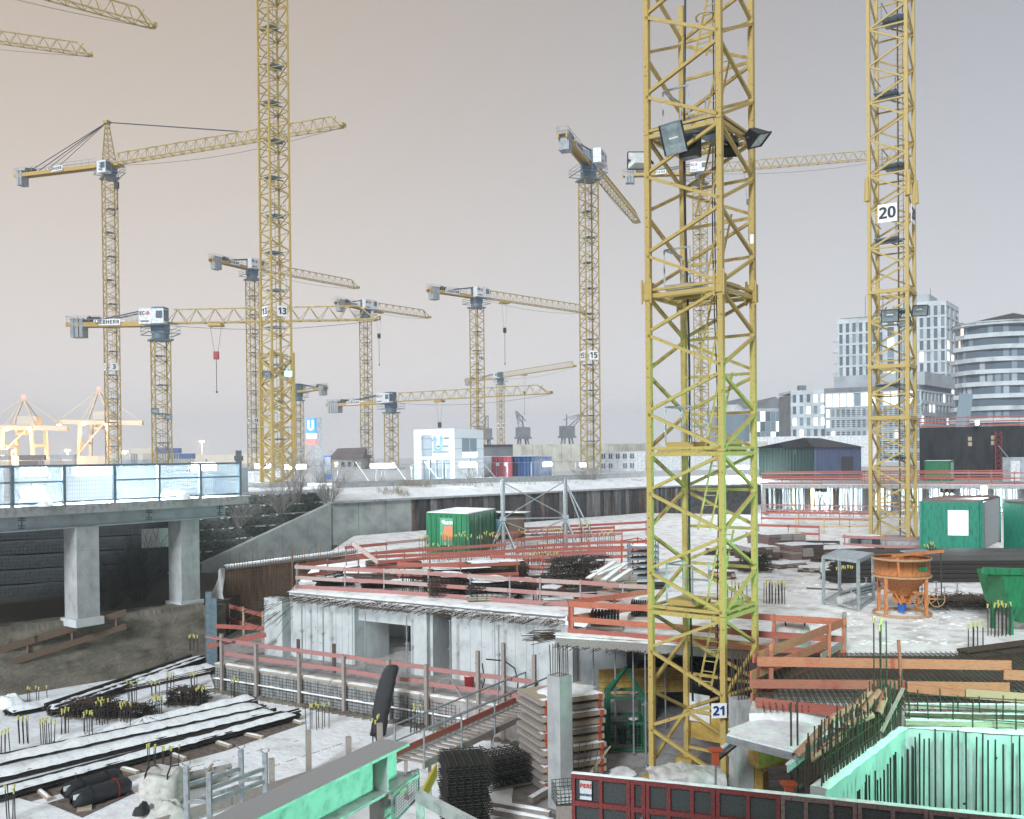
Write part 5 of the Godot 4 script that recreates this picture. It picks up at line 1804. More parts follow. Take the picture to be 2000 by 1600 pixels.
	# reinforcement wall with sheeting right of the bridge
	a = Vector3(-15.42, 0, -49.5)
	b = Vector3(-9.53, 0, -56.5)
	t = thing("rebar_wall", "rusty reinforcement grid wall with snowy pipe on top", "reinforcement", a)
	face_part(t, "shuttering", a, b, 0, 1, L1, 4.4, -.35, .06, M.ply_brown)
	for i in 56:
		var p = a.lerp(b, i / 55.0)
		tube_part(t, "upright_bar", at_y(p, L1), at_y(p, 4.5 + rf(0, .8)), .016, M.rebar_rust, 5)
	for i in 18:
		tube_part(t, "level_bar", at_y(a, L1 + .2 + i * .18) + fn * .03, at_y(b, L1 + .2 + i * .18) + fn * .03, .016, M.rebar_rust, 5)
	var pp = tube_part(t, "top_pipe", at_y(a, 4.45) - fn * .25, at_y(b, 4.6) - fn * .25, .14, M.galv, 10)
	tube_part(pp, "snow_cover", at_y(a, 4.53) - fn * .25, at_y(b, 4.68) - fn * .25, .12, M.snow_clean, 10)
	bar_part(t, "stake", Vector3(-12.55, 1.2, -52.2), Vector3(-12.5, 5.2, -52.2), .09, .09, M.wood_brown)
	t = thing("plastic_sheet", "white plastic sheet draped over the end of the rebar wall", "sheet", Vector3(-15.61, 1.2, -48.5))
	g = []
	for r in 9:
		var row = []
		for j in 7:
			var f = j / 6.0
			var y = 4.55 - r * .42
			row.append(Vector3(-15.31, 0, -48.9) + Vector3(-f * (.25 + r * .13) + .05 * sin(r * 1.7 + j), y + .1 * sin(f * 5.0), .3 * sin(f * 4.0 + r * .5) + f * .4))
		g.append(row)
	mb = Mb.new()
	mb.grid(g)
	put(mb, "sheet_folds", M.tarp, t)

var bar_mesh: Mesh
var cap_mesh: Mesh
func starter_bars(label: String, c: Vector3, n: int, w: float, h: float, m: Material = null, lean := .05, cap := true, group := "capped starter bars") -> void:
	if bar_mesh == null:
		var mb = Mb.new()
		mb.tube(Vector3.ZERO, Vector3.UP, .016, .016, 6)
		bar_mesh = mb.mesh()
		mb = Mb.new()
		mb.tube(Vector3(0, -.1, 0), Vector3(0, .02, 0), .022, .03, 8)
		mb.tube(Vector3(0, .02, 0), Vector3(0, .045, 0), .042, .042, 8)
		cap_mesh = mb.mesh()
	var t = thing("starter_bars", label, "rebar", c, group)
	var yaw = rf(-.4, .4)
	for i in n:
		var f = (i + .5) / n - .5
		var p = c + Basis(Vector3.UP, yaw) * Vector3(f * w + rf(-.02, .02), 0, (.12 if i % 2 else -.12) * minf(1.0, w * 1.6) + rf(-.03, .03))
		var l = h * rf(.9, 1.08)
		var d = Vector3(rf(-lean, lean), 1, rf(-lean, lean))
		var b = Basis(Vector3(1, 0, 0), d * l, Vector3(0, 0, 1))
		var o = piece(t, "bar", bar_mesh, m if m else M.rebar_dark, Transform3D(b, p))
		if cap and rng.randf() < .92:
			var cp = piece(t, "cap", cap_mesh, M.cap, Transform3D(Basis.from_euler(Vector3(rf(-.2, .2), rf(0, 3), rf(-.2, .2))), p + d * l))

func snow_strip(a: Vector3, b: Vector3, w: float, h: float, amp := .4) -> Mb:
	var mb = Mb.new()
	var d = (b - a).normalized()
	var x = Vector3(-d.z, 0, d.x).normalized()
	var n = maxi(4, int(a.distance_to(b) / .22))
	var g = []
	for r in 6:
		var row = []
		for i in n + 1:
			var f = float(i) / n
			var p = a.lerp(b, f)
			var k = lump.get_noise_2d(p.x * 45.0 + w * 99.0, p.z * 45.0)
			var k2 = lump.get_noise_2d(p.x * 160.0, p.z * 160.0 + w * 30.0)
			var e = r / 5.0 * 2.0 - 1.0
			var hh = h * maxf(.0, (1.0 - e * e)) * (1.0 + amp * (k + k2 * .6)) * (1.0 if i > 0 and i < n else .2)
			row.append(p + x * e * w * .5 * (1.0 + .35 * k2) + Vector3.UP * hh)
		g.append(row)
	mb.grid(g)
	return mb

func bundle(label: String, a: Vector3, b: Vector3, w: float, h: float, n: int, m: Material, snow: float, group: String, called := "rod_bundle") -> Node3D:
	var t = thing(called, label, "steel bundle", a.lerp(b, .5), group)
	var d = (b - a).normalized()
	var x = Vector3(-d.z, 0, d.x).normalized()
	var L = a.distance_to(b)
	var r = sqrt(w * h / n) * .5
	var cols = maxi(1, int(w / (r * 2.0)))
	for i in n:
		var cx = (i % cols + .5) / cols - .5
		var cy = (i / cols) * r * 2.0 + r
		var s0 = rf(0, .03) * L
		var s1 = rf(0, .06) * L
		tube_part(t, "rod", a + d * s0 + x * (cx * w + rf(-.01, .01)) + Vector3.UP * cy, b - d * s1 + x * cx * w + Vector3.UP * cy, r, m, 6)
	if snow > 0.0:
		put(snow_strip(a + Vector3.UP * (h * .85) + d * L * .01, b + Vector3.UP * (h * .85) - d * L * .04, w * 1.22, snow), "snow_cover", M.snow_clean, t)
	for f in [.25, .6]:
		var p = a.lerp(b, f)
		var mb = Mb.new()
		mb.bar(p - x * w * .55 + Vector3.UP * h * .5, p + x * w * .55 + Vector3.UP * h * .5, .03, h * 1.08)
		put(mb, "tie_strap", M.steel_dark, t)
	return t

func plank_on(label: String, a: Vector3, b: Vector3, w: float, h: float, m: Material, group: String, snow := 0.0) -> Node3D:
	var t = thing("timber_plank", label, "plank", (a + b) * .5, group)
	bar_part(t, "board", a + Vector3.UP * h * .5, b + Vector3.UP * h * .5, w, h, m)
	if snow > 0.0:
		put(snow_strip(a + Vector3.UP * (h + .002), b + Vector3.UP * (h + .002), w * .95, snow), "snow_cover", M.snow_clean, t)
	return t

func stirrup_pile(label: String, c: Vector3, rx: float, rz: float, h: float, n: int, sd: int, rows := 5) -> void:
	var t = thing("rebar_pile", label, "rebar pile", c, "piles of bent rebar")
	var g = RandomNumberGenerator.new()
	g.seed = sd
	var per = n / rows
	for r in rows:
		var mb = Mb.new()
		for i in per:
			var f = (i + .5) / per * 2.0 - 1.0
			var y = .16 + h * r / rows
			var k = 1.0 - .35 * r / rows
			var p = c + Vector3(f * rx * k, y, g.randf_range(-.06, .06))
			var q = Vector3(g.randf_range(-.1, .1), g.randf_range(-.02, .05), rz * k)
			mb.bar(p - q, p + q, .022, .022, false)
			mb.bar(p + q, p + q + Vector3(.02, h / rows * .9, 0), .022, .022, false)
			mb.bar(p - q, p - q + Vector3(.02, h / rows * .9, 0), .022, .022, false)
			var e = c + Vector3(g.randf_range(-1, 1) * rx * k, y + .05, g.randf_range(-1, 1) * rz * k)
			var a = g.randf() * TAU
			mb.bar(e, e + Vector3(cos(a), g.randf_range(-.05, .1), sin(a)) * rx * .7, .02, .02, false)
		var o = put(mb, "stirrup_layer", M.rebar_dark if r % 2 else M.rebar, t)
		o.set_meta("kind", "stuff")
	for k in 2:
		bar_part(t, "bearer", c + Vector3(-rx, .05, (k - .5) * rz), c + Vector3(rx, .05, (k - .5) * rz), .12, .1, M.wood_grey)
	var sm = Mb.new()
	for k in 5:
		sm.heap(c + Vector3(g.randf_range(-.6, .6) * rx, h * g.randf_range(.75, 1.0), g.randf_range(-.6, .6) * rz), rx * .28, rz * .2, .07, g.randf() * 3.0, lump, .4, 4, 10)
	put(sm, "snow_cover", M.snow_clean, t)

func lower_deck() -> void:
	var gr = "long steel bundles on the lower deck"
	bundle("front black rod bundle under snow, the longest on the lower deck", Vector3(-16.28, 0.1, -27.38), Vector3(-8.48, 0.1, -36.69), .5, .22, 20, M.rebar_dark, .1, gr)
	bundle("second snowed-in rod bundle just behind the longest one", Vector3(-17.33, 0.08, -29.16), Vector3(-9.57, 0.08, -37.39), .6, .16, 12, M.rebar_dark, .13, gr)
	bundle("third rod bundle nearly buried under lumpy snow", Vector3(-18.39, 0.05, -30.96), Vector3(-10.42, 0.05, -38.61), .8, .1, 10, M.rebar_dark, .12, gr)
	bundle("thin rod bundle poking from snow behind the buried one", Vector3(-16.99, 0.02, -33.67), Vector3(-11.1, 0.02, -39.9), .5, .07, 8, M.rebar_dark, .16, gr)
	bundle("black profile bundle along the foot of the brown wall", Vector3(-18.8, 0.1, -36.9), Vector3(-15.64, 0.1, -47.18), .5, .32, 10, M.rebar_dark, .12, gr)
	bundle("snowy bundle beside the wall bundle reaching the mesh-faced ledge", Vector3(-20.58, 0.05, -37.13), Vector3(-14.67, 0.05, -45.52), .7, .22, 10, M.rebar_dark, .16, gr)
	bundle("brown rods lying loose before the coiled pile", Vector3(-20.09, 0.03, -37.78), Vector3(-14.55, 0.03, -44.74), .4, .15, 8, M.rebar, .05, gr)
	var k = 0
	for q in [[Vector3(-15.22, 0, -29.1), Vector3(-14.21, 0, -28.12)], [Vector3(-13.19, 0, -30.81), Vector3(-12.45, 0, -30.44)], [Vector3(-12.05, 0, -32.26), Vector3(-11.35, 0, -31.75)], [Vector3(-10.87, 0, -33.55), Vector3(-10.21, 0, -33.11)], [Vector3(-10.14, 0, -34.51), Vector3(-9.32, 0, -34.11)], [Vector3(-8.9, 0, -36.34), Vector3(-8.26, 0, -35.9)]]:
		plank_on(["bearer plank under the long front bundle, first from the frame edge", "bearer plank beside the black rolls", "bearer plank of the front bundle above the white bag", "bearer plank of the front bundle above the scaffold frame", "fifth bearer plank of the front bundle", "bearer plank at the open end of the front bundle"][k], q[0], q[1] + Vector3(0, 0, .1), .14, .1, M.wood_raw, "bearer planks under the front bundle", .03)
		k += 1
	# bare ground beside the bundle where no snow fell
	var mb = Mb.new()
	mb.prism([Vector3(-14.76, 0, -27.97), Vector3(-12.79, 0, -29.97), Vector3(-10.29, 0, -32.65), Vector3(-8.18, 0, -35.9), Vector3(-8.8, 0, -36.76), Vector3(-13.39, 0, -31.38), Vector3(-15.65, 0, -28.46)], .004, .008, false)
	struct(mb, "bare_deck_ground", M.bare_deck)
	mb = Mb.new()
	mb.prism([Vector3(-14.17, 0, -27.79), Vector3(-12.58, 0, -26.65), Vector3(-11.86, 0, -28.57), Vector3(-12.61, 0, -29.72)], .009, .013, false)
	struct(mb, "bare_roll_ground", M.bare_deck)
	# deck sheet joints
	k = 0
	for q in [[Vector3(-10.93, 0, -32.39), Vector3(-8.93, 0, -34.86)], [Vector3(-11.46, 0, -30.41), Vector3(-7.94, 0, -33.76)], [Vector3(-8.98, 0, -29.96), Vector3(-6.24, 0, -33.4)], [Vector3(-11.96, 0, -28.36), Vector3(-11.13, 0, -29.54)], [Vector3(-7.24, 0, -29.12), Vector3(-5.07, 0, -31.89)]]:
		var t = thing("deck_joint", ["sheet joint line in the snow next to the front bundle", "sheet joint line in the snow above the scaffold frame", "sheet joint line in the snow between two timber posts", "short sheet joint line in the snow beside the rolls", "sheet joint line in the snow close to the steel beam"][k], "joint", q[0], "joint lines in the deck snow")
		var n = 26
		for i in n:
			if rng.randf() < .35:
				continue
			var a: Vector3 = q[0].lerp(q[1], float(i) / n)
			var b: Vector3 = q[0].lerp(q[1], (i + rf(.4, .95)) / n)
			bar_part(t, "groove", at_y(a, .004), at_y(b, .004), .022, .014, M.wood_dark)
		k += 1
	# piles and pallets
	stirrup_pile("large coiled pile of bent rebar on the snowy deck", Vector3(-17.09, 0, -37.19), .95, .7, .55, 190, 1)
	stirrup_pile("flat long pile of bent rebar beside the coiled one", Vector3(-15.39, 0, -36.84), .95, .5, .42, 150, 2)
	stirrup_pile("rebar pile on a pallet near the mesh-faced ledge", Vector3(-13.81, 0, -38.76), .8, .55, .62, 170, 3)
	# clusters of capped bars
	var cl = [
		[Vector3(-18, 0, -32.38), 5, .4, .9, "at the frame edge above the bundles"], [Vector3(-18.05, 0, -33.77), 6, .45, .95, "second from the frame edge above the buried bundle"],
		[Vector3(-16.93, 0, -33.26), 7, .5, .95, "of seven crossing bars above the buried bundle"], [Vector3(-17.09, 0, -34.86), 5, .4, .9, "beside the foot of the coiled pile"],
		[Vector3(-15.99, 0, -34.44), 6, .4, .95, "with snow-capped heads below the coiled pile"], [Vector3(-16.21, 0, -36.09), 7, .5, .95, "in front of the coiled pile"],
		[Vector3(-15.09, 0, -35.65), 8, .45, .95, "in front of the flat rebar pile"], [Vector3(-14.33, 0, -36.81), 7, .42, .85, "between flat pile and pallet pile"],
		[Vector3(-16.35, 0, -39.33), 6, .4, .9, "behind the flat rebar pile"], [Vector3(-15.77, 0, -40.32), 5, .4, .6, "behind the pallet, towards the brown wall"],
		[Vector3(-15.24, 0, -40.64), 5, .4, .9, "behind the pallet pile"], [Vector3(-14.64, 0, -41.98), 5, .35, .6, "halfway between pallet pile and ledge"],
		[Vector3(-13.08, 0, -38.34), 7, .4, .85, "touching the pallet pile"], [Vector3(-11.95, 0, -39.34), 6, .38, 1.0, "close before the mesh-faced ledge corner"],
		[Vector3(-18.43, 0, -44.6), 6, .9, .7, "at the foot of the brown wall"], [Vector3(-19.74, 0, -43.23), 6, .7, .55, "nearer the brown wall, beside the wall bundle"],
		[Vector3(-20.55, 0, -39.48), 5, 1.0, .65, "spread out near the snowed-in lump"], [Vector3(-22.91, 0, -41.28), 4, .4, .6, "in the far corner at the brown wall"],
		[Vector3(-15.33, 1.2, -43.97), 5, .5, .8, "standing before the sheet pile"], [Vector3(-11.75, 0, -30.52), 9, 1.2, .85, "spread loosely before the front bundle"],
		[Vector3(-7.55, 0, -35.2), 8, .95, .95, "standing in a ring in the open snow"], [Vector3(-4.94, 0, -32.78), 6, .35, 1.1, "at the foot of the black sleeve"],
		[Vector3(-3.76, 0, -34.56), 7, .45, 1.0, "behind the gangway rail post"], [Vector3(-10.22, 0, -28.02), 6, .5, 1.0, "between white bag and scaffold frame"], [Vector3(-14.58, 0, -26.54), 4, .4, 1.0, "in the bottom corner before the bundle"]]
	for c in cl:
		starter_bars("yellow-capped bar cluster " + c[4], c[0], c[1], c[2], c[3])
	# black rolls
	k = 0
	for q in [[Vector3(-13.78, 0.3, -27.89), Vector3(-12.62, 0.3, -29.48), .25], [Vector3(-13.16, 0.28, -27.19), Vector3(-12, 0.28, -28.69), .28]]:
		var a: Vector3 = q[0]
		var b: Vector3 = q[1]
		var r: float = q[2]
		var t = thing("membrane_roll", ["rear black plastic wrapped roll lying on the deck", "front black plastic wrapped roll with crumpled ends"][k], "roll", (a + b) * .5, "black rolls on the deck")
		var d = (b - a).normalized()
		var x = d.cross(Vector3.UP).normalized()
		var y = x.cross(d)
		var g = []
		var L = a.distance_to(b)
		for i in 23:
			var f = i / 22.0
			var row = []
			var e = minf(minf(f, 1.0 - f) * 9.0, 1.0)
			for j in 22:
				var an = -TAU * j / 22.0
				var cr = lump.get_noise_3d(f * 420.0, j * 40.0, r * 900.0)
				var rr = r * (.28 + .72 * pow(e, .45)) * (1.0 + .035 * cr + .3 * cr * (1.0 - e))
				row.append(a + d * (f * L) + (x * cos(an) + y * sin(an)) * rr)
			g.append(row)
		mb = Mb.new()
		mb.grid(g, true)
		put(mb, "wrapped_body", M.wrap_black, t)
		for f in [.3, .72]:
			var p = a.lerp(b, f)
			mb = Mb.new()
			for j in 16:
				var f0 = TAU * j / 16.0
				var f1 = TAU * (j + 1) / 16.0
				mb.bar(p + (x * cos(f0) + y * sin(f0)) * (r + .008), p + (x * cos(f1) + y * sin(f1)) * (r + .008), .012, .05)
			put(mb, "strap", M.plastic_red if f > .5 and k == 1 else M.black, t)
		var lb = Mb.new()
		lb.hexa(a + d * .1 + x * r * .55 + y * r * .5, d * .1, y * .07, x * .012)
		put(lb, "label_sheet", M.white_plain, t)
		k += 1
	for q in [["pale block under the near end of the front roll", Vector3(-12.8, 0, -27.27)], ["pale block under the far end of the front roll", Vector3(-12.22, 0, -28.5)]]:
		var t = thing("support_block", q[0], "block", q[1], "blocks under the black rolls")
		box_part(t, "block", q[1] + Vector3.UP * .05, Vector3(.4, .09, .3), M.wood_raw, .4)
	# white bulk bag
	bulk_bag("white woven bulk bag open at the top on the lower deck", Vector3(-10.6, 0, -27.62), .55, 1.05)
	var t = thing("cream_sack", "collapsed cream sack with black plastic at the bottom edge", "sack", Vector3(-10.1, 0, -26.29))
	mb = Mb.new()
	mb.heap(Vector3(-10.01, 0, -26.07), .7, .5, .75, .2, lump, .5, 9, 24)
	put(mb, "sack_body", M.fabric_white, t)
	mb = Mb.new()
	mb.heap(Vector3(-10.49, 0.45, -25.75), .24, .2, .3, .5, lump, .8, 7, 16)
	put(mb, "plastic_liner", M.wrap_black, t)

	# pipes
	t = thing("pipe_stack", "stack of grey brown pipes behind the bag", "pipes", Vector3(-9.86, 0, -29.19), "")
	for i in 8:
		var r = .085
		var row = 0 if i < 5 else 1
		var p0 = Vector3(-10.73, 0, -29.44) + Vector3((i % 5) * .05, r + row * .16, (i % 5) * .19 + row * .09)
		var p1 = p0 + (Vector3(-9.55, 0, -30.26) - Vector3(-10.73, 0, -29.44)) * (1.0 + .08 * (i % 3))
		var pt = tube_part(t, "pipe", p0, p1, r, M.pipe_grey, 10)
		tube_part(pt, "bore", p1, p1 + (p1 - p0).normalized() * .004, r * .82, M.black, 10)
	for q in [.2, .7]:
		var p = Vector3(-10.73, 0, -29.44).lerp(Vector3(-9.55, 0, -30.26), q)
		bar_part(t, "batten", p + Vector3(0, .4, -.05), p + Vector3(.1, .4, 1.0), .08, .05, M.wood_raw)
	# scaffold trestle in green light
	t = thing("scaffold_frame", "galvanised trestle frame with forked heads at the deck edge", "scaffold", Vector3(-8.48, 0, -26.85))
	var F = [Vector3(-7.68, 1.94, -21.5), Vector3(-6.98, 2.22, -21), Vector3(-6.7, 1.98, -22.5), Vector3(-6.03, 2.31, -22.2)]
	var tops = [Vector3(-7.7, 3.2, -21.5), Vector3(-7, 3.21, -21), Vector3(-6.71, 3.26, -22.5), Vector3(-6.04, 3.25, -22.2)]
	for i in 4:
		bar_part(t, "post", at_y(F[i], 0.0), tops[i], .11, .11, M.galv)
		var mm = Mb.new()
		for sg in [-1.0, 1.0]:
			mm.bar(tops[i], tops[i] + Vector3(.1 * sg, .07, 0), .025, .025)
			mm.bar(tops[i] + Vector3(.1 * sg, .07, 0), tops[i] + Vector3(.09 * sg, .13, 0), .025, .025)
		put(mm, "fork_head", M.galv, t)
	for e in [[0, 2, .35], [1, 3, .35], [0, 1, .38], [2, 3, .45], [0, 2, .72], [1, 3, .7]]:
		var a: Vector3 = (F[e[0]] as Vector3).lerp(tops[e[0]], e[2] * .9)
		var b: Vector3 = (F[e[1]] as Vector3).lerp(tops[e[1]], e[2] * .9)
		bar_part(t, "rail", a, b, .07, .09, M.galv)
	for f in [.3, .55]:
		bar_part(t, "rung", (F[0] as Vector3).lerp(F[2], f) + Vector3.UP * .42, (F[1] as Vector3).lerp(F[3], f) + Vector3.UP * .42, .07, .06, M.galv)
	# deck edge board and posts
	t = thing("edge_board", "weathered edge board with timber posts along the deck end", "edge board", Vector3(-6.74, 0, -29.8))
	var e0 = Vector3(-10.32, 0, -25.1)
	var e1 = Vector3(-4.58, 0, -31.55)
	for i in 3:
		bar_part(t, "plank", e0.lerp(e1, i / 3.0) + Vector3.UP * .25, e0.lerp(e1, (i + .99) / 3.0) + Vector3.UP * .25, .06, .3, M.wood_grey)
	for q in [[Vector3(-7.54, 0, -28.46), Vector3(-7.14, 1.56, -27)], [Vector3(-6.8, 0, -30.28), Vector3(-6.5, 1.79, -29)], [Vector3(-5.59, 0, -30.9), Vector3(-5.42, 1.24, -30)], [Vector3(-4.68, 0, -31.88), Vector3(-4.34, 1.7, -30)]]:
		var c: Vector3 = q[0]
		bar_part(t, "post", c, at_y(c, maxf(1.0, 10.4 - (10.4 - q[1].y) * c.z / q[1].z)), .17, .17, M.wood_grey, Vector3(.4, 0, 1))
	# crumpled sleeve
	t = thing("black_sleeve", "bent black hose sleeve standing upright in the snow", "sleeve", Vector3(-5.17, 0, -34.35))
	var ps = [Vector3(-5.06, 0.11, -34), Vector3(-4.98, 0.9, -34.3), Vector3(-4.86, 1.58, -34.6), Vector3(-4.77, 2.02, -34.8), Vector3(-4.62, 2.48, -34.9)]
	mb = Mb.new()
	var g = []
	for i in 17:
		var f = i / 16.0 * 4.0
		var kk = mini(int(f), 3)
		var p: Vector3 = ps[kk].lerp(ps[kk + 1], f - kk)
		var row = []
		var rr = [.3, .33, .33, .29, .22][kk] * (1.0 if i < 16 else .7)
		for j in 14:
			var an = TAU * j / 14.0
			row.append(p + Vector3(cos(an) * rr, 0, sin(an) * rr * .7) * (1.0 + .12 * lump.get_noise_3d(j * 50.0, i * 60.0, 3.0)))
		g.append(row)
	g.append(g[16].map(func(q): return ps[4] + Vector3.UP * .03))
	mb.grid(g, true)
	put(mb, "sleeve_body", M.wrap_black, t)
	mb = Mb.new()
	mb.heap(Vector3(-21.45, 0, -39.03), .7, .5, .45, .3, lump, .6, 8, 22)
	tag(put(mb, "snowed_sacks", M.snow_clean), "snow covered lump at the brown wall corner", "heap")

func bulk_bag(label: String, c: Vector3, r: float, h: float, m: Material = null) -> void:
	var t = thing("bulk_bag", label, "bag", c, "bulk bags")
	var g = []
	for i in 12:
		var f = i / 11.0
		var row = []
		for j in 28:
			var an = TAU * j / 28.0
			var sq = pow(pow(absf(cos(an)), 5.0) + pow(absf(sin(an)), 5.0), -.2)
			var rr = r * sq * (.92 + .16 * sin(f * PI) + .03 * lump.get_noise_3d(j * 12.0, i * 12.0, c.x * 50.0))
			if i == 11:
				rr *= .86
			row.append(c + Vector3(cos(an) * rr, f * h * (1.0 + .04 * sin(an * 3.0 + c.x)), sin(an) * rr))
		g.append(row)
	var top = []
	for p in g[11]:
		top.append(c.lerp(p, .3) + Vector3.UP * h * .5)
	g.append(top)
	var mb = Mb.new()
	mb.grid(g, true)
	put(mb, "bag_body", m if m else M.fabric_white, t)
	for q in [-.6, .6]:
		mb = Mb.new()
		var p = c + Vector3(q * r, h, r * .9)
		mb.path([p - Vector3.UP * h * .7, p, p + Vector3(0, .18, -r * .5), p + Vector3(0, 0, -r * 1.7)], .025, 5)
		put(mb, "lifting_strap", M.black, t)

func basement() -> void:
	var a = Vector3(-11.69, 4.2, -43.66)
	var b = Vector3(2.15, 4.2, -35.38)
	var fu = func(u: float) -> float:
		# place along the wall line whose image column is u (in metres of the plan)
		var d = b - a
		var s = (u - 1000.0) / 1800.0
		return (-s * a.z - a.x) / (d.x + s * d.z) + .004
	var t = thing("basement_wall", "pale new concrete basement walls with openings under the upper slab", "wall", at_y(a, L1))
	var y1 = 3.83
	var segs = [[521, 556, .35, .7], [566, 682, .0, .35], [802, 833, .2, .9], [876, 960, .0, .35], [961, 1035, .0, .35], [1036, 1112, .0, .35]]
	for q in segs:
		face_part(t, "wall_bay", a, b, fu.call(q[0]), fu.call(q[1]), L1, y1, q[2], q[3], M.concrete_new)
	face_part(t, "wall_bay", a, b, fu.call(556), fu.call(566), L1, y1, -.2, .35, M.concrete_new)
	face_part(t, "lintel", a, b, fu.call(682), fu.call(802), 3.1, y1, -.3, .35, M.concrete_new)
	face_part(t, "door_reveal", a, b, fu.call(682), fu.call(686), L1, y1, -.05, 2.4, M.concrete_new)
	face_part(t, "door_reveal", a, b, fu.call(833), fu.call(838), L1, y1, -.05, 3.0, M.concrete_new)
	var dir = (b - a).normalized()
	var nr = face_normal(a, b)
	for i in 9:
		face_part(t, "panel_joint", a, b, fu.call(590 + i * 12), fu.call(590.7 + i * 12), L1, y1, .003, .01, M.concrete)
	for i in 10:
		face_part(t, "panel_joint", a, b, fu.call(890 + i * 22), fu.call(890.7 + i * 22), L1, y1, .003, .01, M.concrete)
	for i in 22:
		var u = 575 + i * 5 if i < 10 else 885 + (i - 10) * 18
		face_part(t, "tie_hole", a, b, fu.call(u), fu.call(u + .9), 1.9 + (i % 3) * .7, 1.95 + (i % 3) * .7, .004, .02, M.black)
	# inner wall and columns
	var ia = a - nr * 6.0
	var ib = b - nr * 6.0
	for q in [[.0, .36], [.47, .62], [.7, 1.0]]:
		face_part(t, "inner_wall", ia, ib, q[0], q[1], L1, y1, 0, .3, M.concrete_new)
	for q in [[690, 4.0], [700, 3.6], [780, 3.2], [848, 2.0], [866, 2.6], [790, 2.2]]:
		var p = a.lerp(b, fu.call(q[0])) - nr * q[1]
		bar_part(t, "inner_post", at_y(p, L1), at_y(p, y1), .16, .16, M.yellow_board if q[0] > 770 else M.steel_dark)
	var lt = a.lerp(b, .45) - nr * 9.0
	work_light("work light deep inside the basement opening", at_y(lt, 3.2), L1, .6, 26.0, at_y(lt, 2.6) + nr * 3.0 + dir * 3.0)
	# steel props before the wall
	var k = 0
	for u in [605, 646, 728, 808, 892, 986]:
		var p = a.lerp(b, fu.call(u)) + nr * .7
		prop(["steel prop before the first basement wall, nearer its corner", "steel prop before the first basement wall, nearer the opening", "steel prop standing before the dark basement opening", "steel prop before the pier between the two openings", "steel prop before the long basement wall", "leaning-hose steel prop before the long basement wall"][k], at_y(p, L1), y1 - L1 - .1, "steel props in front of the basement wall")
		k += 1
	# fringe of bars sticking out of the slab edge
	t = thing("slab_edge", "snowy slab edge with a fringe of bent rebar ends", "slab edge", at_y(a, L2))
	var ea = Vector3(-10.4, 4.2, -42.75)
	var eb = Vector3(2.02, 4.2, -35.5)
	var mb = Mb.new()
	for i in 190:
		var p = ea.lerp(eb, i / 189.0) + Vector3.UP * rf(-.26, -.1)
		var q = p + nr * rf(.55, 1.0) + dir * rf(-.25, .25) + Vector3.UP * rf(-.22, .06)
		mb.tube(p - nr * .2, q, .011, .011, 4, false)
	for i in 7:
		mb.bar(ea + nr * (.12 + i * .12) - Vector3.UP * (.17 + .02 * i), eb + nr * (.12 + i * .12) - Vector3.UP * (.17 + .02 * i), .014, .014, false)
	put(mb, "bar_fringe", M.rebar, t).set_meta("kind", "stuff")
	for i in 8:
		put(snow_strip(ea.lerp(eb, i / 8.0) - nr * .15, ea.lerp(eb, (i + 1) / 8.0) - nr * .15, .8, .07, .5), "edge_snow", M.snow_clean, t)
	mb = Mb.new()
	for i in 26:
		var p = Vector3(-10.84, 4, -43.64) + Vector3(rf(-.5, 1.2), rf(-.1, .1), rf(-.3, .3))
		mb.tube(p, p + Vector3(rf(-2.6, -1.0), rf(-1.9, -.5), rf(.3, 1.6)), .011, .011, 4, false)
	for i in 22:
		var p = a + dir * (i * .07) - nr * .2
		mb.tube(at_y(p, 3.8), at_y(p, 4.9 + rf(-.2, .3)) + Vector3(rf(-.1, .1), 0, 0), .011, .011, 4, false)
	put(mb, "bent_bars", M.rebar, t).set_meta("kind", "stuff")
	# ledge wall with reinforcement mesh
	var la = Vector3(-13.44, 0, -41.38)
	var lb = Vector3(0.37, 0, -33.2)
	t = thing("ledge_wall", "low concrete ledge wall covered with reinforcement mesh", "wall", la)
	var n = 7
	for i in n:
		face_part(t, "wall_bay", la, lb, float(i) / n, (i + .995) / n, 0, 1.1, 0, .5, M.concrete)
		face_part(t, "capping_board", la, lb, float(i) / n, (i + .99) / n, 1.1, 1.2, .06, .5, M.wood_raw)
		put(snow_strip((la.lerp(lb, float(i) / n) + Vector3.UP * 1.2) - face_normal(la, lb) * .1, (la.lerp(lb, (i + .98) / n) + Vector3.UP * 1.2) - face_normal(la, lb) * .1, .34, .05, .8), "snow_cover", M.snow_clean, t)
	var ln = face_normal(la, lb)
	mb = Mb.new()
	var nv = int(la.distance_to(lb) / .1)
	for i in nv:
		var p = la.lerp(lb, (i + rf(.2, .8)) / nv) + ln * (.07 if i % 2 else .11)
		mb.bar(at_y(p, .03), at_y(p, 1.02 + rf(-.03, .06)), .011, .011, false)
	for i in 8:
		mb.bar(la + ln * .09 + Vector3.UP * (.08 + i * .13), lb + ln * .09 + Vector3.UP * (.08 + i * .13), .011, .011, false)
	put(mb, "mesh_bars", M.rebar_dark, t).set_meta("kind", "stuff")
	put(snow_strip(la + ln * .12 + Vector3.UP * .55, lb + ln * .12 + Vector3.UP * .55, .12, .05, .6), "mesh_snow", M.snow_clean, t)
	mb = Mb.new()
	for i in 40:
		mb.heap(la.lerp(lb, (i + .5) / 40.0) + ln * .2, .32, .2, .12, .4, lump, .8, 4, 9)
	put(mb, "foot_rubble", M.shotcrete, t).set_meta("kind", "stuff")
	# guard rail of the ledge
	t = thing("guard_rail", "faded pink plank guard rail on grey posts along the ledge", "guard rail", la, "plank guard rails")
	var us = [433, 500, 584, 671, 759, 832, 933, 983, 1043]
	var tops = [1228, 1248, 1272, 1270, 1282, 1290, 1262, 1250, 1272]
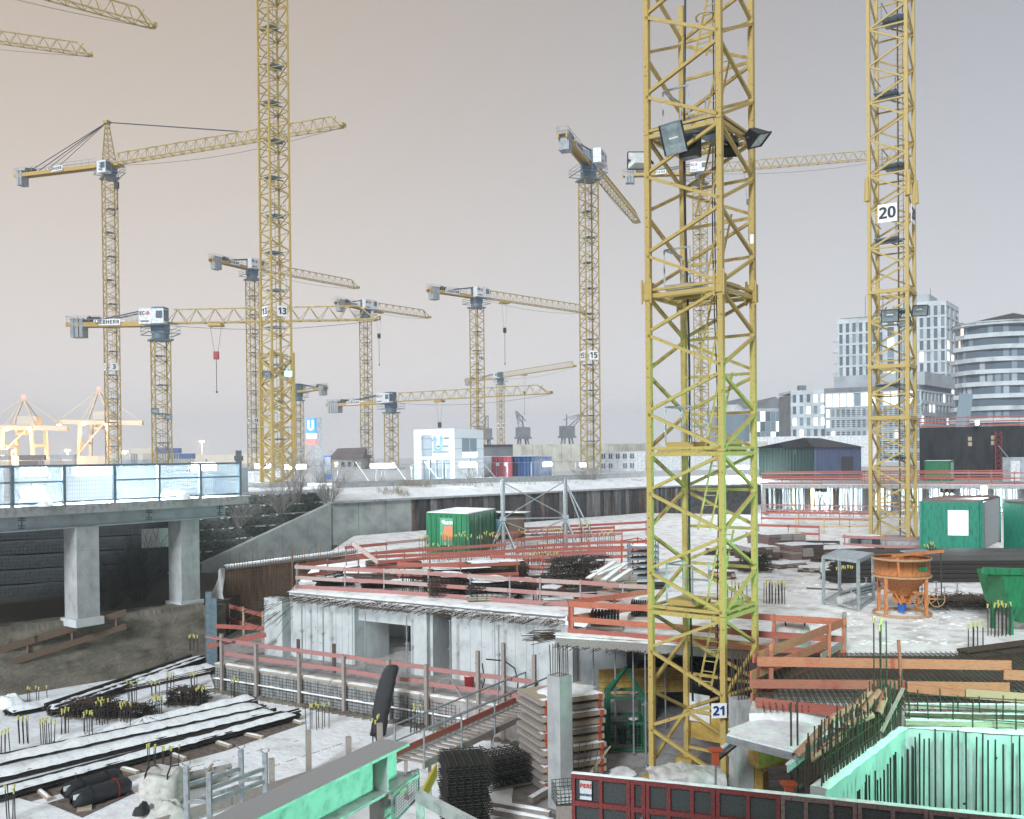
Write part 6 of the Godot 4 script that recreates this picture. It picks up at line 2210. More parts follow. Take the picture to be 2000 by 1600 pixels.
	var tp = []
	for i in us.size():
		var d = lb - la
		var s = (us[i] - 1000.0 + 2.0) / 1800.0
		var f: float = (-s * la.z - la.x) / (d.x + s * d.z)
		var p = la.lerp(lb, f) + ln * .2
		tp.append(p)
		bar_part(t, "post", at_y(p, .02), at_y(p, [2.6, 2.35, 2.2, 2.35, 2.45, 2.45, 3.2, 3.6, 3.3][i]), .13, .13, M.wood_grey, dir)
	for i in us.size() - 1:
		var p: Vector3 = tp[i] - ln * .1
		var q: Vector3 = tp[i + 1] - ln * .1
		bar_part(t, "rail", at_y(p, 2.28 + rf(-.03, .03)) - dir * .12, at_y(q, 2.28 + rf(-.03, .03)) + dir * .1, .045, .17, M.wood_pink)
		bar_part(t, "rail", at_y(p, 1.72 + rf(-.03, .03)) - dir * .1, at_y(q, 1.72 + rf(-.03, .03)) + dir * .12, .045, .17, M.wood_pink)
	bar_part(t, "rail", at_y(tp[0], 2.42) - dir * .9, at_y(tp[0], 2.35) + dir * .8, .3, .05, M.wood_pink)
	for q in [[.2, 1.0], [.37, 1.3]]:
		var p: Vector3 = tp[1].lerp(tp[4], q[0] * 1.6)
		bar_part(t, "short_post", at_y(p, 1.55) - ln * .16, at_y(p, 2.75) - ln * .16, .16, .05, M.wood_dark, ln)
	# the rails round the corner, reddish
	t = thing("guard_rail", "red plank guard rail below the plastic sheet at the basement corner", "guard rail", Vector3(-14.17, 1.2, -46), "plank guard rails")
	for q in [[Vector3(-13.89, 1.9, -41.7), Vector3(-11.34, 2.3, -42.15)], [Vector3(-15.05, 2.6, -48.6), Vector3(-12.36, 2.5, -46)], [Vector3(-15.06, 1.9, -48.6), Vector3(-12.37, 1.8, -46)], [Vector3(-15.2, 2, -46.2), Vector3(-11.88, 2.2, -44.2)]]:
		bar_part(t, "rail", q[0], q[1], .05, .2, M.wood_red)
	for q in [Vector3(-15.04, 1.15, -48.6), Vector3(-13.91, 1.15, -47.4), Vector3(-12.53, 1.15, -46)]:
		bar_part(t, "post", q, q + Vector3.UP * 1.6, .1, .1, M.wood_raw)
	t = thing("red_bucket", "small red plastic barrel beside the ledge rail post", "barrel", Vector3(-1.78, 1.15, -36.58))
	mb = Mb.new()
	mb.tube(Vector3(-1.78, 1.15, -36.58), Vector3(-1.78, 1.15, -36.58) + Vector3.UP * .52, .19, .2, 16)
	put(mb, "body", M.plastic_red, t)
	mb = Mb.new()
	mb.tube(Vector3(-1.78, 1.15, -36.58) + Vector3.UP * .52, Vector3(-1.78, 1.15, -36.58) + Vector3.UP * .56, .21, .21, 16)
	put(mb, "lid", M.snow_clean, t)
	mb = Mb.new()
	mb.path([Vector3(-3.18, 1.2, -35.88), Vector3(-3.09, 1.57, -35.5), Vector3(-2.73, 1.81, -35.5), Vector3(-2.42, 1.95, -35), Vector3(-1.98, 1.52, -34), Vector3(-1.19, 1.31, -33)], .03)
	tag(put(mb, "grey_hose", M.pipe_grey), "grey hose hanging over the ledge edge", "hose")
	mb = Mb.new()
	mb.path([Vector3(-1.24, 2.28, -36), Vector3(-1.16, 1.59, -36), Vector3(-1.31, 1.22, -35.5), Vector3(-1.56, 1.02, -35.3)], .028)
	mb.path([Vector3(-1.08, 2.44, -36), Vector3(-0.37, 2.48, -35.5), Vector3(0.02, 2.31, -35), Vector3(0.15, 1.95, -34.5), Vector3(0.11, 1.5, -34)], .028)
	tag(put(mb, "black_cable", M.black), "black cable looped over the ledge rail", "cable")

var prop_mesh := {}
func prop(label: String, at: Vector3, h: float, group: String, m: Material = null, head: Material = null) -> Node3D:
	var t = thing("steel_prop", label, "prop", at, group)
	var mm: Material = m if m else M.galv
	tube_part(t, "outer_tube", at, at + Vector3.UP * h * .55, .035, mm)
	tube_part(t, "inner_tube", at + Vector3.UP * h * .5, at + Vector3.UP * h, .026, mm)
	tube_part(t, "collar", at + Vector3.UP * (h * .55 - .06), at + Vector3.UP * (h * .55 + .06), .06, mm)
	bar_part(t, "handle", at + Vector3.UP * h * .55 - Vector3(.14, .02, 0), at + Vector3.UP * h * .55 + Vector3(.14, .03, .03), .02, .02, mm)
	box_part(t, "foot_plate", at + Vector3.UP * .01, Vector3(.14, .02, .14), mm)
	if head:
		box_part(t, "head_plate", at + Vector3.UP * (h + .02), Vector3(.32, .05, .22), head)
		bar_part(t, "head_bracket", at + Vector3.UP * (h - .32), at + Vector3.UP * (h + .02), .1, .16, head)
	else:
		box_part(t, "head_plate", at + Vector3.UP * (h - .01), Vector3(.14, .02, .14), mm)
	return t


# plank guard rail: base points on the slab, rails at the given heights
func guard(label: String, pts: Array, hs: Array, rail_m: Array, post_m: Material, step := 0.0, ph := 1.15, rw := .17, pw := .055, called := "guard_rail") -> Node3D:
	var t = thing(called, label, "guard rail", pts[0], "plank guard rails")
	var ps = []
	for i in pts.size() - 1:
		var n = 1 if step <= 0.0 else maxi(1, int(round(pts[i].distance_to(pts[i + 1]) / step)))
		for j in n:
			ps.append(pts[i].lerp(pts[i + 1], float(j) / n))
	ps.append(pts[-1])
	var d0 = (pts[-1] - pts[0]).normalized()
	for p in ps:
		bar_part(t, "post", p, p + Vector3.UP * ph, pw, pw, post_m, d0)
	var k = 0
	for i in range(0, pts.size() - 1):
		var a: Vector3 = pts[i]
		var b: Vector3 = pts[i + 1]
		var d = (b - a).normalized()
		var nr = Vector3(-d.z, 0, d.x) * (pw * .5 + .02)
		for h in hs:
			var m: Material = rail_m[(k / 2) % rail_m.size()]
			var off = nr if nr.z > 0 else -nr
			bar_part(t, "rail", a + off - d * rf(.02, .15) + Vector3.UP * (h + rf(-.02, .02)), b + off + d * rf(.0, .12) + Vector3.UP * (h + rf(-.02, .02)), .035, rw, m)
			k += 1
	return t

# stack of welded mats or grids with bearers
func mat_stack(label: String, c: Vector3, w: float, l: float, yaw: float, n: int, m: Material, gap := .09, called := "mat_stack", snow := true, cat := "stack") -> void:
	var t = thing(called, label, cat, c, "stacked materials on the slab")
	var b = Basis(Vector3.UP, yaw)
	for s in [-.35, .35]:
		bar_part(t, "bearer", c + b * Vector3(-w * .5, .05, s * l), c + b * Vector3(w * .5, .05, s * l), .12, .1, M.wood_grey)
	for i in n:
		var mb = Mb.new()
		var o = c + Vector3(rf(-.05, .05), .12 + i * gap, rf(-.05, .05))
		var nx = int(l / .16)
		for j in nx:
			mb.bar(o + b * Vector3(-w * .5, 0, (j + .5) / nx * l - l * .5), o + b * Vector3(w * .5, 0, (j + .5) / nx * l - l * .5), .025, .025, false)
		var nz = int(w / .2)
		for j in nz:
			mb.bar(o + b * Vector3((j + .5) / nz * w - w * .5, .025, -l * .5), o + b * Vector3((j + .5) / nz * w - w * .5, .025, l * .5), .025, .025, false)
		put(mb, "mat", m, t)
	if snow:
		var sm = Mb.new()
		for i in 5:
			sm.heap(c + b * Vector3(rf(-.35, .35) * w, .12 + n * gap, rf(-.3, .3) * l), w * .25, l * .2, .06, yaw, lump, .5, 4, 12)
		put(sm, "snow_cover", M.snow_clean, t)

func timber_stack(label: String, c: Vector3, w: float, l: float, yaw: float, rows: int, per: int, h: float, ms: Array, snow := true, called := "timber_stack") -> void:
	var t = thing(called, label, "stack", c, "stacked materials on the slab")
	var b = Basis(Vector3.UP, yaw)
	for i in rows:
		var y = .1 + i * (h + .012)
		for j in per:
			var x = ((j + .5) / per - .5) * w
			var m: Material = ms[(i * 3 + j * 5 + int(rf(0, 2))) % ms.size()]
			bar_part(t, "board", c + b * Vector3(x + rf(-.02, .02), y, -l * .5 + rf(-.1, .1)), c + b * Vector3(x, y, l * .5 + rf(-.1, .1)), w / per * .94, h, m)
	for s in [-.35, .35]:
		bar_part(t, "bearer", c + b * Vector3(-w * .5, .03, s * l), c + b * Vector3(w * .5, .03, s * l), .1, .06, M.wood_dark)
	if snow:
		put(snow_strip(c + b * Vector3(0, .1 + rows * (h + .012) - h * .5, -l * .48), c + b * Vector3(0, .1 + rows * (h + .012) - h * .5, l * .48), w * .96, .06, .5), "snow_cover", M.snow_clean, t)

func upper_slab_things() -> void:
	var red = [M.wood_red, M.wood_pink]
	guard("front pink plank guard rail above the rebar fringe", [Vector3(-10.28, 4.2, -43.74), Vector3(-7.78, 4.2, -42.58), Vector3(-5.87, 4.2, -41.83), Vector3(-3.75, 4.2, -40.78), Vector3(-1.84, 4.2, -39.65), Vector3(-0.14, 4.2, -38.72), Vector3(1.11, 4.2, -38.11), Vector3(2.73, 4.2, -37.37), Vector3(4.34, 4.2, -36.42), Vector3(5.3, 4.2, -35.89)], [1.02, .52, .1], [M.wood_pale, M.wood_pink, M.wood_pink], M.galv)
	guard("plank guard rail returning from the front corner towards the wing wall", [Vector3(-10.31, 4.2, -44.08), Vector3(-9.19, 4.2, -45.61), Vector3(-7.97, 4.2, -47.44)], [1.0, .5], red, M.galv)
	guard("rear plank guard rail running to the green container", [Vector3(-9.5, 4.2, -52.4), Vector3(-7.52, 4.2, -54.78), Vector3(-5.22, 4.2, -57.38)], [1.05, .55], [M.wood_red, M.wood_pale], M.galv)
	guard("middle red plank guard rail before the green container", [Vector3(-7.97, 4.2, -47.44), Vector3(-5.72, 4.2, -48.5), Vector3(-2.8, 4.2, -49.35), Vector3(0.22, 4.2, -50.23), Vector3(3.36, 4.2, -51.13), Vector3(6.15, 4.2, -51.87)], [1.0, .45], [M.wood_red], M.wood_red)
	guard("red plank guard rail in the second row before the container", [Vector3(-7.38, 4.2, -49.7), Vector3(-4.64, 4.2, -51.53), Vector3(-0.5, 4.2, -53.67)], [1.0, .5], [M.wood_red], M.wood_red)
	guard("red plank guard rail behind the galvanised frame", [Vector3(0.26, 4.2, -56.9), Vector3(3.23, 4.2, -59.05), Vector3(7.2, 4.2, -60.62)], [1.0, .5], [M.wood_red, M.wood_pink], M.wood_red)
	guard("farthest red plank guard rail before the stained wall", [Vector3(-0.59, 4.2, -64.94), Vector3(3.66, 4.2, -66.85), Vector3(10.21, 4.2, -70.42)], [1.0, .5], [M.wood_pink, M.wood_red], M.galv)
	guard("lower red guard rail crossing behind the orange cage", [Vector3(1.43, 4.2, -53.51), Vector3(4.52, 4.2, -54.84), Vector3(8.05, 4.2, -55.64)], [.95, .45], [M.wood_red], M.wood_red)
	var t = thing("leaning_plank", "pale plank leaning across the rear guard rail", "plank", Vector3(-8.63, 4.2, -51.38))
	bar_part(t, "board", Vector3(-8.19, 6.01, -47), Vector3(-6.6, 5.26, -45), .05, .24, M.wood_pale)
	# green container with company sign
	var l = Vector3(-5.47, 0, -59.3)
	var f = Vector3(-2.77, 0, -57.3)
	var r = Vector3(-1.21, 0, -62.5)
	t = container("site_container", "green company container with orange sign on the upper slab", l, f, r, L2, 2.6, M.green_container, "green site containers", 1)
	var pa = face_part(t, "sign_panel", l, f, .34, .66, 4.75, 6.5, .1, .02, M.sign_green)
	var nr = face_normal(l, f)
	words(pa, "bam", l.lerp(f, .55) + Vector3(0, 6.22, 0) + nr * .13, f - l, .26, M.white_plain)
	var mb = Mb.new()
	var q0 = l.lerp(f, .385) + nr * .125
	var q1 = l.lerp(f, .655) + nr * .125
	mb.quad(at_y(l.lerp(f, .46) + nr * .125, 6.0), at_y(q1, 6.0), at_y(q1, 5.1), at_y(q0, 5.1))
	put(mb, "orange_mark", M.bam_orange, pa)
	mb = Mb.new()
	var bm = l.lerp(f, .42) + nr * .125
	var fd = (f - l).normalized()
	mb.tri(at_y(bm, 6.28) - fd * .14, at_y(bm, 6.36) + fd * .02, at_y(bm, 6.12))
	mb.tri(at_y(bm, 6.3), at_y(bm, 6.42) + fd * .13, at_y(bm, 6.12))
	put(mb, "bird_mark", M.white_plain, pa)
	# galvanised support frame
	t = thing("bracing_tower", "galvanised braced support frame standing beside the green container", "frame", Vector3(1.44, 4.2, -59.85))
	var A = Vector3(-0.61, 4.2, -59)
	var B = Vector3(3.48, 4.2, -60.5)
	for p in [A, B]:
		tube_part(t, "post", p, at_y(p, 8.85), .14, M.galv, 12)
		for k in [Vector3(-.9, 0, 1.0), Vector3(.9, 0, 1.1), Vector3(.7, 0, -1.2)]:
			tube_part(t, "strut", p + k, at_y(p, 6.3), .05, M.galv, 6)
		box_part(t, "base_plate", p + Vector3.UP * .05, Vector3(.7, .1, .7), M.galv)
		box_part(t, "collar", at_y(p, 6.35), Vector3(.4, .25, .4), M.galv)
	for p in [Vector3(1.6, 0, .6), Vector3(2.2, 0, .9)]:
		tube_part(t, "strut", B + p, at_y(B, 8.7), .05, M.galv, 6)
	bar_part(t, "top_beam", at_y(A, 8.8), at_y(B, 8.8), .16, .2, M.galv)
	bar_part(t, "middle_beam", at_y(A, 6.35), at_y(B, 6.3), .08, .08, M.galv)
	for q in [[8.7, 6.4], [6.4, 8.7], [6.2, 4.6], [4.6, 6.2]]:
		bar_part(t, "diagonal", at_y(A, q[0]), at_y(B, q[1]), .06, .06, M.galv)
	t = thing("poster_board", "brown plywood board with a faded poster behind the support frame", "board", Vector3(-0.23, 4.2, -63))
	box_part(t, "board", Vector3(-0.11, 5.5, -63), Vector3(1.9, 1.9, .08), M.wood_brown, -.3)
	box_part(t, "poster", Vector3(-0.87, 5.5, -62.4), Vector3(.6, 1.2, .05), M.poster_blue, -.3)
	box_part(t, "roof_board", Vector3(-0.1, 6.55, -63), Vector3(2.4, .05, 1.2), M.snow_clean, -.3)
	# clusters of capped bars before the container
	var k = 0
	for q in [[Vector3(-5.38, 4.2, -55.69), 6, .6, 1.35], [Vector3(-4.5, 4.2, -54.01), 10, 1.6, 1.0], [Vector3(-4.09, 4.2, -55.03), 6, .5, 1.5], [Vector3(-3.69, 4.2, -55), 6, .5, 1.4], [Vector3(-3.02, 4.2, -54.41), 7, .6, 1.6], [Vector3(-2.65, 4.2, -54.91), 6, .5, 1.4], [Vector3(-1.97, 4.2, -56.52), 5, .4, 1.3], [Vector3(-1.45, 4.2, -55.91), 7, .6, 1.5], [Vector3(-0.95, 4.2, -57.59), 6, .6, 1.3], [Vector3(0.61, 4.2, -59.29), 5, .5, 1.4], [Vector3(2.58, 4.2, -59.11), 10, 1.4, 1.4], [Vector3(4.5, 4.2, -57.7), 7, .8, 1.9], [Vector3(5.6, 4.2, -55.86), 8, 1.0, 1.5]]:
		starter_bars("tall yellow-capped bars " + ["left of the green container", "in a low row at the container's corner", "third group along the container front", "fourth group along the container front", "tallest group before the container", "before the container door edge", "before the container doors", "at the container's far corner", "between container and frame post", "inside the galvanised frame", "before the frame's far post", "beyond the frame, tallest there", "beside the orange cage"][k], q[0], q[1], q[2], q[3], M.rebar, .02, true, "capped bars before the green container")
		k += 1
	# rows of wall starter bars without caps
	k = 0
	for q in [[Vector3(-5.07, 4.2, -42.09), Vector3(-3.79, 4.2, -41.38), 22], [Vector3(0.35, 4.2, -48.89), Vector3(2.59, 4.2, -50.04), 26], [Vector3(0.82, 4.2, -39.48), Vector3(1.31, 4.2, -39.45), 8], [Vector3(-0.05, 4.2, -52.13), Vector3(2.03, 4.2, -53.46), 20]]:
		t = thing("wall_bars", ["dense row of dark wall bars behind the front rail", "row of yellow-tipped wall bars beside the brown rebar heap", "short row of wall bars with blue ties behind the front rail", "row of wall bars behind the rebar mats"][k], "rebar", q[0], "rows of wall bars on the slab")
		for i in q[2]:
			var p: Vector3 = q[0].lerp(q[1], float(i) / q[2]) + Vector3(rf(-.05, .05), 0, rf(-.15, .15))
			var h = rf(.8, 1.0)
			piece(t, "bar", bar_mesh, M.rebar, Transform3D(Basis(Vector3(1.2, 0, 0), Vector3(rf(-.03, .03), h, rf(-.03, .03)), Vector3(0, 0, 1.2)), p))
			if k == 1:
				piece(t, "cap", cap_mesh, M.cap, Transform3D(Basis(), p + Vector3.UP * h))
		k += 1
	# mats and heaps
	mat_stack("flat snowy pile of rebar offcuts behind the front rail corner", Vector3(-8.49, 4.2, -43.96), 1.8, 1.0, .1, 4, M.rebar_dark, .07)
	mat_stack("dark rebar mat stack under snow left of the wall bars", Vector3(-5.83, 4.2, -43.27), 2.6, 1.2, .15, 4, M.rebar_dark, .06)
	mat_stack("high stack of dark rebar mats, middle of the slab", Vector3(-2.82, 4.2, -41.47), 2.2, 2.6, .2, 7, M.rebar, .11)
	mat_stack("second stack of dark rebar mats with ribbed snow", Vector3(-0.96, 4.2, -40.45), 2.4, 2.6, .2, 6, M.rebar_dark, .11)
	mat_stack("long tilted stack of mats reaching towards the container", Vector3(-2.21, 4.2, -45.67), 3.8, 2.0, .25, 6, M.rebar, .1)
	mat_stack("pale edged mat stack behind the long tilted stack", Vector3(-0.84, 4.2, -46.92), 3.0, 2.0, .2, 7, M.rebar, .1)
	mat_stack("black ribbed mat stack left of the brown heap", Vector3(0.18, 4.2, -41.59), 1.6, 1.4, .1, 5, M.rebar_dark)
	stirrup_pile("tall brown heap of bent rebar before the white planks", Vector3(2.61, 4.2, -42.71), 1.1, .8, 1.35, 300, 6, 8)
	stirrup_pile("second brown heap of bent rebar beside the taller one", Vector3(3.72, 4.2, -45.25), 1.0, .7, 1.1, 240, 7, 8)
	timber_stack("pallet stack carrying the jumble of white planks", Vector3(4.53, 4.2, -42.26), 1.9, 1.5, .3, 6, 5, .1, [M.wood_raw, M.wood_grey], false, "pallet_stack")
	t = thing("plank_jumble", "jumble of pale snowy planks on the pallet stack", "planks", Vector3(3.87, 5, -37.09))
	for q in [[Vector3(3.1, 5.27, -38.2), Vector3(4.35, 5.79, -39.5)], [Vector3(3.72, 5.21, -38), Vector3(4.85, 5.73, -39.6)], [Vector3(4.08, 5.16, -38), Vector3(4.99, 5.54, -39)], [Vector3(3.48, 5.37, -38.4), Vector3(4.6, 5.67, -39.4)], [Vector3(3.35, 5.48, -38.6), Vector3(4.32, 5.51, -40)]]:
		var pl = bar_part(t, "board", q[0], q[1], .28, .05, M.wood_pale)
		put(snow_strip(q[0] + Vector3.UP * .03, q[1] + Vector3.UP * .03, .24, .03), "snow_cover", M.snow_clean, pl)
	timber_stack("low pallet with dark edges before the near slab rail", Vector3(1.86, 4.2, -38.33), 1.4, .8, .1, 2, 4, .07, [M.wood_raw, M.wood_grey], true, "pallet_stack")
	timber_stack("low snow-topped pallet behind the front rail posts", Vector3(-0.98, 4.2, -39.59), 2.0, .9, .1, 2, 5, .07, [M.wood_raw, M.wood_grey], true, "pallet_stack")
	# clutter between the rails
	guard("red plank guard rail among the mat stacks, first behind the front rail", [Vector3(-5.56, 4.2, -44.99), Vector3(-2.51, 4.2, -44.07), Vector3(0.2, 4.2, -44.95)], [.95, .45], [M.wood_red], M.wood_red, 2.0)
	guard("red plank guard rail among the mat stacks, nearer the brown heaps", [Vector3(-1.13, 4.2, -48.16), Vector3(1.53, 4.2, -47.55), Vector3(4.85, 4.2, -48.98)], [.95, .45], [M.wood_red, M.wood_pink], M.wood_red, 2.0)
	guard("red plank guard rail standing between frame and stained wall", [Vector3(-5.21, 4.2, -61.8), Vector3(-0.05, 4.2, -62), Vector3(7.25, 4.2, -65.68)], [1.0, .5], [M.wood_red], M.wood_red, 2.4)
	var places = [Vector3(-9.26, 4.2, -45.98), Vector3(-7.14, 4.2, -45.46), Vector3(-6.77, 4.2, -47.35), Vector3(-5.18, 4.2, -46.07), Vector3(-4.18, 4.2, -44.89), Vector3(-3.73, 4.2, -47.13), Vector3(-2.33, 4.2, -43.04), Vector3(-1.4, 4.2, -43.82), Vector3(-0.3, 4.2, -43.24), Vector3(0.78, 4.2, -42.83), Vector3(1.44, 4.2, -44.86), Vector3(1.66, 4.2, -41.19), Vector3(2.57, 4.2, -39.38), Vector3(3.52, 4.2, -40.17), Vector3(4.31, 4.2, -39.27), Vector3(1.34, 4.2, -50.14), Vector3(2.94, 4.2, -53.91), Vector3(4.19, 4.2, -50.83), Vector3(5.62, 4.2, -42.51), Vector3(-6.61, 4.2, -51.22), Vector3(10.37, 4.2, -45.72), Vector3(12.01, 4.2, -49.31), Vector3(13.35, 4.2, -56.03), Vector3(18.65, 4.2, -62.28), Vector3(19.99, 4.2, -60.07), Vector3(18.27, 4.2, -53.14), Vector3(15.49, 4.2, -48.17), Vector3(20.96, 4.2, -53.97)]
	var where = ["just inside the corner of the front rail", "behind the second front rail bay", "below the leaning plank", "left of the dense wall bars", "above the dense wall bars", "under the red rail before the mats", "beside the high mat stack", "between the two high mat stacks", "right of the second mat stack", "before the pale edged mats", "left of the tall brown heap", "before the tall brown heap", "below the brown heaps", "before the pallet stack", "below the white planks", "behind the yellow-tipped wall bars", "under the galvanised frame's far leg", "behind the second brown heap", "beside the steel pallets", "before the container's near corner", "seen through the mast, nearest its front chord", "seen through the mast, before the rebar cage", "seen through the mast, beyond the rebar cage", "behind the dark red panel stack", "right of the snowy panel stack", "before the red girders", "in the open snow before the panel stacks", "beside the generator box"]
	for i in places.size():
		var a = rf(-.5, .7)
		var d = Vector3(cos(a), 0, -sin(a)) * rf(.7, 1.7)
		if i % 3 == 2:
			timber_stack("small pile of boards " + where[i], places[i], rf(.8, 1.4), rf(.8, 1.6), a, int(rf(2, 5)), 4, .07, [M.wood_dark, M.wood_grey, M.wood_red, M.wood_raw], rng.randf() < .5, "board_pile")
		else:
			bundle("short dark rod bundle " + where[i], places[i] - d, places[i] + d, rf(.3, .8), rf(.15, .5), 9, M.rebar if i % 2 else M.rebar_dark, .03 if i % 4 == 0 else 0.0, "short rod bundles among the rails")
	# blue grey transport pallets beside the mast
	for i in 6:
		t = thing("steel_pallet", "blue grey steel transport pallet, number %s from the bottom of its stack" % ["one", "two", "three", "four", "five", "six"][i], "pallet", Vector3(6.45, 4.2, -46.39) + Vector3.UP * i * .3, "steel pallets stacked beside the near mast")
		var c = Vector3(6.5, 4.2, -46) + Vector3.UP * (.1 + i * .3)
		for z in [-.4, .4]:
			bar_part(t, "side_rail", c + Vector3(-.75, 0, z), c + Vector3(.75, 0, z), .07, .09, M.galv_blue)
		for x in [-.72, 0.0, .72]:
			bar_part(t, "cross_rail", c + Vector3(x, 0, -.4), c + Vector3(x, 0, .4), .07, .07, M.galv_blue)
		for x in [-.7, .7]:
			for z in [-.38, .38]:
				bar_part(t, "stub_post", c + Vector3(x, 0, z), c + Vector3(x, .26, z), .06, .06, M.galv_blue)
		mb = Mb.new()
		mb.heap(c + Vector3(rf(-.2, .2), .04, 0), .5, .28, .1, 0, lump, .5, 4, 14)
		put(mb, "load", M.snow_clean if i == 5 else M.rebar_dark, t)
	# orange cage
	t = thing("orange_cage", "orange tubular cage frame behind the steel pallets", "cage", Vector3(6.98, 4.2, -53.83))
	var cg = [Vector3(5.54, 4.2, -47), Vector3(6.01, 4.2, -46.2), Vector3(6.8, 4.2, -47), Vector3(6.57, 4.2, -48.4)]
	for p in cg:
		tube_part(t, "post", p, p + Vector3.UP * 1.85, .04, M.orange_clip, 6)
	for i in 4:
		for h in [.3, 1.0, 1.8]:
			tube_part(t, "rail", cg[i] + Vector3.UP * h, cg[(i + 1) % 4] + Vector3.UP * h, .03, M.orange_clip, 6)
	# near slab rails
	var D = Vector3(1.58, 4.2, -31.94)
	var E = Vector3(4.55, 4.2, -30.65)
	guard("orange plank guard rail at the corner of the near slab", [Vector3(2.04, 4.2, -31.92), Vector3(4.56, 4.2, -30.73), Vector3(6.55, 4.2, -29.64), Vector3(8.15, 4.2, -28.79), Vector3(10.06, 4.2, -28.05)], [1.05, .52, .08], [M.wood_orange, M.wood_red], M.wood_orange, 0.0, 1.15, .2, .09)
	guard("orange plank guard rail running back from the near slab corner", [Vector3(1.95, 4.2, -32.11), Vector3(3.66, 4.2, -33.38), Vector3(5.14, 4.2, -34.55)], [1.05, .52], [M.wood_orange], M.wood_red, 0.0, 1.1, .18, .06)
	t = thing("near_slab_edge", "rough cast near slab edge with bars sticking out", "slab edge", D)
	var ea = Vector3(1.45, 4.2, -31.77)
	var eb = Vector3(10.22, 4.2, -28.4)
	face_part(t, "edge_face", ea, eb, 0, 1, 3.8, 4.1, .05, .1, M.concrete_edge)
	put(snow_strip(ea + Vector3(0, .0, -.2), ea.lerp(eb, .5) + Vector3(0, .0, -.2), .5, .05, .5), "edge_snow", M.snow_clean, t)
	mb = Mb.new()
	var en = face_normal(ea, eb)
	for i in 60:
		var p = ea.lerp(eb, i / 118.0) + Vector3.UP * rf(-.38, -.33)
		mb.tube(p, p + en * rf(.2, .5) + Vector3(rf(-.2, .1), rf(-.1, .03), 0), .011, .011, 4, false)
	for i in 34:
		var p = ea + Vector3(rf(-.1, .3), rf(-.2, -.05), -rf(0, 1.6))
		mb.tube(p, p + Vector3(rf(-1.3, -.6), rf(-.12, .1), rf(-.1, .5)), .011, .011, 4, false)
	put(mb, "bar_fringe", M.rebar, t).set_meta("kind", "stuff")
	for q in [["black welded basket on a pallet behind the near slab rail", Vector3(3.27, 4.2, -32.8), .95], ["black welded basket beside the near mast chord", Vector3(4.82, 4.2, -34.79), .7]]:
		var c: Vector3 = q[1]
		t = thing("rebar_basket", q[0], "basket", c, "black baskets on the near slab")
		box_part(t, "pallet", c + Vector3.UP * .06, Vector3(q[2] * 1.35, .12, .9), M.wood_grey, -.2)
		for h in 5:
			mb = Mb.new()
			for j in 9:
				mb.box(c + Vector3((j - 4) * q[2] * .12, .2 + h * .11, 0), Vector3(.035, .09, .7), -.2)
			mb.box(c + Vector3(0, .16 + h * .11, .33), Vector3(q[2], .02, .03), -.2)
			put(mb, "ring_layer", M.rebar_dark, t)
		mb = Mb.new()
		mb.heap(c + Vector3.UP * .74, q[2] * .4, .3, .07, 0, lump, .6, 4, 12)
		put(mb, "snow_cover", M.snow_clean, t)

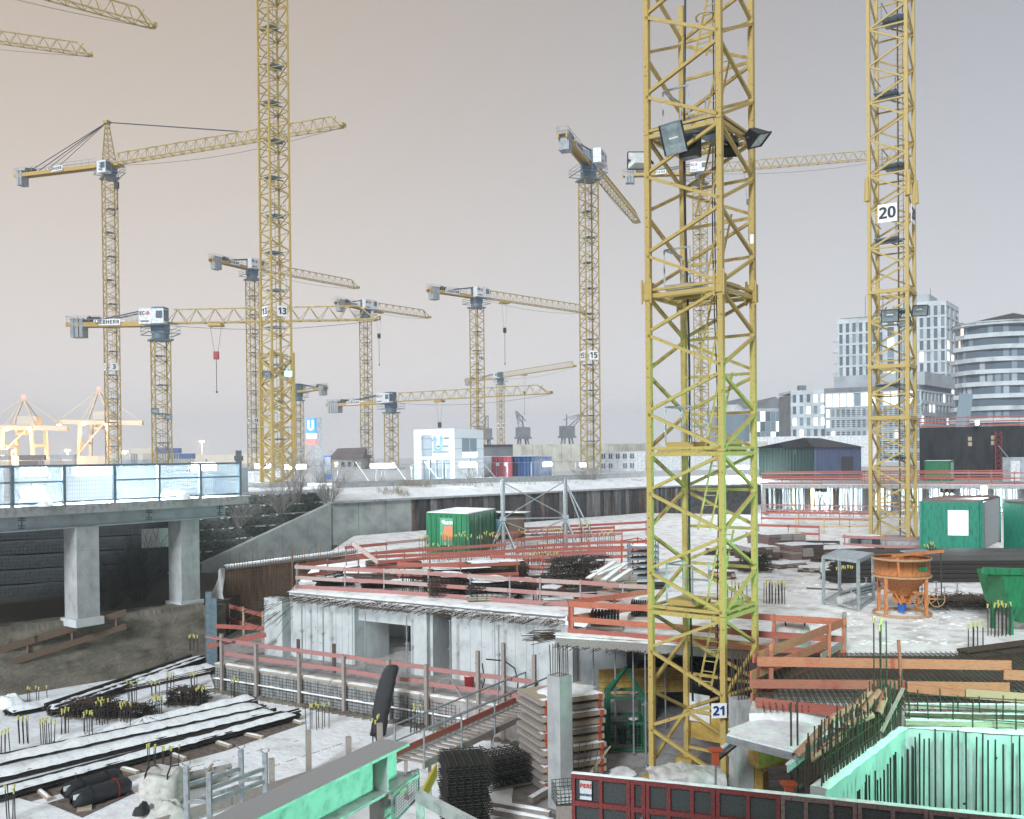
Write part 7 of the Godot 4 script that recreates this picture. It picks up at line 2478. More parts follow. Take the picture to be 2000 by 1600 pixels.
func right_site() -> void:
	hopper()
	# rebar stack
	var y = L2
	for r in 5:
		for c in 3:
			var t = thing("rebar_stack", "long bundle of straight rebar, %s layer, %s row of the big stack" % [["bottom", "second", "third", "fourth", "top"][r], ["front", "middle", "rear"][c]], "rebar bundle", Vector3(20.9, y, -44 - c * 2.0), "bundles of the big rebar stack")
			var z = 43.9 + c * 1.9 + r * .12
			for k in 3:
				var a = Vector3(.3505 * z, 0, -z) + Vector3(rf(-.3, .3) + c * .5 + r * .12, y + .1 + r * .2, -k * .6)
				var b = a + Vector3(13.5, 0, .4)
				bar_part(t, "rod_layer", a, b, .56, .17, M.rebar_stack)
				for e in 4:
					var p = a.lerp(b, .12 + e * .25 + k * .03)
					bar_part(t, "tie_wire", p + Vector3(0, -.095, .29), p + Vector3(0, .095, .29), .02, .012, M.wire)
				for e in 7:
					bar_part(t, "rod", a + Vector3(-.15 + rf(-.2, .1), .07 - .025 * (e % 5), .285), b + Vector3(rf(-.3, .1), .07 - .025 * (e % 5), .285), .022, .022, M.rebar_dark)
	# table frame
	var t = thing("steel_table", "tall galvanised table frame beside the orange hopper", "frame", Vector3(13.21, 4.2, -36.39))
	var tp = [Vector3(12.65, 4.2, -37.5), Vector3(13.43, 4.2, -35.8), Vector3(15.03, 4.2, -38.4), Vector3(14.19, 4.2, -40)]
	for p in tp:
		bar_part(t, "post", p, p + Vector3.UP * 1.95, .11, .11, M.galv)
	for i in 4:
		bar_part(t, "top_rail", tp[i] + Vector3.UP * 1.95, tp[(i + 1) % 4] + Vector3.UP * 1.95, .09, .12, M.galv)
	for i in 7:
		bar_part(t, "slat", tp[0].lerp(tp[3], i / 7.0) + Vector3.UP * 2.0, tp[1].lerp(tp[2], i / 7.0) + Vector3.UP * 2.0, .08, .05, M.galv)
	for i in 4:
		bar_part(t, "bottom_rail", tp[i] + Vector3.UP * .15, tp[(i + 1) % 4] + Vector3.UP * .15, .06, .06, M.galv)
	for i in 9:
		bar_part(t, "grid_bar", tp[0].lerp(tp[3], i / 9.0) + Vector3.UP * .18, tp[1].lerp(tp[2], i / 9.0) + Vector3.UP * .18, .03, .03, M.galv)
	t = thing("prop_bundle", "bundle of galvanised steel props lying under the table frame", "props", Vector3(14.38, 4.2, -37.58))
	for i in 14:
		var a = Vector3(13.34, 4.4, -37.6) + Vector3((i % 5) * .12, (i / 5) * .14, -(i % 5) * .1 + (i / 5) * .04)
		var pr = tube_part(t, "tube", a, a + Vector3(1.9, .25, -1.0), .055, M.galv, 8)
		box_part(pr, "foot_plate", a, Vector3(.13, .13, .02), M.galv, .9)
	t = thing("white_roll", "pale roll of sheeting on the table's lower grid", "roll", Vector3(13.29, 4.4, -36.6))
	tube_part(t, "roll_body", Vector3(12.98, 4.5, -36.6), Vector3(13.66, 4.62, -36.9), .16, M.tarp, 14)
	# office container
	var f0 = Vector3(22.87, 0, -51.5)
	var f1 = Vector3(25.66, 0, -50.5)
	var f2 = Vector3(29.32, 0, -55.5)
	t = thing("office_container", "bright green site office container with one lit window", "container", at_y(f0, 5.0))
	var mb = Mb.new()
	mb.prism([f0, f1, f2, f0 + f2 - f1], 4.95, 7.6)
	put(mb, "wall", M.green_office, t)
	mb = Mb.new()
	for i in 16:
		on_face(mb, f0, f1, (i + .2) / 16.0, (i + .7) / 16.0, 5.05, 7.5, .03, .05)
	put(mb, "corrugation", M.green_office, t)
	for q in [f0, f1, f2]:
		bar_part(t, "corner_post", at_y(q, 4.9), at_y(q, 7.65), .16, .16, M.green_office)
	var wf = face_part(t, "window_frame", f0, f1, .45, .8, 5.75, 7.15, .06, .06, M.white_plain)
	face_part(wf, "lit_pane", f0, f1, .48, .77, 5.83, 7.07, .08, .04, M.window_office)
	face_part(t, "side_wall", f1, f2, .0, 1, 4.97, 7.58, .05, .06, M.galv)
	face_part(t, "downpipe", f1, f2, .05, .09, 5.0, 7.6, .12, .06, M.galv_blue)
	mb = Mb.new()
	mb.prism([f0, f1, f2, f0 + f2 - f1], 7.6, 7.72)
	put(mb, "roof", M.form_grime, t)
	for q in [.1, .5, .9]:
		box_part(t, "support_block", at_y(f0.lerp(f1, q), 4.57) - Vector3(0, 0, .4), Vector3(.4, .72, .6), M.concrete)
	area(t, at_y(f0.lerp(f1, .62), 6.45) + face_normal(f0, f1) * .14, at_y(f0.lerp(f1, .62), 6.3) + face_normal(f0, f1) * 3.0, Vector2(.9, 1.2), Color(.9, .96, 1), 2.0)
	work_light("small star-like work light above the office container roof", Vector3(27.14, 8.15, -53), 7.72, .3, 8.0, Vector3(15.35, 5, -30))
	t = thing("green_cabin", "edge of a second green cabin at the frame's side", "container", Vector3(26.91, 4.2, -48))
	box_part(t, "wall", Vector3(28.66, 5.9, -50), Vector3(2.4, 3.4, 3), M.green_office)
	box_part(t, "roof", Vector3(28.66, 7.65, -50), Vector3(2.5, .1, 3.1), M.form_grime)
	# green hopper at the edge
	var g = Vector3(17.22, 4.2, -31.5)
	t = thing("green_skip", "bright green concrete skip with legs at the frame edge", "skip", g)
	mb = Mb.new()
	var T0 = [g + Vector3(-.85, 2.05, .7), g + Vector3(1.6, 2.05, .7), g + Vector3(1.6, 2.05, -1.0), g + Vector3(-.85, 2.05, -1.0)]
	var T1 = [g + Vector3(-.6, .95, .6), g + Vector3(1.4, .95, .6), g + Vector3(1.4, .95, -.9), g + Vector3(-.6, .95, -.9)]
	var T2 = [g + Vector3(.0, .35, .2), g + Vector3(.8, .35, .2), g + Vector3(.8, .35, -.4), g + Vector3(.0, .35, -.4)]
	for i in 4:
		var j = (i + 1) % 4
		mb.quad(T0[i], T0[j], T1[j], T1[i])
		mb.quad(T1[i], T1[j], T2[j], T2[i])
	put(mb, "bucket", M.green_paint, t)
	for p in [Vector3(-.45, 0, .5), Vector3(1.1, 0, .5), Vector3(-.45, 0, -.7), Vector3(1.1, 0, -.7)]:
		bar_part(t, "leg", g + p, g + p + Vector3.UP * 1.5, .12, .12, M.green_paint)
		bar_part(t, "leg_brace", g + p + Vector3(0, .3, 0), g + p + Vector3(.25, 1.1, 0), .06, .06, M.green_paint)
	mb = Mb.new()
	mb.bar(g + Vector3(-1.5, 2.2, .75), g + Vector3(1.8, 2.1, .75), .1, .22)
	mb.bar(g + Vector3(-1.5, 2.2, .75), g + Vector3(-.8, 1.95, -.2), .1, .16)
	put(mb, "lifting_arm", M.green_paint, t)
	# stacks near the mast
	timber_stack("dark red formwork panel stack behind the near mast", Vector3(16.17, 4.2, -56.65), 2.6, 2.4, .3, 7, 3, .17, [M.wood_dark, M.form_grime, M.wood_grey], true, "panel_stack")
	timber_stack("lower formwork panel stack with snowy edges", Vector3(16.87, 4.2, -54.32), 2.2, 1.9, .3, 5, 3, .15, [M.wood_grey, M.form_grime, M.wood_dark], true, "panel_stack")
	timber_stack("brown beam stack close to the near mast chord", Vector3(14.3, 4.2, -54), 1.8, 2.2, .2, 5, 4, .14, [M.wood_dark, M.wood_grey], true, "panel_stack")
	timber_stack("flat pallet of beams in front of the panel stacks", Vector3(14.9, 4.2, -49.98), 2.0, 1.0, .5, 2, 4, .08, [M.wood_grey, M.form_grime], true, "panel_stack")
	timber_stack("row of red girders lying before mast 20", Vector3(19.89, 4.2, -56.03), 3.6, 2.0, .2, 3, 6, .12, [M.form_grime, M.wood_dark, M.form_red], true, "panel_stack")
	stirrup_pile("black rebar cage heap beside the near mast", Vector3(12.59, 4.2, -47.96), .8, .6, .95, 220, 8, 7)
	stirrup_pile("flat heap of tangled stirrups right of the hopper", Vector3(17.86, 4.2, -36.37), 1.5, .7, .3, 260, 9, 3)
	plank_on("single plank lying in the trodden snow left of the table", Vector3(13.4, 4.2, -41.99), Vector3(14.81, 4.2, -41.42), .3, .08, M.wood_brown, "planks on the right slab", .02)
	plank_on("single plank lying behind the stirrup heap", Vector3(19.83, 4.2, -40.02), Vector3(20.8, 4.2, -39.67), .25, .08, M.wood_grey, "planks on the right slab", .02)
	t = thing("generator_box", "low dark generator box before the foot of mast 20", "generator", Vector3(21.95, 4.2, -57.33))
	box_part(t, "housing", Vector3(22.18, 4.2, -57.93) + Vector3.UP * .5, Vector3(1.5, .9, .9), M.steel_dark, .15)
	box_part(t, "front_panel", Vector3(22.18, 4.2, -57.93) + Vector3(-.1, .5, .48), Vector3(.7, .5, .04), M.galv, .15)
	box_part(t, "snow_cover", Vector3(22.18, 4.2, -57.93) + Vector3.UP * .98, Vector3(1.5, .05, .9), M.snow_clean, .15)
	# capped bars
	var k = 0
	for q in [[Vector3(10.75, 4.2, -37.93), 14, .85, .85, "in a tight double row before the table frame"], [Vector3(9.22, 4.2, -37.89), 10, .8, .85, "seen through the near mast on the right slab"], [Vector3(15.68, 4.2, -43.52), 12, .8, .8, "behind the table frame at the stack end"], [Vector3(16.3, 4.2, -30.85), 11, .85, 1.1, "thick group before the green skip"], [Vector3(14.58, 4.2, -28.96), 7, .5, .75, "lower group left of the green skip"], [Vector3(22.03, 4.2, -48.53), 9, .6, 1.35, "poking up before the green office"]]:
		starter_bars("yellow-capped thick bars " + q[4], q[0], q[1], q[2], q[3], M.rebar_dark, .015, true, "capped bars on the right slab")
		k += 1
	# short props standing about
	k = 0
	for u in [Vector3(13.6, 4.2, -37), Vector3(15.35, 4.2, -40), Vector3(17.75, 4.2, -38.6), Vector3(17.34, 4.2, -37), Vector3(18.34, 4.2, -38), Vector3(17.24, 4.2, -38.8)]:
		prop("short galvanised prop end " + ["under the table frame", "behind the prop bundle", "right of the hopper wheel", "before the rebar stack centre", "third right of the hopper", "close behind the hopper frame"][k], u, .75, "short props on the right slab")
		k += 1
	bulk_bag("white bulk bag with green straps behind the orange rail", Vector3(8.91, 4.2, -29.54), .5, .8)
	bulk_bag("white sack beside the green skip", Vector3(19.38, 4.2, -36.65), .45, .75)
	bundle("brown rod bundle lying in green light at the frame edge", Vector3(13.36, 4.2, -27.13), Vector3(16.88, 4.2, -28.7), .8, .25, 18, M.rebar, 0.0, "rods on the right slab")
	bundle("thin rods lying flat on the mint lit snow", Vector3(13.77, 4.2, -28.54), Vector3(15.68, 4.2, -27.17), .3, .06, 5, M.rebar, 0.0, "rods on the right slab")
	# red rails before mast 20 and behind
	guard("red plank guard rail around the foot of mast 20", [Vector3(20.55, 4.2, -57), Vector3(22.48, 4.2, -55.5), Vector3(24.42, 4.2, -55)], [1.0, .5, .12], [M.wood_pink], M.wood_red)
	guard("red plank guard rail behind the formwork stacks", [Vector3(17.64, 4.2, -66), Vector3(19.47, 4.2, -65), Vector3(21.3, 4.2, -64)], [1.05, .55], [M.wood_red], M.wood_red)
	guard("distant red guard rail left of mast 20", [Vector3(21.65, 4.2, -80), Vector3(24.55, 4.2, -79), Vector3(27.7, 4.2, -78), Vector3(29.92, 4.2, -77)], [1.05, .55], [M.wood_red], M.wood_red)
	t = guard("yellow steel guard rail between mast 20 and the stacks", [Vector3(22.17, 4.2, -72), Vector3(24.03, 4.2, -71), Vector3(26, 4.2, -71), Vector3(27.58, 4.2, -71)], [1.0, .5], [M.yellow_board], M.yellow_board, 0.0, 1.1, .06, .06)
	# clods and crumbs of trodden snow
	var mm = MultiMesh.new()
	var cb = Mb.new()
	cb.heap(Vector3.ZERO, .5, .5, .32, 0, lump, .7, 3, 8)
	mm.mesh = cb.mesh()
	mm.transform_format = MultiMesh.TRANSFORM_3D
	mm.instance_count = 3600
	for i in 3600:
		var p = Vector3.ZERO
		for tr in 8:
			var z = 22.5 + 34.0 * pow(rng.randf(), 1.6)
			p = Vector3(z * rf(.26, .62), L2 - .01, -z)
			if z > 29.5 and lump.get_noise_2d(p.x * 9.0, p.z * 9.0) > .05:
				break
		var sc = rf(.04, .15) * (1.0 if rng.randf() < .85 else 2.2)
		if p.z > -29.5:
			p.z = -30.0 - rf(0, 20)
		mm.set_instance_transform(i, Transform3D(Basis(Vector3.UP, rf(0, 6)).scaled(Vector3(sc, sc * rf(.3, .7), sc * rf(.5, 1.4))), p))
	var mi = MultiMeshInstance3D.new()
	mi.name = "snow_clods"
	mi.multimesh = mm
	mi.material_override = M.snow_trodden
	add_child(mi)
	tag(mi, "scattered clods of trodden snow on the right slab", "snow", "", "stuff")
	propped_hall()

func hopper() -> void:
	var c = Vector3(14.84, 4.2, -35.13)
	var t = thing("concrete_hopper", "orange round concrete hopper with ring top and hand wheel", "hopper", c)
	var prof = [[1.0, 2.1], [1.0, 2.2], [1.03, 2.2], [1.03, 2.1], [1.0, 2.1], [1.0, 1.55], [1.03, 1.55], [1.03, 1.45], [.98, 1.45], [.28, .72], [.28, .55]]
	var g = []
	for p in prof:
		var row = []
		for j in 32:
			var a = -TAU * j / 32.0
			row.append(c + Vector3(cos(a) * p[0], p[1], sin(a) * p[0]))
		g.append(row)
	var mb = Mb.new()
	for i in g.size() - 1:
		mb.grid([g[i], g[i + 1]], true)
	put(mb, "funnel", M.orange_paint, t)
	mb = Mb.new()
	for y in [2.16, 1.5, .06]:
		var r = 1.04
		for j in 32:
			var a = TAU * j / 32.0
			var b = TAU * (j + 1) / 32.0
			mb.bar(c + Vector3(cos(a) * r, y, sin(a) * r), c + Vector3(cos(b) * r, y, sin(b) * r), .05, .08)
	put(mb, "ring", M.orange_worn, t)
	for k in 4:
		var a = PI * .25 + k * PI * .5 + .2
		bar_part(t, "leg", c + Vector3(cos(a), 0, sin(a)) * 1.0, c + Vector3(cos(a), 1.5 / 1.0, sin(a)) * Vector3(1, 1, 1), .11, .11, M.orange_paint)
		bar_part(t, "leg_brace", c + Vector3(cos(a) * .95, .9, sin(a) * .95), c + Vector3(cos(a) * .45, .9, sin(a) * .45), .08, .08, M.orange_paint)
	box_part(t, "gate_housing", c + Vector3(0, .62, 0), Vector3(.5, .3, .45), M.orange_paint, .5)
	for s in [-1.0, 1.0]:
		bar_part(t, "gate_lever", c + Vector3(s * .35, .85, .2), c + Vector3(s * .12, .4, .25), .1, .06, M.orange_paint)
	mb = Mb.new()
	mb.tube(c + Vector3(0, .12, 0), c + Vector3(0, .42, 0), .14, .16, 12)
	put(mb, "outlet", M.sign_blue, t)
	for q in [[Vector3(.42, .62, .75), .28], [Vector3(1.25, .6, .2), .3]]:
		var w = Node3D.new()
		w.name = "hand_wheel"
		t.add_child(w, true)
		mb = Mb.new()
		for j in 20:
			var a = TAU * j / 20.0
			var b = TAU * (j + 1) / 20.0
			mb.tube(c + q[0] + Vector3(cos(a), sin(a), 0) * q[1], c + q[0] + Vector3(cos(b), sin(b), 0) * q[1], .02, .02, 5, false)
		put(mb, "wheel_rim", M.orange_worn, w)
		mb = Mb.new()
		for j in 5:
			var a = TAU * j / 5.0
			mb.bar(c + q[0], c + q[0] + Vector3(cos(a), sin(a), 0) * q[1], .02, .02)
		put(mb, "wheel_spoke", M.orange_worn, w)
		bar_part(w, "wheel_shaft", c + q[0], c + q[0] * Vector3(.4, 1, .2), .05, .05, M.orange_paint)
	bar_part(t, "lifting_beam", c + Vector3(-.5, 2.28, .35), c + Vector3(1.5, 2.42, .2), .14, .1, M.orange_paint)
	bar_part(t, "beam_bracket", c + Vector3(-.5, 1.55, .95), c + Vector3(-.5, 2.25, .8), .08, .08, M.orange_paint)
	bar_part(t, "walkway_plate", c + Vector3(.3, 2.33, -.6), c + Vector3(1.2, 2.38, -.6), .5, .05, M.galv)
	tube_part(t, "hanging_chain", c + Vector3(1.4, 2.38, .2), c + Vector3(1.4, .5, .25), .025, M.rebar_green, 5)
	var lb = Mb.new()
	var a0 = -PI * .5 + 2.55
	var n0 = Vector3(.38, 0, .93)
	lb.hexa(c + n0 * 1.02 + Vector3.UP * 1.83, Vector3(.93, 0, -.38) * .2, Vector3.UP * .08, n0 * .012)
	put(lb, "green_label", M.green_paint, t)

func propped_hall() -> void:
	# unfinished storey on props at the back right
	var a = Vector3(25.26, 0, -93)
	var b = Vector3(52.24, 0, -84)
	var n = face_normal(a, b)
	var t = thing("propped_slab", "unfinished concrete storey on rows of props at the back", "building", at_y(a, L2))
	var mb = Mb.new()
	mb.prism([a, b, b - n * 22.0, a - n * 16.0], 6.85, 7.2)
	put(mb, "slab", M.concrete, t)
	put(snow_strip(at_y(a, 7.2) - n * .7, at_y(b, 7.2) - n * .7, 1.4, .1, .4), "edge_snow", M.snow_clean, t)
	face_part(t, "back_wall", a - n * 13.0, b - n * 18.0, 0, 1, L2, 6.85, 0, .3, M.concrete_new)
	face_part(t, "side_wall", a - n * 14.0 - Vector3(1, 0, 0), a - n * .2, 0, 1, L2, 7.0, 0, .3, M.concrete)
	mb = Mb.new()
	mb.prism([Vector3(25, 0, -96), b, b - n * 24.0, Vector3(29.18, 0, -112)], 3.9, 4.18)
	put(mb, "lower_floor", M.snow_trodden, t)
	for i in 60:
		for r in 3:
			var p = a.lerp(b, (i + .5 + rf(-.3, .3)) / 60.0) - n * (1.0 + r * 3.2 + rf(0, 1.0))
			var m: Material = M.galv
			if rng.randf() < .16:
				m = M.yellow_board
			tube_part(t, "prop", at_y(p, 4.19), at_y(p, 6.85), .05 if m == M.galv else .07, m, 5)
	for i in 10:
		var p = a.lerp(b, (i + .5) / 10.0) - n * 5.0
		box_part(t, "column", at_y(p, 5.52), Vector3(.5, 2.65, .5), M.concrete_new)
	for i in 3:
		var p = a.lerp(b, [.2, .62, .88][i]) - n * [7.0, 5.5, 6.0][i]
		work_light(["lamp under the propped storey beside mast 20", "lamp under the propped storey behind the office container", "lamp under the propped storey at the frame edge"][i], at_y(p, 6.5), 4.19, 1.2, [80.0, 130.0, 130.0][i], at_y(p, 5.0) - n * 6.0 + Vector3(1, 0, 0))
	guard("long red guard rail on top of the propped storey", [at_y(a, 7.2) - n * .3, at_y(a.lerp(b, .2), 7.2) - n * .3, at_y(a.lerp(b, .4), 7.2) - n * .3, at_y(a.lerp(b, .6), 7.2) - n * .3, at_y(a.lerp(b, .8), 7.2) - n * .3, at_y(b, 7.2) - n * .3], [1.15, .65, .15], [M.wood_pink, M.wood_red], M.wood_red, 2.2, 1.3, .14, .07)
	guard("second red guard rail farther back on the propped storey", [at_y(a, 7.2) - n * 6.0, at_y(a.lerp(b, .35), 7.2) - n * 7.0, at_y(a.lerp(b, .7), 7.2) - n * 8.0, at_y(b, 7.2) - n * 9.0], [1.2, .7], [M.wood_red], M.wood_red, 2.4, 1.3, .14, .07)
	guard("red guard rail low before the propped storey", [a + n * 2.0 + Vector3(0, 4.2, 0), a.lerp(b, .3) + n * 2.5 + Vector3(0, 4.2, 0), a.lerp(b, .55) + n * 3.0 + Vector3(0, 4.2, 0), a.lerp(b, .8) + n * 3.0 + Vector3(0, 4.2, 0)], [1.1, .6], [M.wood_pink], M.wood_red, 2.2, 1.2, .13, .07)
	# dark shell behind
	var c = Vector3(47.78, 0, -108)
	var d = Vector3(61.09, 0, -100)
	t = thing("dark_shell_wall", "tall black stained shell wall with red rails on top", "wall", at_y(c, 7.2))
	for i in 7:
		face_part(t, "wall_bay", c, d, i / 7.0, (i + .99) / 7.0, 7.0, 13.2, 0, .4, M.black_wall)
	for q in [[.33, 11.6], [.33, 11.0], [.48, 11.7], [.48, 11.1], [.94, 11.6], [.94, 10.9]]:
		face_part(t, "wall_recess", c, d, q[0], q[0] + .025, q[1], q[1] + .45, .04, .06, M.wood_raw)
	var wn = face_part(t, "window_frame", c, d, .72, .76, 10.9, 12.3, .05, .06, M.wood_raw)
	face_part(wn, "opening", c, d, .725, .755, 11.0, 12.2, .07, .05, M.black)
	guard("red guard rail on top of the black shell wall", [at_y(c, 13.2), at_y(c.lerp(d, .33), 13.2), at_y(c.lerp(d, .66), 13.2), at_y(d, 13.2)], [1.1, .6, .15], [M.wood_red], M.wood_red, 2.2, 1.2, .13, .07)
	for q in [[.53, "red lattice push prop on the black wall, nearer mast 20"], [.87, "red lattice push prop on the black wall at the frame edge"]]:
		var p = c.lerp(d, q[0]) + face_normal(c, d) * .8
		t = thing("lattice_prop", q[1], "prop", at_y(p, 7.2), "lattice props on the black wall")
		for s in [-.35, .35]:
			bar_part(t, "upright", at_y(p, 7.2) + Vector3(s, 0, 0), at_y(p, 12.6) + Vector3(s, 0, 0), .1, .1, M.form_red)
		for i in 9:
			bar_part(t, "lacing", at_y(p, 7.3 + i * .58) + Vector3(-.35, 0, 0), at_y(p, 7.88 + i * .58) + Vector3(.35, 0, 0), .06, .06, M.form_red)
			bar_part(t, "lacing", at_y(p, 7.3 + i * .58) + Vector3(.35, 0, 0), at_y(p, 7.88 + i * .58) + Vector3(-.35, 0, 0), .06, .06, M.form_red)
		bar_part(t, "raking_prop", at_y(p, 11.0), at_y(p, 7.3) + Vector3(1.2, 0, 3.5), .09, .09, M.galv)
	container("site_container", "small green company container before the black shell wall", Vector3(45.3, 0, -101), Vector3(47.28, 0, -99.5), Vector3(48.81, 0, -102), 7.2, 2.2, M.green_container, "green site containers", 1)
	t = thing("white_cabin", "pale grey toilet cabin on the propped storey", "cabin", Vector3(50.34, 7.2, -92))
	box_part(t, "shell", Vector3(50.89, 8.5, -93), Vector3(1.9, 2.5, 1.6), M.grey_cladding)
	box_part(t, "door", Vector3(50.3, 8.4, -92.1), Vector3(.9, 2.0, .05), M.white_paint)
	work_light("tiny star-like lamp on the black shell wall's rail", Vector3(52.54, 13.6, -104), 13.3, .35, 8.0, Vector3(30.28, 5, -60))


func foreground() -> void:
	pit_core()
	shaft()
	steel_beam()
	form_wall()
	flood_stand()

# lamp stand with greenish metal halide lamps, just outside the picture at the right
func flood_stand() -> void:
	var at = Vector3(12.8, 0, -15.7)
	var t = thing("flood_stand", "tall lamp stand with two greenish floodlights beside the shaft", "lamp stand", at, "greenish lamp stands")
	bar_part(t, "base_beam", at + Vector3(-1, .1, 0), at + Vector3(1, .1, 0), .3, .2, M.galv)
	tube_part(t, "pole", at, at_y(at, 7.8), .08, M.galv)
	bar_part(t, "cross_arm", at_y(at, 7.5) + Vector3(0, 0, -.9), at_y(at, 7.5) + Vector3(0, 0, .9), .08, .08, M.galv)
	lamp_head(t, at + Vector3(-.1, 7.2, -.7), Vector3(7.4, 3.2, -21.5), 66.0, 25.0)
	lamp_head(t, at + Vector3(-.1, 7.1, .6), Vector3(5.6, 9.3, -27), 21.0, 54.0)
	at = Vector3(5.3, 0, -11.4)
	t = thing("flood_stand", "low lamp stand with one greenish floodlight below the picture edge", "lamp stand", at, "greenish lamp stands")
	bar_part(t, "base_beam", at + Vector3(-.6, .1, 0), at + Vector3(.6, .1, 0), .3, .2, M.galv)
	tube_part(t, "pole", at, at_y(at, 5.05), .06, M.galv)
	lamp_head(t, at + Vector3(-.1, 5.25, 0), Vector3(-2.8, 5.7, -12.6), 30.0, 30.0)

func lamp_head(t: Node, p: Vector3, to: Vector3, ang: float, e: float) -> void:
	var d = (to - p).normalized()
	var x = d.cross(Vector3.UP).normalized()
	var y = x.cross(d)
	var mb = Mb.new()
	mb.hexa(p - d * .16, x * .3, y * .24, d * .12)
	put(mb, "lamp_housing", M.black, t)
	mb = Mb.new()
	mb.hexa(p, x * .26, y * .2, d * .01)
	put(mb, "lamp_glass", M.lamp_green, t)
	spot(t, p + d * .08, to, ang, Color(.47, 1.0, .81), e, .25)

func pit_core() -> void:
	# concrete column with bars
	for q in [[Vector3(1.34, 0, -27.11), .52, 3.92, "slender concrete column with starter bars before the panel stack", .75, .6], [Vector3(5.94, 0, -24.08), .46, 4.0, "concrete column with starter bars beside the near mast", .3, .9]]:
		var c: Vector3 = q[0]
		var t = thing("concrete_column", q[3], "column", c, "free standing columns with starter bars")
		var mb = Mb.new()
		mb.box(c + Vector3.UP * q[2] * .5, Vector3(q[1], q[2], q[1]), q[4])
		put(mb, "shaft", M.concrete_col, t)
		for i in 10:
			var p = c + Basis(Vector3.UP, q[4]) * Vector3((i % 5 - 2) * .09, 0, .18 if i < 5 else -.18) + Vector3.UP * (q[2] - .05)
			piece(t, "starter_bar", bar_mesh, M.rebar, Transform3D(Basis(Vector3(1, 0, 0), Vector3(rf(-.03, .03), q[5] + .35, rf(-.03, .03)), Vector3(0, 0, 1)), p))
	# panel stack
	var c = Vector3(1.49, 0, -29.11) + Vector3(0, 0, -.6)
	var b = Basis(Vector3.UP, .42)
	for i in 11:
		var t = thing("formwork_panel", "snow-rimmed formwork panel, %s from the bottom of the tall stack" % ["first", "second", "third", "fourth", "fifth", "sixth", "seventh", "eighth", "ninth", "tenth", "eleventh"][i], "panel", c + Vector3.UP * i * .26, "formwork panels in the tall stack")
		var o = c + Vector3(rf(-.06, .06), .1 + i * .26, rf(-.06, .06))
		var w = 2.25
		var l = 1.7
		for z in [-.5, .5]:
			bar_part(t, "edge_rail", o + b * Vector3(-w * .5, 0, z * l), o + b * Vector3(w * .5, 0, z * l), .08, .13, M.wood_raw if i % 3 else M.wood_grey)
		for x in 6:
			bar_part(t, "cross_rail", o + b * Vector3((x / 5.0 - .5) * w, 0, -l * .5), o + b * Vector3((x / 5.0 - .5) * w, 0, l * .5), .07, .1, M.wood_grey)
		var sk = Mb.new()
		sk.box(o + Vector3.UP * .075, Vector3(w, .02, l), .42)
		put(sk, "plywood_skin", M.wood_grey if i < 10 else M.wood_raw, t)
		if i % 2 == 0 or i == 10:
			put(snow_strip(o + b * Vector3(-w * .48, .086, l * .42), o + b * Vector3(w * .48, .086, l * .42), .3, .07, .9), "snow_cover", M.snow_clean, t)
		for x in [-.42, .42]:
			box_part(t, "clamp", o + b * Vector3(x * w, 0, l * .53), Vector3(.09, .2, .06), M.orange_clip, .42)
		box_part(t, "clamp", o + b * Vector3(w * .5, 0, 0), Vector3(.06, .2, .1), M.orange_clip, .42)
		if i == 10:
			var sm = Mb.new()
			sm.heap(o + b * Vector3(.2, .085, 0), w * .45, l * .42, .09, .42, lump, .3, 6, 22, .3)
			put(sm, "top_snow", M.snow_clean, t)
	# walkway
	var a = Vector3(-3.13, 1.3, -27.3)
	var e = Vector3(0.9, 1.3, -33.87)
	var t = thing("gangway", "grey slatted gangway with tube rails over the rebar mats", "walkway", a)
	var d = (e - a).normalized()
	var x = Vector3(-d.z, 0, d.x).normalized()
	if x.z < 0:
		x = -x
	for s in [-.5, .5]:
		bar_part(t, "stringer", a + x * s, e + x * s, .06, .2, M.wood_grey)
	var L = a.distance_to(e)
	for i in int(L / .32):
		bar_part(t, "tread", a + d * (.1 + i * .32) - x * .5 + Vector3.UP * .06, a + d * (.1 + i * .32) + x * .5 + Vector3.UP * .06, .15, .04, M.wood_grey)
	for s in [-.55, .55]:
		for i in 5:
			var p = a + d * L * i / 4.0 + x * s
			tube_part(t, "post", p - Vector3.UP * .1, p + Vector3.UP * 1.05, .03, M.galv)
		tube_part(t, "hand_rail", a + x * s + Vector3.UP * 1.05, e + x * s + Vector3.UP * 1.05, .032, M.galv)
		tube_part(t, "knee_rail", a + x * s + Vector3.UP * .55, e + x * s + Vector3.UP * .55, .028, M.galv)
	bar_part(t, "toe_board", a - x * .52 + Vector3.UP * .2, e - x * .52 + Vector3.UP * .2, .04, .2, M.wood_red)
	for q in [.05, .5, .95]:
		for s in [-.45, .45]:
			bar_part(t, "trestle_leg", at_y(a.lerp(e, q) + x * s, 0), at_y(a.lerp(e, q) + x * s, 1.22), .1, .1, M.wood_grey)
	# rebar mat stacks below
	for q in [[Vector3(-1.38, 0, -24.89), 1.25, 1.6, .2, 26, "upright looking dark stack of tied rebar cages at the bottom edge"], [Vector3(-0.34, 0, -29.16), 1.4, 1.2, .5, 11, "black rebar mat stack under the gangway"]]:
		mat_stack(q[5], q[0], q[1], q[2], q[3], q[4], M.rebar_dark, .085, "mat_stack", false)
	t = thing("yellow_beam", "yellow formwork beam leaning beside the rebar cages", "beam", Vector3(-1.87, 3.17, -20))
	bar_part(t, "flange", Vector3(-2.03, 3.11, -19.5), Vector3(-1.82, 3.25, -21), .06, .16, M.yellow_worn)
	bar_part(t, "web", Vector3(-1.99, 3.1, -19.5), Vector3(-1.79, 3.24, -21), .03, .3, M.yellow_worn)
	# beams on the floor
	var k = 0
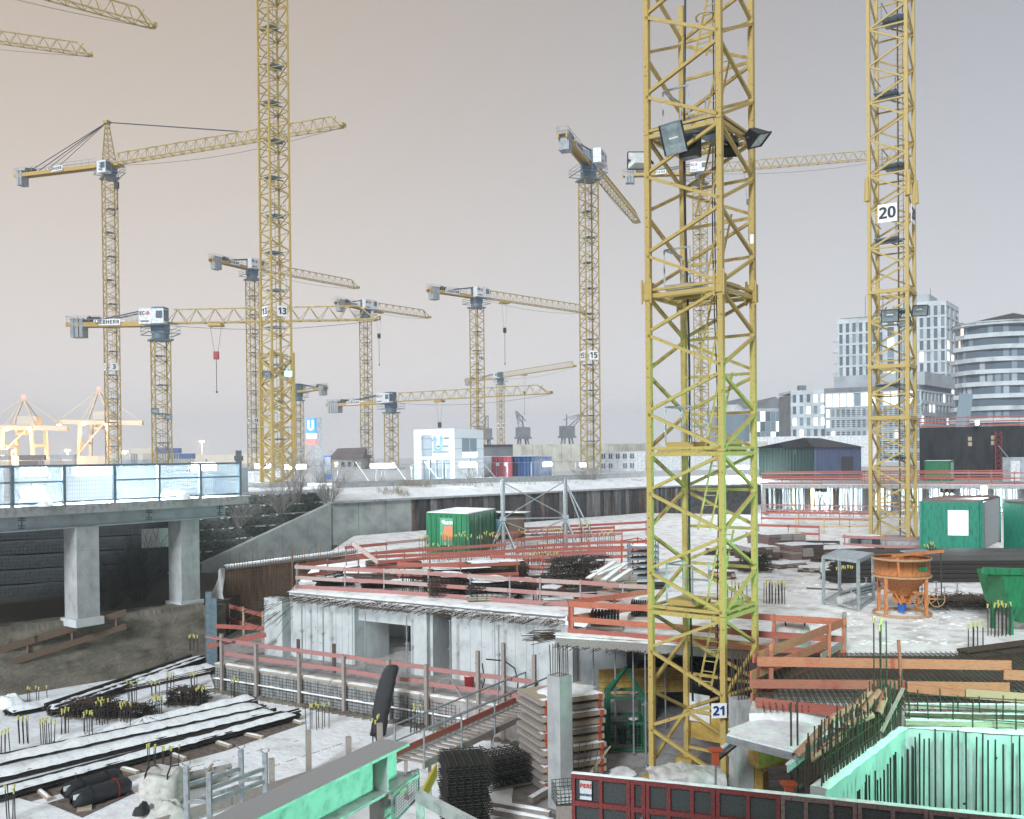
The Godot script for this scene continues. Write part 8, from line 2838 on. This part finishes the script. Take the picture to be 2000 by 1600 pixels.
	for q in [[Vector3(-0.69, 0.15, -26.81), Vector3(0.99, 0.15, -26.01)], [Vector3(-0.66, 0.1, -26.4), Vector3(1.04, 0.1, -25.55)], [Vector3(0.44, 0.1, -27.23), Vector3(1, 0.1, -28.05)]]:
		plank_on(["snowy round timber on the pit floor beside the rebar cages", "lower snowy timber on the pit floor", "short snowy timber end before the concrete column"][k], q[0], q[1], .18, .16, M.wood_grey, "timbers on the pit floor", .05)
		k += 1
	# green cage
	c = Vector3(3.93, 0, -32.51) + Vector3(0, 0, -.2)
	t = thing("green_cage", "dark green steel transport cage with ridged top holding buckets", "cage", c)
	var w = .62
	var pts = [c + Vector3(-w, 0, .5), c + Vector3(w, 0, .6), c + Vector3(w, 0, -.6), c + Vector3(-w, 0, -.6)]
	for p in pts:
		bar_part(t, "post", p, p + Vector3.UP * 1.9, .12, .1, M.green_cage)
	for i in 4:
		for h in [.06, 1.0, 1.88]:
			bar_part(t, "rail", pts[i] + Vector3.UP * h, pts[(i + 1) % 4] + Vector3.UP * h, .07, .09, M.green_cage)
	bar_part(t, "main_post", pts[0] - Vector3(.02, 0, -.02), pts[0] + Vector3(0, 2.2, 0), .2, .14, M.green_cage)
	for q in [[pts[0] + Vector3.UP * 2.1, c + Vector3(.1, 2.75, -.3)], [pts[1] + Vector3.UP * 1.9, c + Vector3(.1, 2.75, -.3)], [pts[3] + Vector3.UP * 1.9, c + Vector3(.1, 2.75, -.3)]]:
		bar_part(t, "roof_strut", q[0], q[1], .1, .1, M.green_cage)
	for i in 3:
		var mb = Mb.new()
		var p: Vector3 = pts[[0, 1, 3][i]]
		var r: Vector3 = pts[[1, 2, 2][i]]
		for j in 9:
			mb.bar(p.lerp(r, (j + 1) / 10.0) + Vector3.UP * .1, p.lerp(r, (j + 1) / 10.0) + Vector3.UP * 1.0, .01, .01, false)
		for j in 8:
			mb.bar(p + Vector3.UP * (.15 + j * .11), r + Vector3.UP * (.15 + j * .11), .01, .01, false)
		put(mb, "wire_mesh", M.green_cage, t)
	k = 0
	for q in [Vector3(-.1, .12, 0), Vector3(.32, .12, .05), Vector3(.32, .42, .05), Vector3(-.1, .42, 0), Vector3(.3, .72, .05)]:
		var bt = thing("black_bucket", "black bucket in the green cage, " + ["lower one nearer the main post", "lower one nearer the mast", "second of the stack nearer the mast", "upper one nearer the main post", "topmost snow-filled one"][k], "bucket", c + q, "buckets in the green cage")
		var mb = Mb.new()
		mb.tube(c + q, c + q + Vector3.UP * .28, .14, .17, 14)
		put(mb, "body", M.black, bt)
		mb = Mb.new()
		mb.tube(c + q + Vector3.UP * .275, c + q + Vector3.UP * .292, .18, .18, 14)
		put(mb, "rim", M.steel_dark if k < 4 else M.snow_clean, bt)
		k += 1
	# yellow girders behind the cage
	for i in 4:
		var tt = thing("yellow_girder", "yellow formwork girder behind the green cage, %s of the pile" % ["lowest", "second", "third", "topmost"][i], "girder", Vector3(4.2, 1.15, -33.41), "yellow girders under the near slab")
		var p = Vector3(3.25, 1.25, -35.2) + Vector3.UP * i * .24
		bar_part(tt, "flange", p, p + Vector3(3.4, 0, -.4), .14, .05, M.yellow_board)
		bar_part(tt, "flange", p + Vector3.UP * .17, p + Vector3(3.4, .17, -.4), .14, .05, M.yellow_board)
		bar_part(tt, "web", p + Vector3.UP * .085, p + Vector3(3.4, .085, -.4), .03, .13, M.yellow_board)
	# walls and props under the near slab
	t = thing("core_wall", "pale concrete core wall in the shade of the near slab", "wall", Vector3(2.92, 1.15, -36))
	for i in 5:
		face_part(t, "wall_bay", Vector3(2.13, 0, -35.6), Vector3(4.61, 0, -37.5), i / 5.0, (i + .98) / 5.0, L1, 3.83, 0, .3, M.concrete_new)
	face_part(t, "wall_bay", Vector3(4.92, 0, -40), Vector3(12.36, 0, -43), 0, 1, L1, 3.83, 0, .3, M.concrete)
	k = 0
	for q in [Vector3(2.89, 0, -33.5), Vector3(3.59, 0, -32.6), Vector3(4.15, 0, -32), Vector3(4.37, 0, -30.6), Vector3(9.17, 0, -30.5), Vector3(9.71, 0, -29.8), Vector3(5.76, 0, -35), Vector3(8.13, 0, -36)]:
		prop("prop under the near slab " + ["beside the core wall", "behind the green cage post", "behind the buckets", "next to the near mast chord", "seen below the right rail corner", "under the right rail return", "behind the left mast chord", "behind the mast in the shade"][k], q, 3.8, "props under the near slab")
		k += 1
	bundle("tangle of dark bars on the floor behind the near mast", Vector3(5.14, 1.3, -37.5), Vector3(8.92, 1.3, -38.5), .8, .5, 16, M.rebar_dark, 0.0, "dark bars under the near slab")
	# switch cabinets under a tarpaulin
	c = Vector3(4.52, 1.48, -24.3)
	c.y = .1
	t = thing("switch_cabinet", "site power cabinets covered by a white tarpaulin at the mast foot", "cabinet", c)
	for i in 3:
		box_part(t, "cabinet_body", c + Vector3(-.55 + i * .55, .95, -.1), Vector3(.5, 1.5, .35), M.ballast if i != 1 else M.grey_cladding)
		for j in 4:
			box_part(t, "socket", c + Vector3(-.7 + i * .55 + (j % 2) * .3, .55 + (j / 2) * .25, .12), Vector3(.1, .12, .1), M.plastic_red)
		var mb = Mb.new()
		var p = c + Vector3(-.55 + i * .55, .5, .16)
		mb.path([p, p + Vector3(.05, -.25, .1), p + Vector3(.25, -.4, .2)], .03, 6)
		mb.path([p + Vector3(.15, 0, 0), p + Vector3(.05, -.2, .15), p + Vector3(-.1, -.42, .2)], .03, 6)
		put(mb, "cable", M.black, t)
	var g = []
	for r in 17:
		var row = []
		for j in 33:
			var f = j / 32.0
			var fr = r / 16.0
			var hang = maxf(0.0, fr - .45) * 1.6
			var droop = .5 + .5 * sin(f * 9.0 + 1.0)
			row.append(c + Vector3((f - .5) * 2.0, 2.0 - hang * (.5 + .7 * droop) + .07 * lump.get_noise_2d(j * 4.0, r * 4.0) * 1.5 - .25 * absf(f - .5), -.4 + minf(fr, .55) * 1.4 + .12 * sin(f * 14.0) * hang))
		g.append(row)
	var tb = Mb.new()
	tb.grid(g)
	put(tb, "tarpaulin", M.tarp, t)
	t = thing("snow_mound", "dirty snow mound on the pit floor beside the mast", "heap", Vector3(3.67, 0, -29.99))
	var hb = Mb.new()
	hb.heap(Vector3(3.49, 0, -29.9), .5, .35, .22, 0, lump, .4)
	put(hb, "mound", M.snow_trodden, t)
	t = thing("plywood_board", "pale board leaning on wire offcuts before the panel stack", "board", Vector3(2.32, 0.9, -27))
	bar_part(t, "board", Vector3(2.11, 0.9, -27), Vector3(2.85, 1.45, -28), .04, .32, M.wood_raw, Vector3(0, .3, 1))
	for i in 6:
		tube_part(t, "wire_offcut", Vector3(1.72, 1.2, -27) + Vector3(i * .12, -.5, 0), Vector3(1.72, 1.66, -27) + Vector3(i * .2, .2, -.2), .012, M.rebar_dark, 4)
	t = thing("parts_crate", "open wire crate with pale fittings beside the red formwork wall", "crate", Vector3(1.17, 1.99, -22))
	var cc = Vector3(1.19, 1.81, -22.3)
	cc = at_y(cc, 2.0)
	for i in 4:
		var mb = Mb.new()
		var q = corners(cc, .5, .2)
		for j in 6:
			mb.bar(q[i] + Vector3.UP * j * .09, q[(i + 1) % 4] + Vector3.UP * j * .09, .012, .012)
			mb.bar((q[i] as Vector3).lerp(q[(i + 1) % 4], j / 5.0), (q[i] as Vector3).lerp(q[(i + 1) % 4], j / 5.0) + Vector3.UP * .46, .012, .012)
		put(mb, "crate_side", M.rebar_green, t)
	box_part(t, "fittings", cc + Vector3.UP * .12, Vector3(.42, .2, .42), M.white_paint, .2)
	bar_part(t, "trestle", at_y(cc, 0), at_y(cc, 1.95), .4, .4, M.wood_grey)

func shaft() -> void:
	# lift shaft with bright walls
	var R0 = Vector3(9.1, 0, -21.35)
	var RL = Vector3(5.9, 0, -17.45)
	var RR = Vector3(22.0, 0, -17.9)
	var t = thing("shaft_wall", "bright concrete shaft walls lit mint green at the corner", "wall", at_y(R0, 0))
	# left wall with a low opening
	var dl = (R0 - RL)
	face_part(t, "wall_bay", RL, R0, .0, .36, 2.35, 4.0, .0, .3, M.concrete_new)
	face_part(t, "wall_bay", RL, R0, .36, 1.0, .0, 4.0, .0, .3, M.concrete_new)
	face_part(t, "wall_bay", RL, R0, .0, .12, .0, 2.35, .0, .3, M.concrete_new)
	for i in 6:
		face_part(t, "wall_bay", R0, RR, i / 6.0, (i + .993) / 6.0, 0.0, 4.0, .0, .3, M.concrete_new)
	for i in 14:
		face_part(t, "tie_hole", R0, RR, .04 + i * .05, .044 + i * .05, 1.2 + (i % 3) * 1.1, 1.25 + (i % 3) * 1.1, .004, .02, M.black)
	for q in [[R0, RR], [RL, R0]]:
		put(snow_strip(at_y(q[0], 4.0) - face_normal(q[0], q[1]) * .12, at_y(q[1], 4.0) - face_normal(q[0], q[1]) * .12, .34, .06, .6), "rim_snow", M.snow_clean, t)
	# bars standing in the shaft
	t = thing("shaft_bars", "row of upright starter bars before the bright shaft wall", "rebar", at_y(R0, 0))
	var nr = face_normal(R0, RR)
	var i = 0
	var f = .012
	while f < .45:
		var p = R0.lerp(RR, f) + nr * (.35 + rf(0, .1))
		piece(t, "bar", bar_mesh, M.rebar_dark, Transform3D(Basis(Vector3(1.1, 0, 0), Vector3(rf(-.05, .05), 4.0 + rf(-.15, .12), rf(-.03, .03)), Vector3(0, 0, 1.1)), p))
		f += .009 + rf(0, .005)
		i += 1
	for k in 22:
		var p = RL.lerp(R0, .1 + k * .041) + face_normal(RL, R0) * .35
		piece(t, "bar", bar_mesh, M.rebar_dark, Transform3D(Basis(Vector3(1.1, 0, 0), Vector3(rf(-.04, .04), 3.9 + rf(-.2, .1), rf(-.03, .03)), Vector3(0, 0, 1.1)), p))
	# bars on the rims
	t = thing("rim_bars", "dense rows of wall bars rising from the shaft rim", "rebar", at_y(R0, 4))
	var nl = face_normal(RL, R0)
	for k in 44:
		for s in [-.1, -.42]:
			var p = RL.lerp(R0, (k + rf(.2, .8)) / 44.0) + nl * s + Vector3.UP * 3.95
			piece(t, "bar", bar_mesh, M.rebar_green if k % 3 == 0 else M.rebar, Transform3D(Basis(Vector3(1, 0, 0), Vector3(rf(-.05, .05), rf(.75, 1.05) + .35 * (k / 44.0), rf(-.04, .04)), Vector3(0, 0, 1)), p))
	for k in 46:
		var p = R0.lerp(RR, (k + rf(.2, .8)) / 60.0) - nr * (.1 + .3 * (k % 2)) + Vector3.UP * 3.95
		piece(t, "bar", bar_mesh, M.rebar_green if k % 2 else M.rebar, Transform3D(Basis(Vector3(1, 0, 0), Vector3(rf(-.03, .03), rf(.7, .9), rf(-.03, .03)), Vector3(0, 0, 1)), p))
	for h in [4.25, 4.5, 4.75]:
		tube_part(t, "level_bar", at_y(RL, h) - nl * .1, at_y(R0, h) - nl * .1, .014, M.rebar_green, 5)
		tube_part(t, "level_bar", at_y(R0, h) - nr * .1, at_y(RR, h) - nr * .1, .014, M.rebar_green, 5)
	for q in [Vector3(6.02, 4.97, -20), Vector3(6.16, 4.99, -20)]:
		tube_part(t, "tall_bar", at_y(q, 3.0), q, .022, M.rebar_green, 6)
	# tall capped bars
	starter_bars("four tall yellow-capped bars standing above the shaft corner", Vector3(8.6, 4.0, -21.6), 4, .34, 2.35, M.rebar_green, .012)
	# half shells of pipe laid over the bars
	t = thing("pipe_shells", "salmon plastic pipe shells laid over the bar tips at the shaft rim", "pipe shells", Vector3(7.08, 4.32, -20))
	for q in [[Vector3(5.59, 4.35, -18.3), Vector3(6.74, 4.8, -19.4)], [Vector3(5.78, 4.35, -18.1), Vector3(6.85, 4.6, -19)], [Vector3(6.65, 4.76, -19.4), Vector3(7.39, 4.85, -20)], [Vector3(6.88, 4.66, -19.2), Vector3(7.69, 4.73, -19.8)], [Vector3(7.35, 4.78, -20), Vector3(8.04, 4.97, -20.8)], [Vector3(7.54, 4.76, -19.9), Vector3(8.29, 4.94, -20.9)], [Vector3(7.83, 4.74, -19.8), Vector3(8.51, 4.94, -21)]]:
		var a: Vector3 = q[0]
		var b: Vector3 = q[1]
		var d = (b - a).normalized()
		var x = d.cross(Vector3.UP).normalized()
		var y = x.cross(d)
		var g = [[], []]
		var mb = Mb.new()
		for j in 11:
			var an = PI * (j / 10.0 * 1.3 - .15)
			var o = x * cos(an) * .085 + y * sin(an) * .085
			g[0].append(a + o)
			g[1].append(b + o)
		mb.grid(g)
		var gi = [[], []]
		for j in 11:
			gi[0].append(a + (g[0][10 - j] - a) * .8)
			gi[1].append(b + (g[1][10 - j] - b) * .8)
		mb.grid(gi)
		put(mb, "half_shell", M.pipe_salmon, t)
	t = thing("raking_timber", "thin timber strut with peeling paint beside the tall bars", "strut", Vector3(8.34, 4.5, -20.5))
	bar_part(t, "strut", Vector3(8.07, 4.25, -20.2), Vector3(8.97, 4.94, -21.2), .07, .05, M.wood_pale)
	# mesh laid on the deck
	t = thing("rebar_mesh", "brown reinforcement mesh laid over the deck behind the shaft", "reinforcement", Vector3(9, 4.2, -24))
	var A = Vector3(5.9, 4.28, -22.6)
	var ux = Vector3(1, 0, -.02)
	for lay in 2:
		var xb = Mb.new()
		var zb = Mb.new()
		for k in 40:
			var z = -k * .13
			xb.bar(A + Vector3(k * .03, lay * .1, z), A + Vector3(16.0, lay * .1, z + .6), .016, .016, false)
		for k in 110:
			var x = k * .15
			zb.bar(A + Vector3(x, lay * .1 + .016, .9), A + Vector3(x + 1.2, lay * .1 + .016, -5.0), .016, .016, false)
		put(xb, "long_bars", M.rebar if lay else M.rebar_mesh, t).set_meta("kind", "stuff")
		put(zb, "cross_bars", M.rebar_mesh, t).set_meta("kind", "stuff")
	# planks stacked at the back rim
	var k = 0
	for q in [[Vector3(9.15, 4.54, -21.5), Vector3(11.88, 4.44, -21.2)], [Vector3(9.06, 4.35, -21.3), Vector3(11.76, 4.23, -21)], [Vector3(9.27, 4.63, -21.8), Vector3(12.1, 4.61, -21.6)]]:
		plank_on(["brown edge plank along the shaft rim, upper", "brown edge plank along the shaft rim, lower", "pale snowy plank along the shaft rim"][k], at_y(q[0], 4.08 + [.12, .0, .24][k]), at_y(q[1], 4.08 + [.12, .0, .24][k]), .12, .11, [M.wood_brown, M.wood_raw, M.wood_pale][k], "edge planks along the shaft rim", .02)
		k += 1
	# orange guard rails
	var O = M.wood_orange
	t = thing("guard_rail", "orange plank guard rail crossing in front of the mesh deck", "guard rail", Vector3(6.1, 4.2, -23.4), "plank guard rails")
	bar_part(t, "rail", Vector3(6.14, 5.15, -23.2), Vector3(12.17, 5.15, -22.5), .05, .24, O)
	bar_part(t, "rail", Vector3(11.93, 4.95, -22.4), Vector3(13.12, 4.91, -22.3), .05, .24, O)
	bar_part(t, "rail", Vector3(5.87, 4.66, -22.9), Vector3(9.57, 4.7, -22.5), .05, .22, M.wood_red)
	bar_part(t, "rail", Vector3(9.58, 4.7, -22.4), Vector3(11.91, 4.72, -22.1), .05, .22, O)
	bar_part(t, "rail", Vector3(9.54, 4.67, -22.3), Vector3(10.78, 4.59, -22), .05, .18, M.wood_orange)
	bar_part(t, "rail", Vector3(10.81, 4.61, -22), Vector3(12.46, 4.55, -21.6), .05, .22, M.wood_peel)
	bar_part(t, "rail", Vector3(5.86, 4.36, -22.3), Vector3(7.86, 4.34, -21.4), .05, .24, M.wood_red)
	bar_part(t, "post", Vector3(6.51, 3.9, -23.3), Vector3(6.51, 5.38, -23.3), .1, .1, M.wood_red)
	bar_part(t, "post", Vector3(9.56, 4.1, -22.6), Vector3(9.46, 5.78, -22.6), .05, .07, M.wood_red)
	t = thing("guard_rail", "orange plank guard rail slanting from the slab corner to the front", "guard rail", Vector3(8, 4.2, -26), "plank guard rails")
	for q in [[Vector3(6.12, 5.16, -23.5), Vector3(10.19, 5.22, -28.2)], [Vector3(6, 4.76, -23.3), Vector3(9.28, 4.77, -27.2)], [Vector3(5.94, 4.27, -23), Vector3(8.83, 4.17, -26.6)], [Vector3(5.71, 3.94, -22.2), Vector3(7.43, 3.97, -24)]]:
		bar_part(t, "rail", q[0], q[1], .05, .24, O)
	for q in [[1503, 24.2, 5.4], [1617, 27.2, 5.35], [1648, 28.2, 5.5]]:
		var p = Vector3((q[0] - 1000.0) / 1800.0 * q[1], 0, -q[1])
		bar_part(t, "post", at_y(p, 4.0), at_y(p, q[2]), .12, .1, O if q[0] < 1640 else M.wood_grey)
	bar_part(t, "rail", Vector3(8.96, 4.44, -26.8), Vector3(10.15, 4.56, -28.2), .05, .2, M.wood_grey)
	# snow-covered deck table with props
	var q0 = Vector3(4.93, 3.92, -21.3)
	t = thing("deck_table", "snow-covered aluminium deck table on orange-headed props", "deck table", q0)
	var dk = [at_y(Vector3(4.83, 3.97, -20.9), 4.02), at_y(Vector3(6.02, 4.09, -19.6), 4.02), at_y(Vector3(7.38, 4.07, -21.2), 4.02), at_y(Vector3(6.11, 4.02, -22.6), 4.02)]
	var mb = Mb.new()
	mb.prism(dk, 3.98, 4.02)
	put(mb, "deck_plate", M.snow_clean, t)
	var af = Mb.new()
	for e in 4:
		af.bar(dk[e] - Vector3.UP * .12, dk[(e + 1) % 4] - Vector3.UP * .12, .06, .16)
	put(af, "edge_frame", M.galv, t)
	for e in 4:
		var p: Vector3 = dk[0].lerp(dk[1], .2 + e * .2) + Vector3(0, -.12, .035)
		box_part(t, "lifting_hole", p, Vector3(.07, .06, .02), M.wood_raw)
	put(snow_strip((dk[0] + dk[3]) * .5, (dk[1] + dk[2]) * .5, 1.6, .05, .3), "deck_snow", M.snow_clean, t)
	prop("orange-headed prop before the tarpaulin", at_y(Vector3(4.63, 2.44, -21.2), 0), 3.55, "orange-headed props at the deck table", null, M.orange_clip)
	prop("orange-headed prop beside the shaft opening", at_y(Vector3(5.78, 2.99, -19.4), 0), 3.4, "orange-headed props at the deck table", null, M.orange_clip)
	for q in [[Vector3(4.64, 3.41, -21.2), Vector3(5.45, 3.54, -22.2), "white beam clamp reaching from the first orange head"], [Vector3(5.76, 3.73, -19.4), Vector3(6.45, 3.81, -20.2), "white beam clamp reaching from the second orange head"]]:
		t = thing("deck_beam", q[2], "beam", q[0], "white beams on the orange heads")
		bar_part(t, "flange", q[0] + Vector3.UP * .08, q[1] + Vector3.UP * .08, .1, .03, M.white_paint)
		bar_part(t, "web", q[0], q[1], .03, .2, M.white_paint)
		bar_part(t, "flange", q[0] - Vector3.UP * .1, q[1] - Vector3.UP * .1, .1, .03, M.steel_dark)
	t = thing("yellow_tank", "yellow machine housing under the deck table", "machine", Vector3(6.46, 2.26, -23))
	box_part(t, "housing", at_y(Vector3(6.72, 2.51, -24), 2.9), Vector3(1.3, 1.1, .8), M.yellow_board, .3)
	box_part(t, "frame", at_y(Vector3(6.34, 1.78, -24), 1.4), Vector3(.2, 2.8, .2), M.yellow_board, .3)
	for e in 5:
		var mbb = Mb.new()
		var p = at_y(Vector3(6.4, 1.94, -23), 1.2 + e * .12)
		mbb.path([p, p + Vector3(.3, -.12, .1), p + Vector3(.7, -.02, 0)], .03, 6)
		put(mbb, "hose", M.black, t)

func steel_beam() -> void:
	var a = Vector3(-3.42, 5.99, -11.1)
	var b = Vector3(-1.83, 5.91, -14.1)
	a.y = 6.02
	b.y = 6.02
	var d = (b - a).normalized()
	a -= d * 6.0
	var x = Vector3(-d.z, 0, d.x).normalized()
	if x.x < 0:
		x = -x
	var t = thing("steel_beam", "large steel girder with snow-dusted flange and mint lit web", "girder", a)
	var w = .52
	var h = .56
	var mb = Mb.new()
	mb.bar(a, b, w, .04)
	put(mb, "top_flange", M.primer, t)
	mb = Mb.new()
	mb.bar(a + Vector3.UP * .024, b + Vector3.UP * .024 - d * .01, w * .97, .006)
	put(mb, "snow_dusting", M.snow_dust, t)
	bar_part(t, "web", a - Vector3.UP * h * .5, b - Vector3.UP * h * .5, .03, h - .04, M.primer)
	mb = Mb.new()
	mb.bar(a - Vector3.UP * h, b + d * .25 - Vector3.UP * h, w, .04)
	put(mb, "bottom_flange", M.primer, t)
	for q in [.55, 3.6]:
		for s in [-1.0, 1.0]:
			var p = b - d * q + x * s * w * .25 - Vector3.UP * h * .5
			mb = Mb.new()
			mb.hexa(p, x * (w * .25 - .008), Vector3.UP * (h * .5 - .02), d * .012)
			put(mb, "stiffener", M.primer, t)
	# support under its end
	var c = b - d * .35
	mb = Mb.new()
	mb.hexa(c - Vector3.UP * (h + .06), x * .3, Vector3.UP * .03, d * .2)
	put(mb, "bearing_plate", M.wood_raw, t)
	bar_part(t, "support_post", at_y(c, 0), at_y(c, 6.02 - h - .095), .28, .28, M.primer, d)
	bar_part(t, "support_post", at_y(a + d * 2.0, 0), at_y(a + d * 2.0, 6.02 - h - .02), .28, .28, M.primer, d)
	# mesh guard beside the end
	t = thing("mesh_guard", "small mint lit mesh panel hanging at the girder end", "panel", b)
	var g0 = Vector3(-1.8, 5.45, -13.4)
	var g1 = Vector3(-1.5, 5.53, -14.3)
	var up = Vector3.UP * .42
	mb = Mb.new()
	mb.bar(g0, g1, .025)
	mb.bar(g0 - up, g1 - up, .025)
	mb.bar(g0, g0 - up, .025)
	mb.bar(g1, g1 - up, .025)
	put(mb, "frame", M.galv, t)
	mb = Mb.new()
	for i in 16:
		mb.bar(g0.lerp(g1, (i + .5) / 16.0), g0.lerp(g1, (i + .5) / 16.0) - up, .008, .008, false)
	for i in 9:
		mb.bar(g0 - up * (i + .5) / 9.0, g1 - up * (i + .5) / 9.0, .008, .008, false)
	put(mb, "wire_mesh", M.galv, t)
	bar_part(t, "hanger", g0, c - Vector3.UP * h, .03, .03, M.galv)
	bar_part(t, "hanger", g1, b + d * .2 - Vector3.UP * h, .03, .03, M.galv)
	bar_part(t, "leg", at_y(g1, 0), g1 - up, .05, .05, M.galv)
	t = thing("cross_beam", "slim grey steel channel running off below the girder end", "beam", Vector3(-1.22, 5.1, -14))
	bar_part(t, "channel", Vector3(-1.47, 5.22, -14), Vector3(-0.5, 5.33, -12.5), .12, .16, M.primer)
	bar_part(t, "leg", at_y(Vector3(-1.45, 5.22, -14), 0), Vector3(-1.45, 5.2, -14), .12, .12, M.primer)

func form_wall() -> void:
	var a = Vector3(1.14, 0, -18.5)
	var b = Vector3(9.15, 0, -15.9)
	var top = 4.0
	var n = face_normal(a, b)
	var t = thing("formwork_wall", "dark red framed wall formwork panels along the bottom edge", "formwork", at_y(a, 0))
	var d = (b - a).normalized()
	var L = a.distance_to(b)
	var f = 0.0
	var i = 0
	while f < L - .3:
		var w = minf([1.2, .3, 1.35, 1.2, 1.35, 1.2, 1.35][i % 7], L - f)
		var g = f + w - .006
		var pn = Node3D.new()
		pn.name = "form_panel"
		t.add_child(pn, true)
		var m: Material = M.form_red if i < 4 else M.form_grime
		face_part(pn, "skin", a, b, f / L, g / L, .25, top - .02, -.06, .03, M.form_skin)
		for y in [top - .05, 3.4, 2.75, 1.7, .3]:
			face_part(pn, "cross_rib", a, b, f / L, g / L, y - .05, y + .05, .03, .1, m)
		var ns = maxi(1, int(w / .4))
		for j in ns + 1:
			var e = clampf(f + w * j / ns, f + .04, g - .04)
			face_part(pn, "upright_rib", a, b, (e - .035) / L, (e + .035) / L, .25, top, .035, .11, m)
		if w > .5:
			face_part(pn, "tie_boss", a, b, (f + .2) / L, (f + .28) / L, 3.0, 3.08, .05, .05, M.black)
		f += w
		i += 1
	for q in [.17, .52, .8]:
		var p = a + d * L * q + n * .1
		var c = Node3D.new()
		c.name = "panel_clamp"
		t.add_child(c, true)
		bar_part(c, "clamp_bar", at_y(p, 3.17) - d * .22, at_y(p, 3.17) + d * .22, .1, .09, M.galv)
		bar_part(c, "clamp_wedge", at_y(p, 2.85), at_y(p, 3.3), .06, .05, M.galv)
	for k in 5:
		put(snow_strip(a.lerp(b, k / 5.0) + Vector3.UP * top - n * .02, a.lerp(b, (k + 1) / 5.0) + Vector3.UP * top - n * .02, .14, .03, .3), "snow_cover", M.snow_clean, t)
	var sg = face_part(t, "maker_sign", a, b, .18 / L, .42 / L, 3.5, 3.88, .045, .02, M.white_paint)
	words(sg, "PERI", a + d * .3 + Vector3(0, 3.78, 0) + n * .055, d, .078, M.ink_red)
	words(sg, "MAXIMO", a + d * .3 + Vector3(0, 3.6, 0) + n * .055, d, .043, M.ink_blue)
	for q in [.08, .45, .8]:
		bar_part(t, "raking_prop", at_y(a + d * L * q - n * .2, 2.4), at_y(a + d * L * q - n * 1.6, .0), .07, .07, M.galv)
